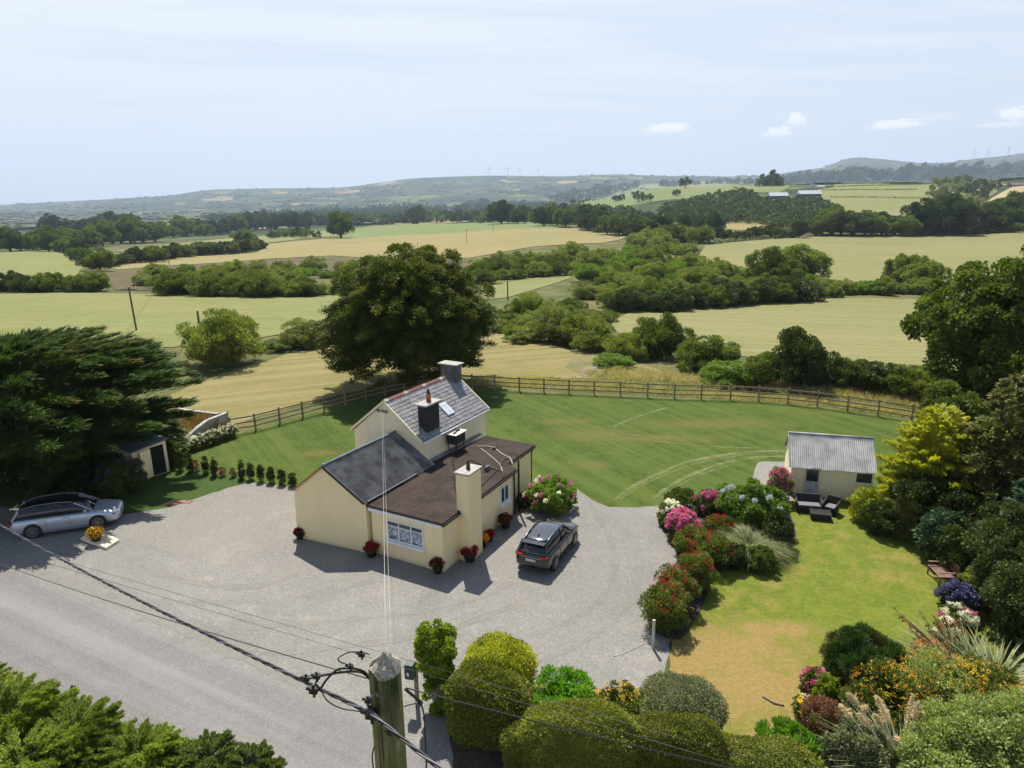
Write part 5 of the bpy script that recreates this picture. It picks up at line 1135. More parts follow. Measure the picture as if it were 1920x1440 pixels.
shrub('hydrangea with pink and white heads beside the cottage corner', 1030, 955, 900, 100, LV['bright'], 11000, .12, asp=.65, name='hydrangea', flowers=[('pink', 500, 12, .12), ('white', 300, 8, .1)])
shrub('dark hydrangea tight against the cottage wall', 988, 950, 925, 40, LV['dark'], 3500, .10, name='hydrangea', flowers=[('wine', 500, 12, .1)])
shrub('purple hydrangea in deep shade beside the outhouse', 232, 925, 868, 95, LV['dark'], 7000, .12, name='hydrangea', flowers=[('violet', 600, 26, .10)])
# white flowering row in front of the grey wall
for i in range(9):
    t_ = i/8; x_ = 324+t_*110; y_ = 858-t_*38
    shrub('white flowering bush, '+ordinal(i, 9, 'row along the grey garden wall'), x_, y_, y_-24, 24, LV['midgreen'], 2400, .08, name='white_flowering_bush', flowers=[('white', 700, 30, .07)], group='white flowering bushes along the grey wall')
# young hedge plants between lawn and drive
ys_ = [(325, 878, 850, 12), (340, 882, 850, 13), (357, 885, 852, 14), (386, 888, 858, 13), (403, 892, 862, 13), (455, 897, 868, 13), (471, 899, 872, 14), (490, 903, 876, 14), (509, 906, 880, 14), (529, 909, 884, 14), (549, 912, 887, 15)]
for i, (x_, yb_, yt_, w_) in enumerate([(q[0], q[1], q[2]-2, q[3]*.62) for q in ys_]): shrub('young evergreen plant, '+ordinal(i, len(ys_), 'row between lawn and drive'), x_, yb_, yt_, w_, LV['dark'], 1400, .09, name='young_hedge_plant', cat='plant', group='young hedge plants along the lawn edge', nb=40, br=.95, up=1.0, core=.8)
for i, (x_, yb_, yt_, w_) in enumerate(((370, 885, 866, 10), (418, 893, 876, 9), (438, 895, 880, 9))): shrub('small brown withered plant, %s of three in the young hedge row' % ('left', 'middle', 'right')[i], x_, yb_, yt_, w_, LV['heather'], 500, .08, name='young_hedge_plant', cat='plant', group='withered young hedge plants', nb=10, br=.8)
# ---------------------------------------------------------------- pots round the cottage
POT = plain('dark_pot', (.02, .015, .013), .6, var=.4)
def potted(label, px, pyb, w, h, fm, fol='dark', clus=40):
    P = g(px, pyb); root = thing('flower_pot', label, 'plant pot', P)
    MB().tube([P+ez*.0, P+ez*h*.45, P+ez*h*.5, P+ez*h*.46], [w*.30, w*.42, w*.45, w*.38], 14).build('pot', POT, root, True)
    leafobj('foliage', [crown(rng, P+ez*h*.72, (w*.5, w*.5, h*.32), 14, .5, 900, .07, .6)], LV[fol], root)
    d = unit(rng.normal(size=(clus*3, 3))+[0, -.2, .5]); d = d[d[:, 2] > -.2][:clus]; c0 = P+ez*h*.74+d*np.array([w*.55, w*.55, h*.36]); n = clus*22; k = rng.integers(0, len(d), n); e = unit(rng.normal(size=(n, 3)))
    leafobj('flower_heads', [(leafquads(rng, c0[k]+e*.05, e, .055, .05), rng.uniform(0, 1, n))], LV[fm], root, 'stuff')
potted('pot of red flowers under the left part of the front wall', 697, 1043, .62, .62, 'red'); potted('dark flower pot at the left end of the front wall', 563, 1010, .5, .5, 'wine')
potted('dark flower pot at the near corner of the cottage', 821, 1074, .55, .65, 'wine'); potted('pot of dark red flowers at the foot of the rainwater pipe', 881, 1052, .7, .72, 'red', clus=60)
potted('pot of orange and yellow flowers beside the cream chimney', 906, 1025, .42, .6, 'orange'); potted('small pot of bright red flowers right of the orange pot', 918, 1014, .42, .5, 'red'); potted('dark red potted plant below the small side window', 948, 990, .6, .7, 'wine')
sb_ = g(193, 1020); tag(MB().prism([g(152, 1014)[:2], g(200, 1032)[:2], g(224, 1017)[:2], g(206, 1008)[:2], g(176, 1000)[:2]], .03, .16).build('plinth', plain('cream_paint', (.66, .60, .42), .7, var=.15)), 'cream painted stone plinth on the gravel beside the silver estate car', 'plinth')
P = g(181, 1013, .16); root = thing('flower_bowl', 'dark bowl of orange and yellow flowers on the cream plinth', 'plant pot', P)
MB().tube([P, P+ez*.3, P+ez*.34, P+ez*.3], [.18, .29, .31, .25], 14).build('bowl', POT, root, True)
leafobj('foliage', [crown(rng, P+ez*.42, (.32, .32, .2), 14, .5, 900, .08, .6)], LV['bright'], root)
for fm, n in (('yellow', 360), ('orange', 260), ('red', 160)):
    d = unit(rng.normal(size=(n, 3))+[0, 0, .4]); leafobj('flower_heads', [(leafquads(rng, P+ez*.44+d*np.array([.37, .37, .25])*rng.uniform(.8, 1.1, (n, 1)), d+rng.normal(size=(n, 3))*.5, .07, .06), rng.uniform(0, 1, n))], LV[fm], root, 'stuff')
# ---------------------------------------------------------------- clipped hedges and foreground planting
def clipped(label, px, pyb, pyt, wpx, dep, mat, n, size, ang=0.0, name='clipped_hedge', cat='hedge', asp=.55, parts=(), pw=2.9, zb=0.0, fuzz=.05):
    """superellipsoid clipped shape; dep = depth/width"""
    P, r, h = dims(px, pyb, pyt, wpx)
    d = unit(rng.normal(size=(n, 3))); k = (np.abs(d)**pw).sum(1)**(-1/pw); q = d*k[:, None]
    lump = 1+.055*(np.sin(q[:, 0]*5+px)+np.sin(q[:, 1]*6+q[:, 0]*3)+np.sin(q[:, 2]*6))+.03*np.sin(q[:, 0]*15+q[:, 2]*9)*np.sin(q[:, 1]*13)+(rng.uniform(0, 1, n) > .97)*rng.uniform(0, .10, n)
    R_ = np.array([r, r*dep, h*.52]); q = q*lump[:, None]*R_*rng.uniform(.90, 1+fuzz, (n, 1))
    ca, sa_ = math.cos(ang), math.sin(ang); Rm = np.array([[ca, -sa_, 0], [sa_, ca, 0], [0, 0, 1]])
    s_ = size*rng.uniform(.6, 1.3, n); D = d+rng.normal(size=(n, 3))*.75+[0, 0, .2]
    V = leafquads(rng, q, D, s_, s_*asp, .05)
    cv = ico_core((0, 0, 0), (1, 1, 1), rng, 3, 0); dd = unit(cv); kk = (np.abs(dd)**pw).sum(1)**(-1/pw); cv = dd*kk[:, None]*R_*.86; cq = tri2quad(cv)
    V = np.concatenate([V, cq])@Rm.T+np.array(P)+[0, 0, h*.5+zb]
    o = leafobj(name, [(V-np.array(P), np.concatenate([np.clip(rng.uniform(0, 1, n), 0, 1), np.full(len(cq)//4, .1)]))], mat, None); o.location = Vector(P)
    return tag(o, label, cat)
ha_ = rang
clipped('bulky clipped hedge right of the ivy-covered pillar, browned in places', 915, 1378, 1262, 150, .62, LV['hedge'], 52000, .07, ha_*.6)
clipped('golden privet dome clipped behind the browned hedge', 938, 1300, 1205, 118, .8, LV['privet'], 17000, .085, 0)
clipped('long low clipped hedge in the middle of the lower edge', 1100, 1462, 1330, 215, .42, LV['hedge'], 46000, .065, -.15)
clipped('clipped hedge with a raised dome in front of the grey-green ball bush', 1268, 1470, 1352, 168, .5, LV['hedge'], 34000, .065, -.1)
clipped('low clipped hedge trailing to the lower right of the dome', 1400, 1480, 1398, 240, .42, LV['hedge'], 30000, .065, -.1)
clipped('clipped hedge section joining the browned hedge to the long low hedge', 1000, 1425, 1342, 110, .8, LV['hedge'], 20000, .065, .2)
clipped('round grey-green ball bush clipped smooth on the dry lawn edge', 1273, 1385, 1282, 142, .9, LV['sage'], 34000, .065, 0, 'ball_bush', 'bush', .45, pw=2.3)
shrub('mound of lush bright green leaves behind the clipped hedge', 1055, 1340, 1268, 115, LV['lush'], 8500, .17, asp=.22, up=.9, name='leafy_mound', cat='plant')
shrub('mound of lush green leaves at the bottom edge of the dry lawn', 1475, 1430, 1378, 120, LV['lush'], 7500, .17, asp=.22, up=.9, name='leafy_mound', cat='plant')
shrub('orange flowering shrub between the lush mound and the ball bush', 1160, 1365, 1295, 105, LV['midgreen'], 9000, .08, name='orange_flowering_shrub', flowers=[('orange', 500, 60, .05), ('yellow', 500, 60, .05)])
# ivy pillar, gate post and mailbox
P, r, h = dims(822, 1330, 1168, 74); print('ivy', P, r, h)
rt = thing('ivy_pillar', 'gate pillar smothered in yellow-green ivy beside the green mailbox', 'pillar', P)
MB().box(P+ez*h*.35, .30, .30, h*.7).build('pillar_core', CONC, rt)
leafobj('ivy', [crown(rng, P+ez*(h*.72), (r*1.0, r*1.0, h*.27), 80, .26, 20000, .09, .7, .7, -.1), crown(rng, P+ez*(h*.30), (r*.60, r*.60, h*.34), 40, .35, 8000, .10, .75, .7, -.2)], LV['ivy'], rt)
P = g(783, 1322); mp = thing('mailbox', 'dark green mailbox on a timber post beside the ivy pillar', 'mailbox', P)
mh = float(atY(786, 1240, P[1])[2]); MB().box(P+ez*(mh*.5), .13, .13, mh).build('post', WOOD, mp)
ml = P+np.array([-.16, -.12, mh*.86]); GRN = plain('dark_green_paint', (.012, .04, .035), .35, var=.1)
MB().obox(ml, unit(np.array([[1, -.25, 0]]))[0], unit(np.array([[.25, 1, 0]]))[0], ez, .30, .30, .55).build('box', GRN, mp, bevel=.01)
MB().obox(ml+np.array([-.06, -.165, -.05]), unit(np.array([[1, -.25, 0]]))[0], unit(np.array([[.25, 1, 0]]))[0], ez, .07, .01, .13).build('label_plate', WHITE, mp)
MB().obox(ml+np.array([-.04, -.165, .17]), unit(np.array([[1, -.25, 0]]))[0], unit(np.array([[.25, 1, 0]]))[0], ez, .17, .01, .02).build('letter_slot', ALLOY, mp)
# short white post by the red shrubs and a rope on the gravel
P = g(1224, 1216); hh = float(atY(1218, 1163, P[1])[2]); wp = thing('marker_post', 'short white post standing on the gravel edge below the red shrubs', 'post', P)
MB().tube([P, P+ez*hh], .055, 8).build('post', plain('off_white_paint', (.55, .53, .48), .8, var=.2), wp)
MB().ball(P+ez*hh, .06, 8, 5, (1, 1, .5)).build('post_cap', MATS['off_white_paint'], wp)
rp2 = [g(*q, .035) for q in ((1224, 1205), (1205, 1208), (1185, 1218), (1168, 1226), (1150, 1231))]
tag(MB().tube(rp2, .010, 6).build('rope', MATS['off_white_paint'], None, True), 'pale rope trailing over the gravel from the short white post', 'rope')
rp2 = [g(*q, .035) for q in ((1035, 1272), (1018, 1274), (1005, 1277), (992, 1284))]
tag(MB().tube(rp2, .010, 6).build('rope', MATS['off_white_paint'], None, True), 'pale rope end lying at the gravel edge by the lush green mound', 'rope')
tag(MB().tube([g(*q, .05) for q in ((1430, 1305), (1452, 1318), (1470, 1322))], .03, 6).build('stick', WOOD, None), 'pale stick lying on the dry garden lawn', 'stick')
# lower right planting
P, r, h = dims(1612, 1290, 1188, 140)
v = crown(rng, P+[0, 0, h*.45], (r*.9, r*.8, h*.5), 170, .22, 60000, .17, .10, 1.2, .9, -1, (.6, 1), .8)
leafobj_ = treeobj('needle_bush', 'rounded dark green needle-leaved bush on the dry lawn', P, [v], LV['cypress'], None, cat='bush')
shrub('yellow-green trailing bush under the dark needle-leaved bush', 1548, 1330, 1270, 46, LV['ivy'], 5000, .10)
shrub('pink flowering clump left of the dark needle-leaved bush', 1528, 1310, 1262, 62, LV['midgreen'], 4500, .09, name='perennial_clump', cat='plant', flowers=[('pink', 900, 50, .07), ('magenta', 400, 26, .07)])
shrub('yellow and white flowering clump at the bed edge', 1512, 1345, 1312, 46, LV['midgreen'], 3000, .09, name='perennial_clump', cat='plant', flowers=[('yellow', 500, 30, .07), ('white', 200, 12, .07)])
shrub('brownish heather clump left of the pampas plumes', 1540, 1375, 1318, 72, LV['heather'], 8000, .09, asp=.3, name='heather_clump', cat='plant')
for i, (x_, yb_, yt_, w_, l_) in enumerate([(1660, 1360, 1262, 150, 'orange flowering shrub behind the pampas plumes'), (1745, 1345, 1240, 170, 'orange flowering shrub in the middle of the lower right bed'), (1830, 1350, 1262, 160, 'orange flowering shrub below the strappy plants'), (1890, 1375, 1300, 100, 'orange flowering shrub at the right edge of the lower bed')]):
    shrub(l_, x_, yb_, yt_, w_, LV['palegreen'] if i % 2 else LV['midgreen'], 14000, .085, name='orange_flowering_shrub', nb=90, flowers=[('orange', 1000, 170, .05), ('yellow', 800, 130, .05)])
shrub('rounded pale green shrub at the bottom edge left of the pampas stems', 1603, 1450, 1372, 125, LV['sage'], 15000, .11, asp=.5, nb=90)
for x_, yb_, yt_, w_, l_ in ((1800, 1470, 1345, 190, 'broad pale green shrub at the bottom edge right of the pampas stems'), (1885, 1455, 1320, 170, 'pale green shrub in the lower right corner'), (1755, 1510, 1400, 150, 'lowest pale green shrub on the bottom edge')):
    shrub(l_, x_, yb_, yt_, w_, LV['palegreen'], 26000, .10, asp=.5, nb=130)
P, r, h = dims(1855, 1305, 1215, 150)
rt = thing('strappy_plant', 'clump of long pale striped strap leaves below the dark evergreens', 'plant', P)
leafobj('blades', [blades(rng, P+[.2, .2, .1], 420, 2.2, .075, .85, .8, 5, .6)], LV['grass'], rt, 'stuff')
rt = thing('strappy_plant', 'second clump of striped strap leaves leaning left over the orange flowers', 'plant', g(1800, 1290))
leafobj('blades', [blades(rng, g(1810, 1285)+[.2, .1, .1], 360, 2.3, .07, .95, .6, 5, .5, az0=(2.9, .9))], LV['grass'], rt, 'stuff')
P = g(1790, 1270); rt = thing('flax_flower_stems', 'dark red-brown seed stems of a flax plant slanting over the lawn', 'plant', P)
mb = MB(); podV = []
for i in range(13):
    a = rng.normal(2.6, .65); L_ = rng.uniform(1.6, 3.4); e = P+np.array([math.cos(a)*L_*.75, math.sin(a)*L_*.4, L_*.78]); m_ = (P+e)/2+[0, 0, .3]
    mb.tube([P+rng.normal(size=3)*[.2, .2, 0], m_, e], [.022, .018, .008], 5)
    for j in range(9): t_ = rng.uniform(.5, 1); q = P*(1-t_)**2+2*t_*(1-t_)*m_+t_*t_*e; podV.append(q)
mb.build('stem', MATS['red_brown_timber'], rt); podV = np.array(podV); pp = np.repeat(podV, 5, 0); leafobj('seed_pods', [(leafquads(rng, pp, rng.normal(size=(len(pp), 3)), .11, .035), rng.uniform(0, 1, len(pp)))], LV['bronze'], rt, 'stuff')
shrub('blue-violet hydrangea at the right edge under the dark evergreen', 1788, 1150, 1100, 62, LV['dark'], 3600, .10, name='hydrangea', flowers=[('violet', 3800, 44, .12)])
shrub('white hydrangea directly below the blue-violet one', 1792, 1185, 1140, 58, LV['midgreen'], 3600, .10, name='hydrangea', flowers=[('white', 1500, 18, .11), ('pink', 300, 5, .1)])
shrub('white and red flowering shrub right of the slanting flax stems', 1775, 1215, 1170, 60, LV['midgreen'], 4000, .10, name='hydrangea', flowers=[('white', 700, 10, .11), ('red', 700, 30, .07)])
shrub('orange lilies in front of the strap-leaved plants', 1738, 1245, 1205, 58, LV['midgreen'], 3000, .10, name='lily_clump', cat='plant', flowers=[('orange', 900, 44, .08), ('red', 200, 12, .06)])
shrub('yellow lily clump left of the strap-leaved plants', 1745, 1275, 1235, 60, LV['bright'], 3000, .10, name='lily_clump', cat='plant', flowers=[('yellow', 600, 40, .07)])
# pampas grass
def plume(bs, tip, rt):
    n = 520; t_ = rng.uniform(0, 1, n); ax = (tip-bs)*1.05; q = bs+ax*t_[:, None]+np.array([0, 0, -.10])*(t_**2)[:, None]+rng.normal(size=(n, 3))*(.045*np.sin(np.pi*(t_*.85+.1)))[:, None]
    dd = unit((ax/np.linalg.norm(ax)*.7)[None]+rng.normal(size=(n, 3))*.45+[0, 0, -.5]); leafobj('plume', [(leafquads(rng, q, dd, .075, .02, .3), rng.uniform(0, 1, n))], LV['plume'], rt)
P = g(1690, 1470); rt = thing('pampas_grass', 'pampas grass with cream plumes leaning left at the lower right', 'ornamental grass', P)
leafobj('blades', [blades(rng, P, 900, 2.3, .03, .6, .7, 4, .4)], LV['grass'], rt, 'stuff')
for (x_, y_, x2, y2) in ((1600, 1302, 1592, 1296), (1610, 1315, 1622, 1322), (1585, 1325, 1578, 1318), (1625, 1345, 1612, 1335), (1655, 1320, 1645, 1302), (1664, 1335, 1655, 1318), (1650, 1342, 1642, 1335), (1702, 1345, 1712, 1300), (1718, 1330, 1722, 1312), (1690, 1370, 1678, 1382)):
    Y0 = P[1]+rng.uniform(-.1, .5); tip = atY(x2, y2, Y0); bs = atY((x_*2+P0[0]*0+1690)/3 if False else x_+ (1690-x_)*.10, y_+18, Y0)
    MB().tube([P+rng.normal(size=3)*[.15, .1, 0], (P+bs)/2+rng.normal(size=3)*.05, bs, tip], [.016, .014, .010, .004], 5).build('stem', MATS['pale_board'], rt)
    plume(bs, tip, rt)
P = g(1822, 1500); rt = thing('pampas_grass', 'second pampas grass whose plumes poke through the pale green shrubs', 'ornamental grass', P)
for (x_, y_, x2, y2) in ((1800, 1375, 1838, 1352), (1812, 1388, 1845, 1388), (1858, 1375, 1868, 1390), (1765, 1348, 1772, 1335)):
    Y0 = P[1]+1.2; tip = atY(x2, y2, Y0); bs = atY(x_, y_, Y0); MB().tube([P, bs, tip], [.016, .010, .004], 5).build('stem', MATS['pale_board'], rt)
    plume(bs, tip, rt)
# roadside growth at the lower left
for i, (x_, yb_, yt_, w_, m_, l_) in enumerate([(40, 1430, 1300, 190, 'fern', 'dense bramble and fern bush in the lower left corner'), (-40, 1380, 1262, 150, 'fern', 'leafy bush cut by the left edge beside the road'), (150, 1450, 1345, 170, 'fern', 'leafy roadside bush next to the rusty patch'), (265, 1480, 1390, 160, 'fern', 'leafy roadside bush right of the rusty patch'),
                                       (60, 1520, 1400, 220, 'fern', 'lowest leafy bush at the lower left corner'), (395, 1480, 1400, 120, 'midgreen', 'thin-leaved bush reaching over the road edge'), (480, 1490, 1412, 90, 'midgreen', 'last small bush along the near road edge')]):
    P, r, h = dims(x_, yb_, yt_, w_); n = int(52000*w_/190)
    v = boughs(rng, P-[0, 0, .1], .1, h*.95, r*1.05, int(150*w_/190)+20, int(70000*w_/190), .10, .30, up=.75, thick=.13, flat=.6, prof=lambda t_: (1-t_**2*.8)**.5, dirw=(0, 0, .2), noise=.6, droop=.35, fill=.25)
    tw = MB(); dd = unit(rng.normal(size=(14, 3))+[0, 0, 1.2])
    o = treeobj('roadside_bush', l_, P, [v, corevt(rng, P+[0, 0, h*.35], (r*.75, r*.6, h*.38))], LV[m_], None, cat='bush')
    for d in dd: tw.tube([P+[0, 0, h*.5], P+[0, 0, h*.5]+d*[r, r*.8, h*.6]], [.02, .006], 4)
    tw.build('twigs', BARK, o)
shrub('rusty dying bracken patch among the roadside bushes', 182, 1420, 1362, 60, LV['heather'], 3000, .13, name='bracken', cat='plant')
P = g(290, 1440); rt = thing('dry_grass_tuft', 'straw-coloured tuft of grass on the road verge', 'grass', P); leafobj('blades', [blades(rng, P, 500, .9, .02, .5, .4, 3, .5)], LV['straw'], rt, 'stuff')
P = g(148, 1340); rt = thing('dock_stem', 'single upright dark weed stem at the road edge', 'plant', P); MB().tube([P, P+[0, .02, 1.1]], [.03, .015], 5).build('stem', BARK, rt); leafobj('leaves', [(leafquads(rng, P+np.stack([np.zeros(160), np.zeros(160), rng.uniform(.4, 1.1, 160)], 1), rng.normal(size=(160, 3))+[0, 0, .6], .12, .05), rng.uniform(0, 1, 160))], LV['dark'], rt)
# tall grass beyond the fence and verge grass (too many to count)
def tuftfield(name, poly, n, ln, mat, wd=.03, seed=1, kind='stuff'):
    r_ = np.random.default_rng(seed); P = np.array(poly, float); lo, hi = P.min(0), P.max(0); out = []
    while len(out) < n:
        q = r_.uniform(lo, hi); c = False; j = len(P)-1
        for i in range(len(P)):
            if (P[i, 1] > q[1]) != (P[j, 1] > q[1]) and q[0] < (P[j, 0]-P[i, 0])*(q[1]-P[i, 1])/(P[j, 1]-P[i, 1])+P[i, 0]: c = not c
            j = i
        if c: out.append(q)
    B_ = np.array([T(*q) for q in out]); k = 5; B_ = np.repeat(B_, k, 0)+r_.normal(size=(n*k, 3))*[.12, .12, 0]
    V = leafquads(r_, B_, r_.normal(size=(n*k, 3))*.35+[0, 0, 1], ln*r_.uniform(.5, 1.3, n*k), wd)
    o = leafobj(name, [(V, r_.uniform(0, 1, n*k))], LV[mat]); return tag(o, kind=kind)
tuftfield('tall_grass', [(1100, 700), (1160, 690), (1300, 706), (1560, 712), (1760, 742), (1800, 780), (1700, 765), (1560, 745), (1300, 728), (1110, 718)], 2600, .5, 'straw', .04, 3)
tuftfield('tall_grass', [(890, 708), (1100, 712), (1300, 735), (1560, 752), (1730, 780), (1700, 784), (1540, 762), (1300, 745), (1050, 732), (890, 722)], 2000, .4, 'straw', .035, 4)
tuftfield('weeds', [(325, 842), (425, 806), (410, 798), (335, 788), (310, 800)], 900, .9, 'straw', .06, 5)
tuftfield('weeds', [(345, 830), (410, 808), (405, 800), (345, 795)], 500, 1.0, 'heather', .07, 6)
tuftfield('verge_grass', [(0, 1268), (200, 1352), (330, 1408), (430, 1460), (330, 1470), (100, 1400), (-40, 1320)], 1500, .3, 'fern', .03, 7)
# ---------------------------------------------------------------- shared shrub and tree meshes for the middle distance
def protos(nm, n, nl, size, asp, sq, nb, br, core, seed, up=.3, topb=0, sh=(.65, 1.0)):
    out = []
    for i in range(n):
        r_ = np.random.default_rng(seed+i); s_ = sq*r_.uniform(.85, 1.2)
        V, t_ = crown(r_, (0, 0, s_*.5), (1, 1, s_*.55), nb, br, nl, size, asp, .6, up, -.6, sh, core, .1, topbias=topb); out.append(npmesh(nm, V, 4, t_))
    return out
PW = protos('willow', 6, 12000, .085, .28, 1.15, 60, .30, .82, 100, .9); PB = protos('broad', 6, 10000, .075, .6, 1.25, 44, .34, .78, 200)
PF = protos('far', 5, 1500, .16, .6, 1.25, 16, .42, .82, 300)
for me_ in PW+PB+PF: me_.materials.append(LV['willow'])
trunk_me = MB().tube([(0, 0, 0), (0, 0, .8)], [.09, .06], 6).mesh('trunk'); trunk_me.materials.append(BARK)
def place(P, r, hsc, mes, mat, name, label, cat, group, tree=False):
    if tree:
        o = link(bpy.data.objects.new(name, None)); c = link(bpy.data.objects.new('crown', rng.choice(mes))); c.parent = o; t_ = link(bpy.data.objects.new('trunk', trunk_me)); t_.parent = o
        c.location = (0, 0, .12); tgt = c
    else: o = link(bpy.data.objects.new(name, rng.choice(mes))); tgt = o
    o.location = Vector((P[0], P[1], P[2]-.05*r)); o.rotation_euler = (0, 0, rng.uniform(0, 6.28)); o.scale = (r, r*rng.uniform(.85, 1.1), r*hsc)
    tgt.material_slots[0].link = 'OBJECT'; tgt.material_slots[0].material = LV[mat]
    return tag(o, label, cat, group)
def inpoly(poly, n, seed, mind=0):
    r_ = np.random.default_rng(seed); P = np.array(poly, float); lo, hi = P.min(0), P.max(0); out = []; tries = 0
    while len(out) < n and tries < n*80:
        tries += 1; q = r_.uniform(lo, hi); c = False; j = len(P)-1
        for i in range(len(P)):
            if (P[i, 1] > q[1]) != (P[j, 1] > q[1]) and q[0] < (P[j, 0]-P[i, 0])*(q[1]-P[i, 1])/(P[j, 1]-P[i, 1])+P[i, 0]: c = not c
            j = i
        if c and all((q[0]-o_[0])**2+((q[1]-o_[1])*2.2)**2 > mind**2 for o_ in out): out.append(q)
    return out
def scatter(pts, rpx, mes, mats, name, label, cat, group, hs=(.8, 1.2), tree=False, seed=0):
    r_ = np.random.default_rng(seed); pts = sorted(pts, key=lambda q: q[0]); n_ = len(pts)
    for i_, q in enumerate(pts):
        mt_ = mats[r_.integers(len(mats))]
        if 1 < n_ <= 26 and group: label = dict(dark='dark', midgreen='green', willow='pale', willow_grey='greyish', bright='bright')[mt_]+', '+ordinal(i_, n_, group)
        P = T(*q); r = r_.uniform(*rpx)*depth(P)/F; place(P, r, r_.uniform(*hs), mes, mt_, name, label, cat, group, tree)
def along(pts, n, jit, seed):
    r_ = np.random.default_rng(seed); P = np.array(pts, float); L_ = np.r_[0, np.cumsum(np.linalg.norm(np.diff(P, axis=0), axis=1))]; s_ = (np.arange(n)+.5)/n*L_[-1]
    return [(np.interp(a, L_, P[:, 0])+r_.normal()*jit, np.interp(a, L_, P[:, 1])+r_.normal()*jit*.25) for a in s_]
WM = ['willow', 'willow', 'willow_grey', 'bright', 'willow', 'midgreen']; DM = ['dark', 'midgreen', 'dark']
# singles just beyond the fence, left to right
one = [(420, 684, 68, 1.05, PW, 'willow', 'big round bushy willow right of the cypress tip'), (575, 648, 42, .8, PW, 'willow_grey', 'greyish shrub half hidden left of the beech'), (520, 654, 38, .35, PB, 'midgreen', 'low bramble bank between the round willow and the beech'), (480, 658, 26, .5, PW, 'willow', 'small pale willow right of the big round willow'),
 (1040, 640, 40, 1.1, PW, 'willow_grey', 'grey-green willow beyond the end of the hay paddock'), (1095, 645, 50, 1.0, PW, 'willow', 'broad light willow above the hay paddock'), (1112, 656, 40, .7, PW, 'willow', 'low willow mound left of the two round willows'), (1180, 672, 44, 1.0, PW, 'willow', 'left of the two big round willows beyond the fence'),
 (1238, 668, 52, 1.05, PW, 'midgreen', 'right and darker of the two big round willows beyond the fence'), (1150, 686, 38, .45, PB, 'bright', 'low bright leafy bank in front of the round willows'), (1075, 646, 30, .5, PB, 'midgreen', 'low bushy bank at the edge of the hay paddock'), (1325, 692, 55, .8, PB, 'midgreen', 'mid-green bush right of the two round willows'), (1300, 680, 36, .7, PB, 'midgreen', 'small bush wedged between round willows and the leafy bush'),
 (1368, 718, 52, .55, PB, 'bright', 'bright large-leaved low bush just beyond the fence'), (1425, 722, 40, .9, PB, 'midgreen', 'leafy green bush left of the tall dark willow'), (1490, 725, 52, 1.25, PB, 'dark', 'tall dark willow beyond the middle of the right fence'), (1545, 722, 42, 1.0, PB, 'dark', 'dark bush right of the tall dark willow'), (1600, 726, 45, .8, PB, 'midgreen', 'scrubby bush in the hedge right of the dark willows'), (1650, 732, 48, .8, PB, 'dark', 'dark gorse-like bush in the right hedge'),
 (1705, 742, 48, .8, PB, 'midgreen', 'scrub bush near the right end of the fence'), (1755, 752, 50, .9, PB, 'willow', 'light green bush at the right end of the fence'), (1000, 604, 40, .9, PW, 'willow', 'light willow behind the right flank of the beech'), (960, 616, 34, .6, PB, 'midgreen', 'low scrub right of the beech crown'), (985, 640, 32, .45, PB, 'willow', 'low bramble right of the beech above the paddock'), (1030, 622, 36, .6, PB, 'midgreen', 'scrub behind the grey-green willow')]
for x_, y_, r_, hs_, ms, mt, lb in one:
    P = T(x_, y_); place(P, r_*depth(P)/F, hs_, ms, mt, 'shrub', lb, 'shrub', None)
# belts
scatter(inpoly([(1130, 488), (1220, 468), (1318, 482), (1330, 510), (1425, 522), (1520, 536), (1560, 552), (1500, 562), (1300, 574), (1175, 582), (1110, 574), (1085, 552), (1110, 520)], 74, 1, 18), (20, 34), PW, WM, 'shrub', 'one of the pale willows massed in the valley belt right of centre', 'shrub', 'willows massed in the valley belt', (.6, 1.0), seed=1)
scatter(along([(1155, 585), (1250, 582), (1350, 574), (1430, 568), (1520, 562)], 12, 6, 2), (30, 40), PB, DM, 'shrub', 'dark bush on the lower edge of the valley belt above the mown field', 'shrub', 'dark bushes edging the valley belt', (.7, .95), seed=2)
scatter(along([(1500, 555), (1600, 552), (1700, 550), (1770, 550)], 18, 6, 3), (14, 24), PB, ['midgreen', 'willow', 'bright'], 'shrub', 'low bush in the hedge bank between the two mown fields on the right', 'shrub', 'hedge bank bushes between the right fields', (.7, 1.1), seed=3)
scatter([(1475, 545), (1440, 540), (1500, 530), (1730, 540), (1700, 535)], (34, 46), PB, ['willow', 'midgreen'], 'shrub', 'larger rounded bush rising from the hedge bank between the right fields', 'shrub', 'large bushes in the right hedge bank', (.9, 1.1), seed=4)
scatter(inpoly([(905, 606), (940, 592), (1040, 585), (1100, 590), (1150, 606), (1130, 640), (1020, 628), (950, 634)], 26, 5, 20), (18, 32), PW, ['willow', 'willow', 'midgreen', 'willow_grey'], 'shrub', 'pale willow in the thicket right of the beech', 'shrub', 'willows in the thicket right of the beech', (.7, 1.0), seed=5)
scatter(inpoly([(880, 530), (900, 508), (1000, 498), (1100, 492), (1110, 508), (1050, 516), (960, 526), (900, 538)], 20, 6, 20), (20, 32), PW, ['willow', 'midgreen', 'willow'], 'shrub', 'dense willow in the dark clump behind the beech', 'shrub', 'willow clump behind the beech', (.7, 1.0), seed=6)
scatter(along([(320, 552), (400, 553), (480, 556), (560, 556), (610, 552)], 13, 6, 7), (26, 42), PW, ['willow', 'midgreen'], 'shrub', 'dark rounded willow along the far edge of the big green field', 'shrub', 'willows along the far edge of the green field', (.6, .85), seed=7)
scatter(inpoly([(240, 535), (300, 515), (600, 505), (700, 505), (700, 535), (600, 545), (300, 545)], 42, 8, 16), (13, 26), PW, ['willow', 'willow', 'willow_grey', 'bright'], 'shrub', 'small pale willow scattered on the rough brown ground', 'shrub', 'small willows on the rough ground', (.7, 1.0), seed=8)
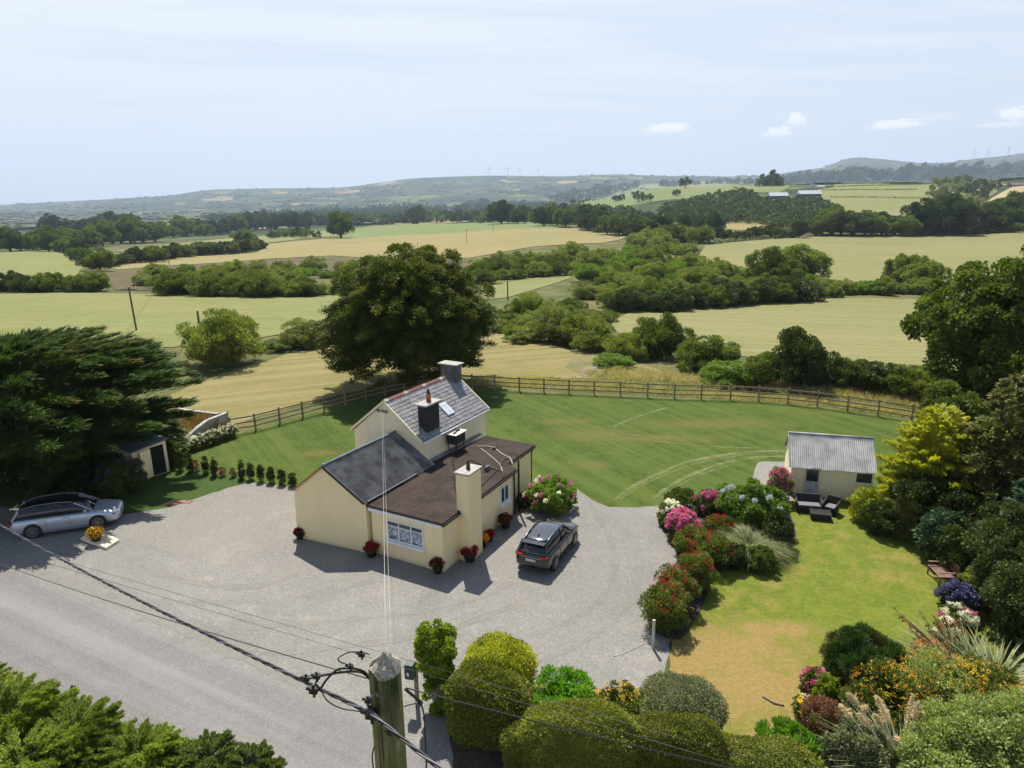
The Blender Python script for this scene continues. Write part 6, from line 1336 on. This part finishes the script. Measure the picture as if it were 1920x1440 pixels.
scatter([(20, 545), (45, 547), (75, 547), (95, 547), (0, 546), (-30, 546)], (24, 34), PW, ['midgreen', 'dark'], 'shrub', 'dark bush in the short hedge at the left edge of the green field', 'shrub', 'hedge bushes at the left edge', (.75, .95), seed=9)
scatter([(165, 545), (150, 548), (180, 546), (135, 545)], (22, 34), PW, ['willow', 'midgreen'], 'shrub', 'rounded bush beside the gap in the left hedge', 'shrub', 'bushes beside the left hedge gap', (.8, 1.0), seed=10)
scatter(along([(205, 500), (260, 492), (340, 484), (420, 476), (470, 472), (500, 466)], 24, 4, 11), (14, 20), PB, DM, 'shrub', 'dark bush in the long hedge left of the tan field', 'shrub', 'bushes in the long dark hedge on the left', (.8, 1.1), seed=11)
scatter(along([(118, 470), (140, 480), (165, 495), (185, 505)], 8, 4, 12), (14, 20), PB, DM, 'shrub', 'dark bush in the slanting hedge at the left', 'shrub', 'bushes in the slanting left hedge', (.8, 1.1), seed=12)
scatter([(188, 508), (292, 492), (462, 462), (640, 447)], (20, 25), PB, ['dark', 'midgreen'], 'tree', 'round hedgerow tree standing out of the left hedges', 'tree', 'hedgerow trees on the left', (.9, 1.2), True, 13)
scatter(along([(-20, 470), (60, 470), (120, 466), (200, 460), (300, 452)], 19, 6, 14), (19, 29), PB, ['dark', 'midgreen', 'midgreen'], 'tree', 'broad dark tree in the tree line at the upper left', 'tree', 'broad trees in the upper left tree line', (.8, 1.05), True, 14)
scatter(along([(100, 446), (200, 442), (250, 438)], 6, 5, 15), (20, 28), PB, ['dark'], 'tree', 'tall dark tree in the second row at the upper left', 'tree', 'tall trees in the second row at the left', (.85, 1.05), True, 15)
scatter(along([(300, 446), (380, 442), (450, 436), (500, 430), (560, 428)], 20, 5, 16), (13, 21), PB, DM, 'tree', 'dark tree in the line between the pale fields on the left', 'tree', 'trees between the pale fields on the left', (.85, 1.1), True, 16)
scatter(along([(500, 448), (560, 444), (600, 446)], 8, 3, 17), (8, 13), PF, DM, 'shrub', 'small dark bush on the hedge left of the round field tree', 'shrub', 'small hedge bushes by the round field tree', (.9, 1.2), seed=17)
scatter(along([(520, 424), (620, 424), (700, 421), (800, 418), (880, 417), (960, 416), (1060, 420)], 46, 5, 18), (10, 17), PF, DM, 'tree', 'small dark tree in the tree line beyond the green and tan field', 'tree', 'trees in the line beyond the tan field', (.8, 1.15), True, 18)
scatter([(786, 418)], (11, 12), PB, ['dark'], 'tree', 'upright dark tree standing alone at the back corner of the tan field', 'tree', None, (1.6, 1.8), True, 191)
scatter([(940, 420), (970, 420), (1045, 424), (1030, 420), (1060, 426), (1100, 430), (1020, 424), (1082, 420)], (16, 24), PB, ['dark', 'dark', 'midgreen'], 'tree', 'large dark tree at the head of the tan field', 'tree', 'large dark trees heading the tan field', (.9, 1.3), True, 19)
scatter(along([(1100, 430), (1140, 438), (1180, 445), (1215, 448), (1240, 450)], 14, 6, 20), (16, 24), PB, DM, 'tree', 'dark tree at the right end of the tan field', 'tree', 'dark trees right of the tan field', (1.0, 1.5), True, 20)
scatter(along([(1210, 456), (1260, 452), (1310, 455)], 8, 6, 21), (18, 26), PW, ['willow', 'midgreen'], 'shrub', 'rounded bush where the valley belt meets the tree line', 'shrub', 'bushes at the top of the valley belt', (.8, 1.0), seed=21)
scatter(along([(1310, 448), (1360, 446), (1420, 444), (1490, 446)], 14, 3, 22), (9, 14), PB, DM, 'shrub', 'dark hedge bush between the far tan strip and the mown field', 'shrub', 'hedge bushes along the far tan strip', (.9, 1.2), seed=22)
scatter([(1290, 430), (1310, 432), (1342, 434)], (14, 18), PB, ['dark'], 'tree', 'dark tree beside the far tan strip', 'tree', 'dark trees beside the far tan strip', (1.0, 1.3), True, 23)
scatter([(1498, 446)], (15, 16), PB, ['dark'], 'tree', 'square dark tree standing alone on the hedge above the right mown field', 'tree', None, (1.4, 1.5), True, 24)
scatter(along([(1520, 442), (1560, 440), (1620, 441), (1660, 441), (1700, 442)], 12, 4, 25), (22, 30), PB, ['dark', 'midgreen', 'midgreen'], 'tree', 'rounded tree in the line above the right mown field', 'tree', 'rounded trees above the right mown field', (.85, 1.05), True, 25)
scatter([(1740, 440), (1770, 440), (1800, 438), (1725, 441), (1785, 441)], (30, 36), PB, ['dark'], 'tree', 'tall dark tree in the clump above the right mown field', 'tree', 'tall dark clump above the right mown field', (1.15, 1.35), True, 26)
scatter(along([(1840, 436), (1880, 430), (1930, 425), (1980, 420)], 9, 5, 27), (28, 38), PB, ['dark', 'dark', 'midgreen'], 'tree', 'dark tree rising at the upper right edge', 'tree', 'dark trees at the upper right edge', (.9, 1.2), True, 27)
scatter(along([(1700, 442), (1800, 440), (1900, 434), (1960, 430)], 20, 2, 28), (8, 12), PB, ['midgreen', 'willow'], 'shrub', 'low bush in the field hedge at the upper right', 'shrub', 'low hedge bushes at the upper right', (.7, 1.0), seed=28)
scatter(inpoly([(1740, 400), (1750, 345), (1850, 335), (1870, 352), (1840, 385), (1800, 398)], 36, 29, 10), (7, 14), PF, ['midgreen', 'dark', 'willow_grey'], 'shrub', 'scrubby bush on the rough slope at the far right', 'shrub', 'scrub on the far right slope', (.8, 1.2), seed=29)
scatter([(1155, 378), (1197, 379), (1218, 377), (1285, 352), (1244, 350), (1268, 368), (1165, 376)], (6, 10), PF, ['dark'], 'tree', 'lone dark tree in the sloping green pasture on the hill', 'tree', 'lone trees in the hill pasture', (1.1, 1.4), True, 30)
scatter(along([(1420, 350), (1470, 347), (1520, 344), (1570, 342)], 24, 3, 31), (7, 12), PF, ['dark', 'midgreen'], 'tree', 'dark tree on the skyline around the farm buildings', 'tree', 'skyline trees around the farm', (1.1, 1.6), True, 31)
scatter(along([(1570, 344), (1640, 340), (1720, 338), (1800, 336), (1900, 330), (1960, 328)], 40, 3, 32), (9, 15), PF, ['dark', 'midgreen'], 'tree', 'dark tree in the long skyline wood at the right', 'tree', 'trees in the long skyline wood at the right', (1.1, 1.5), True, 32)
scatter(along([(1240, 352), (1300, 348), (1350, 345), (1420, 347)], 14, 2, 33), (4, 7), PF, ['dark'], 'tree', 'tiny dark tree on the skyline hedge of the hill pasture', 'tree', 'tiny skyline hedge trees', (1.1, 1.5), True, 33)
# hedges crossing the sloping field far right
def hedge_line(pts, rpx, label):
    P = [T(*q) for q in pts]; V = []; tt = []; r_ = np.random.default_rng(int(pts[0][0]))
    for a, b_ in zip(P[:-1], P[1:]):
        L_ = np.linalg.norm(b_-a); r = rpx*depth(a)/F; n = int(L_/r*12)+4; t_ = r_.uniform(0, 1, (n, 1)); q = a+(b_-a)*t_+unit(r_.normal(size=(n, 3)))*r*[1, 1, .9]; q[:, 2] += r*.9
        s_ = r*.9; V.append(leafquads(r_, q, r_.normal(size=(n, 3)), s_, s_*.7)); tt.append(r_.uniform(0, 1, n))
    V = np.concatenate(V); o = leafobj('hedge', [(V-P[0], np.concatenate(tt))], LV['dark']); o.location = Vector(P[0]); return tag(o, label, 'hedge')
hedge_line([(1556, 371), (1600, 371), (1660, 372), (1728, 373)], 1.6, 'lower of the dark hedge lines across the sloping green field at the right')
hedge_line([(1541, 358), (1600, 357), (1660, 357), (1720, 356)], 1.4, 'upper dark hedge line across the sloping green field at the right')
hedge_line([(1540, 352), (1600, 350), (1680, 348), (1745, 346)], 1.4, 'dark hedge line along the top of the sloping green field')
hedge_line([(1322, 458), (1380, 453), (1440, 448), (1490, 446)], 4.0, 'trimmed pale hedge along the top left of the right mown field')
hedge_line([(1800, 388), (1770, 382), (1750, 368)], 2.5, 'dark hedge at the corner of the rough slope')
# woods that read as one mass, and countless far trees
def wood(name, poly, n, rpx, mat, seed, hs=1.2, mind=8, leaf=150):
    tp = [crown(np.random.default_rng(seed*10+i), (0, 0, .6), (1, 1, .65), 10, .45, leaf, .34, .7, .6, .3, -.3, (.6, 1), .85, topbias=.5) for i in range(3)]
    r_ = np.random.default_rng(seed); V = []; tt = []
    for q in inpoly(poly, n, seed, mind):
        P = T(*q); r = rpx*r_.uniform(.7, 1.3)*depth(P)/F; v, t_ = tp[r_.integers(3)]; a = r_.uniform(0, 6.28); ca, sa_ = math.cos(a), math.sin(a)
        V.append(v@np.array([[ca, sa_, 0], [-sa_, ca, 0], [0, 0, 1]])*[r, r, r*hs*r_.uniform(.7, 1.1)]+P); tt.append(np.clip(t_+r_.uniform(-.2, .2), 0, 1))
    return tag(leafobj(name, [(np.concatenate(V), np.concatenate(tt))], LV[mat]), kind='stuff')
wood('woodland', [(1225, 425), (1240, 400), (1300, 380), (1390, 366), (1440, 384), (1530, 378), (1578, 410), (1560, 432), (1480, 434), (1400, 420), (1300, 420)], 300, 10, 'dark', 41, 1.0)
wood('woodland', [(820, 412), (850, 396), (900, 384), (980, 388), (1060, 392), (1150, 398), (1220, 410), (1225, 428), (1120, 424), (1000, 416)], 260, 9, 'dark', 42, 1.0)
wood('woodland', [(1030, 380), (1060, 368), (1120, 354), (1190, 346), (1200, 352), (1130, 372), (1085, 384)], 110, 6, 'dark', 43, 1.1)
wood('woodland', [(1560, 440), (1600, 425), (1690, 428), (1760, 420), (1850, 412), (1860, 430), (1700, 440)], 90, 11, 'midgreen', 44, 1.0)
wood('conifer_plantation', [(380, 415), (500, 408), (640, 402), (780, 396), (840, 398), (820, 410), (640, 414), (400, 420)], 700, 4.5, 'blue', 45, 2.0, 3, 60)
def far_trees(n, seed):
    r_ = np.random.default_rng(seed); u = r_.uniform(-.78, .78, n*5); Y = np.exp(r_.uniform(math.log(1300), math.log(7600), n*5)); x = u*Y
    k = np.sin(x/260+np.sin(Y/340)*1.5)+np.sin(Y/190+np.sin(x/410)*2)+r_.normal(size=n*5)*.5; s_ = (np.abs(np.sin(x/170+Y/900))<.16)|(np.abs(np.sin(Y/150+x/1300))<.14)|(k > 1.35)
    u, Y, x = u[s_][:n], Y[s_][:n], x[s_][:n]; z = hgt(x, Y); n = len(x); r = r_.uniform(3, 9.5, n)
    base_ = ico_core((0, 0, 0), (1, 1, 1), r_, 1, .3); V = (base_[None]*np.stack([r*1.9, r*1.2, r*.6], 1)[:, None]+np.stack([x, Y, z+r*.45], 1)[:, None]).reshape(-1, 3)
    me = npmesh('distant_trees', V, 3, np.repeat(r_.uniform(0, 1, n), len(base_)//3)); return tag(finish('distant_trees', me, LV['dark']), kind='stuff')
far_trees(3800, 77)
# ---------------------------------------------------------------- far buildings
def barn(label, px, py, wpx, wm, hm, roofm, wallm, rz=0, name='farm_building', rr=.35):
    P = T(px, py); L_ = wpx*depth(P)/F; root = thing(name, label, 'building', P); ex = np.array([math.cos(rz), math.sin(rz), 0]); ey = np.array([-math.sin(rz), math.cos(rz), 0]); D = L_*wm; h_ = L_*hm
    P = P-ez*h_*.1
    c = [P+ex*a*L_/2+ey*b_*D/2 for a, b_ in ((-1, -1), (1, -1), (1, 1), (-1, 1))]; MB().hexa(c, [q+ez*h_ for q in c]).build('wall', wallm, root)
    r1_, r2_ = P-ex*L_*.52+ez*(h_+D*rr), P+ex*L_*.52+ez*(h_+D*rr); a = [P+ex*s_*L_*.52+ey*b_*D*.55+ez*h_*.97 for s_, b_ in ((-1, -1), (1, -1), (1, 1), (-1, 1))]
    MB().add([a[0], a[1], r2_, r1_, a[3], a[2]], [(0, 1, 2, 3), (3, 2, 5, 4), (0, 3, 4), (1, 5, 2)]).build('roof', roofm, root)
    for i in range(3): MB().obox(P+ex*(i-1)*L_*.28-ey*(D/2+.05)+ez*h_*.5, ex, ey, ez, L_*.08, .1, h_*.4).build('window', GLASS, root)
    return root
BR = plain('pale_barn_roof', (.42, .44, .45), .6, var=.1); HW = plain('white_farm_wall', (.65, .64, .6), .8, var=.1); DKR = plain('dark_barn', (.06, .07, .08), .7, var=.2)
barn('long low farm shed with pale roof at the left of the hill farm', 1458, 372, 34, .5, .16, BR, DKR); barn('wide farm shed with pale roof in the middle of the hill farm', 1516, 369, 40, .45, .15, BR, DKR)
barn('white farmhouse on the skyline above the farm sheds', 1521, 352, 12, .6, .5, DKR, HW, .3, 'farmhouse'); barn('low farmhouse wing right of the white farmhouse', 1538, 353, 16, .4, .22, BR, HW, .1, 'farmhouse')
barn('pale-roofed farm building among the trees at the upper left', 405, 434, 26, .5, .16, BR, HW); barn('second pale farm building further right among the left trees', 428, 434, 16, .5, .2, BR, HW, .2)
barn('brown-roofed sheds on the slope at the far right edge', 1905, 350, 34, .3, .12, plain('brown_barn_roof', (.2, .13, .09), .8), plain('brown_barn_wall', (.25, .18, .12), .8), .3)
# ---------------------------------------------------------------- wind turbines on the far hills
TW = plain('turbine_white', (.6, .62, .65), .5, var=.02)
tm = MB().tube([(0, 0, 0), (0, 0, 68)], [2.2, 1.3], 8).mesh('tower'); tn = MB().box((0, 0, 69), 3, 9, 3.4).mesh('nacelle'); tb = MB().tube([(0, 0, 0), (0, 0, 8), (0, 0, 36)], [.9, 1.7, .4], 5).mesh('blade')
for me_ in (tm, tn, tb): me_.materials.append(TW)
names = ['leftmost', 'second', 'third', 'fourth', 'right-hand trio, leftmost', 'right-hand trio, middle', 'right-hand trio, tallest']
for i, (px, py) in enumerate([(918, 328), (952, 327), (975, 327), (1009, 326), (1827, 293), (1852, 289), (1890, 288)]):
    u_, r_ = un(px, py); P = np.array([u_*6900, 6900, float(hgt(u_*6900, 6900))-4]); o = thing('wind_turbine', ('white wind turbine on the central ridge, %s of four' % names[i]) if i < 4 else 'white wind turbine on the %s' % names[i].replace('right-hand trio', 'right ridge, of three'), 'wind turbine', P)
    for nm, me_ in (('tower', tm), ('nacelle', tn)): c = link(bpy.data.objects.new(nm, me_)); c.parent = o
    for k in range(3): c = link(bpy.data.objects.new('blade', tb)); c.parent = o; c.location = (0, -5.5, 69); c.rotation_euler = (0, 2.094*k+i*.5, 0)
    if i > 3: o.scale = (1.1,)*3
# ---------------------------------------------------------------- field poles
def fpole(px, pyb, pyt, label, arm=False, lean=0, r=.13):
    P = T(px, pyb); h = float(atY(px, pyt, P[1])[2]-P[2]); root = thing('utility_pole', label, 'utility pole', P); t_ = P+ez*h+[lean, 0, 0]
    MB().tube([P, t_], [r*1.2, r], 8).build('pole', plain('old_pole', (.12, .10, .075), .9, var=.3) if 'old_pole' not in MATS else MATS['old_pole'], root)
    if arm:
        MB().bar(t_+[-1.0, 0, -.3], t_+[1.0, 0, -.3], .12, .14).build('cross_arm', MATS['old_pole'], root)
        for a in (-.9, 0, .9): MB().tube([t_+[a, 0, -.25], t_+[a, 0, .05]], .07, 6).build('insulator', WHITE, root)
    return t_
tA = fpole(256, 620, 538, 'utility pole with white insulators rising behind the cypress', True, -.15, .10); tB = fpole(373, 606, 583, 'short dark pole top behind the round willow')
tC = fpole(875, 457, 430, 'thin utility pole in the tan field beyond the beech', True); tD = fpole(925, 438, 417, 'farther thin utility pole near the green strip of the tan field', True); tE = fpole(952, 562, 527, 'thin pole in the small field right of the beech'); tF = fpole(318, 498, 476, 'thin pole in front of the long dark hedge'); fpole(784, 474, 455, 'thin pole top just above the beech crown')
def cable(a, b_, sag, r, label, mat=BLACK, name='overhead_wire', n=16):
    a, b_ = np.array(a), np.array(b_); P = [a+(b_-a)*t_-ez*sag*4*t_*(1-t_) for t_ in np.linspace(0, 1, n)]
    return tag(MB().tube(P, r, 5).build(name, mat, None, True), label, 'wire')
cable(tA, tF, 1, .025, 'thin wire between the two poles beyond the cypress'); 
# ---------------------------------------------------------------- the near pole and its cables
POLEM, t, o = newmat('mossy_pole'); p = t.pos(); q = t.mapv(p, 0, (14, 14, .8)); n1 = t.noise(q, 1, 5, .7); n2 = t.noise(p, 2.2, 4, .6)
c = t.mix(t.ss(n1, .35, .7), (.11, .095, .03), (.30, .26, .12)); c = t.mix(t.math('MULTIPLY', t.ss(n2, .36, .56), .8), c, (.095, .115, .015)); crk = t.ss(t.noise(t.mapv(p, 0, (30, 30, .5)), 1, 3, .5), .60, .66); c = t.mix(crk, c, (.03, .028, .018))
b = t.n('ShaderNodeBsdfPrincipled', Base_Color=c, Roughness=.9); t.t.links.new(t.bump(n1, .8, .02), b.inputs['Normal']); t.t.links.new(b.outputs[0], o.inputs[0])
PD = .30; dist = PD/(60/F); rr_ = ray(720, 1240); top = C0+rr_*dist/1.0; PT = np.array([top[0], top[1], top[2]]); PG = np.array([PT[0]-.02, PT[1], 0.0]); print('pole', PT)
pole = thing('utility_pole', 'thick mossy wooden utility pole in the foreground with pointed weathered top', 'utility pole', PG)
def polecol(z): return PG+(PT-PG)*(z/PT[2])
prs = []; mb = MB(); nseg = 24
zs = list(np.linspace(0, PT[2]-.10, 12))+[PT[2]-.09]
vs = []; fs = []
rg2 = random.Random(4)
for i, z in enumerate(zs):
    c_0 = polecol(z); rad = PD/2*(1+.035*(PT[2]-z)/2.0)
    for j in range(nseg):
        a = 2*math.pi*j/nseg; cut = 0
        if i == len(zs)-1: cut = .09*math.sin(a*2+.5)*.7+.02*math.sin(a*5)
        vs.append((c_0[0]+rad*math.cos(a)*(1+.012*math.sin(3*a+z)), c_0[1]+rad*math.sin(a), z+cut))
for i in range(len(zs)-1):
    for j in range(nseg): fs.append((i*nseg+j, i*nseg+(j+1) % nseg, (i+1)*nseg+(j+1) % nseg, (i+1)*nseg+j))
mb.add(vs, fs).build('pole', POLEM, pole, True)
last = vs[-nseg:]; rg_ = np.random.default_rng(8); apex = polecol(PT[2]-.09)+ez*.20; rim = []; V = list(last)
for ring, f_ in ((.66, .45), (.33, .78)):
    for j in range(nseg): q = np.array(last[j]); V.append(tuple(apex+(q-apex)*ring+ez*rg_.normal()*.014+np.array([rg_.normal(), rg_.normal(), 0])*.006))
V.append(tuple(apex)); fs = []
for i in range(2):
    for j in range(nseg): fs.append((i*nseg+j, i*nseg+(j+1) % nseg, (i+1)*nseg+(j+1) % nseg, (i+1)*nseg+j))
fs += [(2*nseg+j, 2*nseg+(j+1) % nseg, 3*nseg) for j in range(nseg)]
m, t, o = newmat('weathered_end_grain'); p = t.pos(); n1 = t.noise(p, 30, 5, .75, 1.5); c = t.mix(t.ss(n1, .35, .65), (.20, .17, .12), (.62, .57, .48)); b = t.n('ShaderNodeBsdfPrincipled', Base_Color=c, Roughness=.95); t.t.links.new(t.bump(n1, 1, .02), b.inputs['Normal']); t.t.links.new(b.outputs[0], o.inputs[0])
MB().add(V, fs).build('pole_top', m, pole)
CAB = plain('black_cable', (.016, .016, .018), .45, var=.1); 
def on_ray(px, py, Y): return atY(px, py, Y)
Yp = PT[1]
K1 = on_ray(697, 1338, Yp-.30)
def twisted(a, b_, sag, label, r=.0095, tw=.62):
    root = thing('twisted_power_cable', label, 'power cable', a); a, b_ = np.array(a), np.array(b_); L_ = np.linalg.norm(b_-a); n = int(L_/.05)
    ax = (b_-a)/L_; s1 = unit(np.cross(ax, ez)[None])[0]; s2 = np.cross(s1, ax)
    for k in range(3):
        P = []
        for i in range(n+1):
            t_ = i/n; ph = t_*L_/tw*2*math.pi+k*math.pi*2/3; P.append(a+(b_-a)*t_-ez*sag*4*t_*(1-t_)+(s1*math.cos(ph)+s2*math.sin(ph))*r*1.25)
        MB().tube(P, r, 6).build('cable_strand', CAB if k else plain('grey_strand', (.10, .095, .12), .4) if 'grey_strand' not in MATS else MATS['grey_strand'], root, True)
far = g(-60, 948, 10.4); near_ = on_ray(905, 1500, Yp-1.1)
print('cable', K1, far, near_)
twisted(K1, far, .12, 'thick twisted black power cable running from the near pole up to the left edge'); twisted(K1, near_, .02, 'thick twisted black power cable running from the near pole out of the lower edge')
# clamps and jumpers on the pole
def knob(px, py, Y, s_, name='cable_clamp', par=None):
    c_0 = on_ray(px, py, Y); mb = MB().obox(c_0, unit(np.array([[1, .3, -.4]]))[0], unit(np.array([[-.3, 1, 0]]))[0], unit(np.array([[.4, .1, 1]]))[0], s_, s_*.8, s_*.7); mb.tube([c_0+[-s_*.9, 0, s_*.3], c_0+[s_*.2, 0, -.1*s_]], s_*.22, 6); mb.tube([c_0+[0, 0, -s_], c_0+[0, 0, s_*.8]], s_*.18, 6)
    return mb.build(name, BLACK, par or pole, bevel=.004)
def jump(pts, r=.009, label=None):
    P = [on_ray(x_, y_, Y_) for x_, y_, Y_ in pts]; Q = []
    for i in range(len(P)-1):
        p0, p1, p2, p3 = P[max(i-1, 0)], P[i], P[i+1], P[min(i+2, len(P)-1)]
        for j in range(7): t_ = j/7; Q.append(.5*((2*p1)+(-p0+p2)*t_+(2*p0-5*p1+4*p2-p3)*t_*t_+(-p0+3*p1-3*p2+p3)*t_**3))
    Q.append(P[-1]); MB().tube(Q, r, 6).build('jumper_cable', CAB, pole, True)
Y1 = Yp-.25; Y2 = Yp+.05
for x_, y_, s_ in ((574, 1272, .06), (594, 1268, .06), (588, 1294, .075), (657, 1250, .05), (678, 1227, .055), (697, 1338, .11), (690, 1313, .06), (731, 1374, .05)): knob(x_, y_, Y1 if x_ < 690 else Yp-.22, s_)
MB().tube([on_ray(691, 1318, Yp-.2), on_ray(697, 1304, Yp-.2), on_ray(706, 1301, Yp-.2), on_ray(709, 1306, Yp-.17)], .014, 8).build('hook_bracket', plain('galvanised', (.25, .26, .28), .4, .6), pole, True)
jump([(588, 1294, Y1), (600, 1292, Y1), (612, 1275, Y1), (632, 1256, Y1), (658, 1253, Y1), (680, 1258, Y2), (694, 1270, Y2)], .011)
jump([(596, 1268, Y1), (630, 1262, Y1), (660, 1259, Y1), (680, 1262, Y2), (694, 1274, Y2)], .011); jump([(574, 1274, Y1), (594, 1270, Y1), (592, 1282, Y1), (598, 1290, Y1), (590, 1296, Y1)], .009)
jump([(602, 1293, Y1), (614, 1314, Y1), (640, 1328, Y1), (676, 1334, Y1)], .006); jump([(657, 1248, Y1), (636, 1240, Y1), (637, 1232, Y1), (655, 1223, Y1), (676, 1223, Y1), (693, 1227, Y2)], .006); jump([(688, 1320, Yp-.2), (694, 1330, Yp-.25), (697, 1338, Yp-.25)], .01)
s1_ = on_ray(760, 1292, Yp); s2_ = on_ray(788, 1316, Yp+.1); MB().tube([s1_, s2_], .014, 8).build('strain_insulator', BLACK, pole, True); knob(788, 1317, Yp+.1, .045)
MB().tube([on_ray(757, 1324, Yp+.05), s2_], .008, 6).build('stay_wire', MATS['grey_strand'], pole)
jump([(788, 1317, Yp+.1), (794, 1335, Yp+.05), (797, 1370, Yp+.02), (800, 1460, Yp-.1)], .008)
jump([(700, 1440, Yp-.2), (698, 1420, Yp-.18), (700, 1405, Yp-.16), (702, 1400, Yp-.1)], .007)
# thin overhead wires
W2 = MATS['grey_strand']
cable(on_ray(688, 1272, Y2), g(-60, 1035, 10.0), .08, .006, 'black wire from the near pole slanting up to the left edge below the twisted cable', CAB)
cable(on_ray(762, 1290, Yp), on_ray(1420, 1452, Yp-.2), .02, .007, 'black wire from the near pole slanting down to the lower right', CAB)
cable(g(-60, 1000, 8.5), on_ray(1440, 1432, 7.2), .0, .0035, 'upper of two thin wires passing behind the near pole', CAB); cable(g(-60, 1012, 8.3), on_ray(1500, 1470, 6.7), .0, .0035, 'lower of two thin wires passing behind the near pole', CAB)
gp_ = ap-e2*.05; gt = onwall(716, 770, w0, v0)
cable(on_ray(723, 1212, Yp), gt, .12, .0026, 'pale service wire from the pole top to the cottage gable, left strand', MATS['grey_cable']); cable(on_ray(733, 1212, Yp+.05), gt+e1*-.05, .18, .0020, 'pale service wire from the pole top to the cottage gable, right strand', MATS['grey_cable'])
gb = thing('wire_bracket', 'small wire bracket with insulators on the cottage gable', 'bracket', gt); MB().bar(gt-e1*.5-e2*.05, gt+e1*.4-e2*.05, .03, .03).build('bar', BLACK, gb)
for k in (-.35, -.1, .2): MB().tube([gt+e1*k-e2*.08-ez*.10, gt+e1*k-e2*.08+ez*.10], .03, 6).build('insulator', BLACK, gb)
# ---------------------------------------------------------------- air
HZ = bpy.data.materials.new('air'); HZ.use_nodes = True; t = NT(HZ.node_tree); o = t.n('ShaderNodeOutputMaterial'); v = t.n('ShaderNodeVolumePrincipled', Density=HAZE); v.inputs['Color'].default_value = (.62, .77, 1, 1); v.inputs['Anisotropy'].default_value = .2; t.t.links.new(v.outputs[0], o.inputs['Volume'])
tag(MB().box((0, 4500, 180), 36000, 15000, 760).build('haze', HZ), kind='stuff')
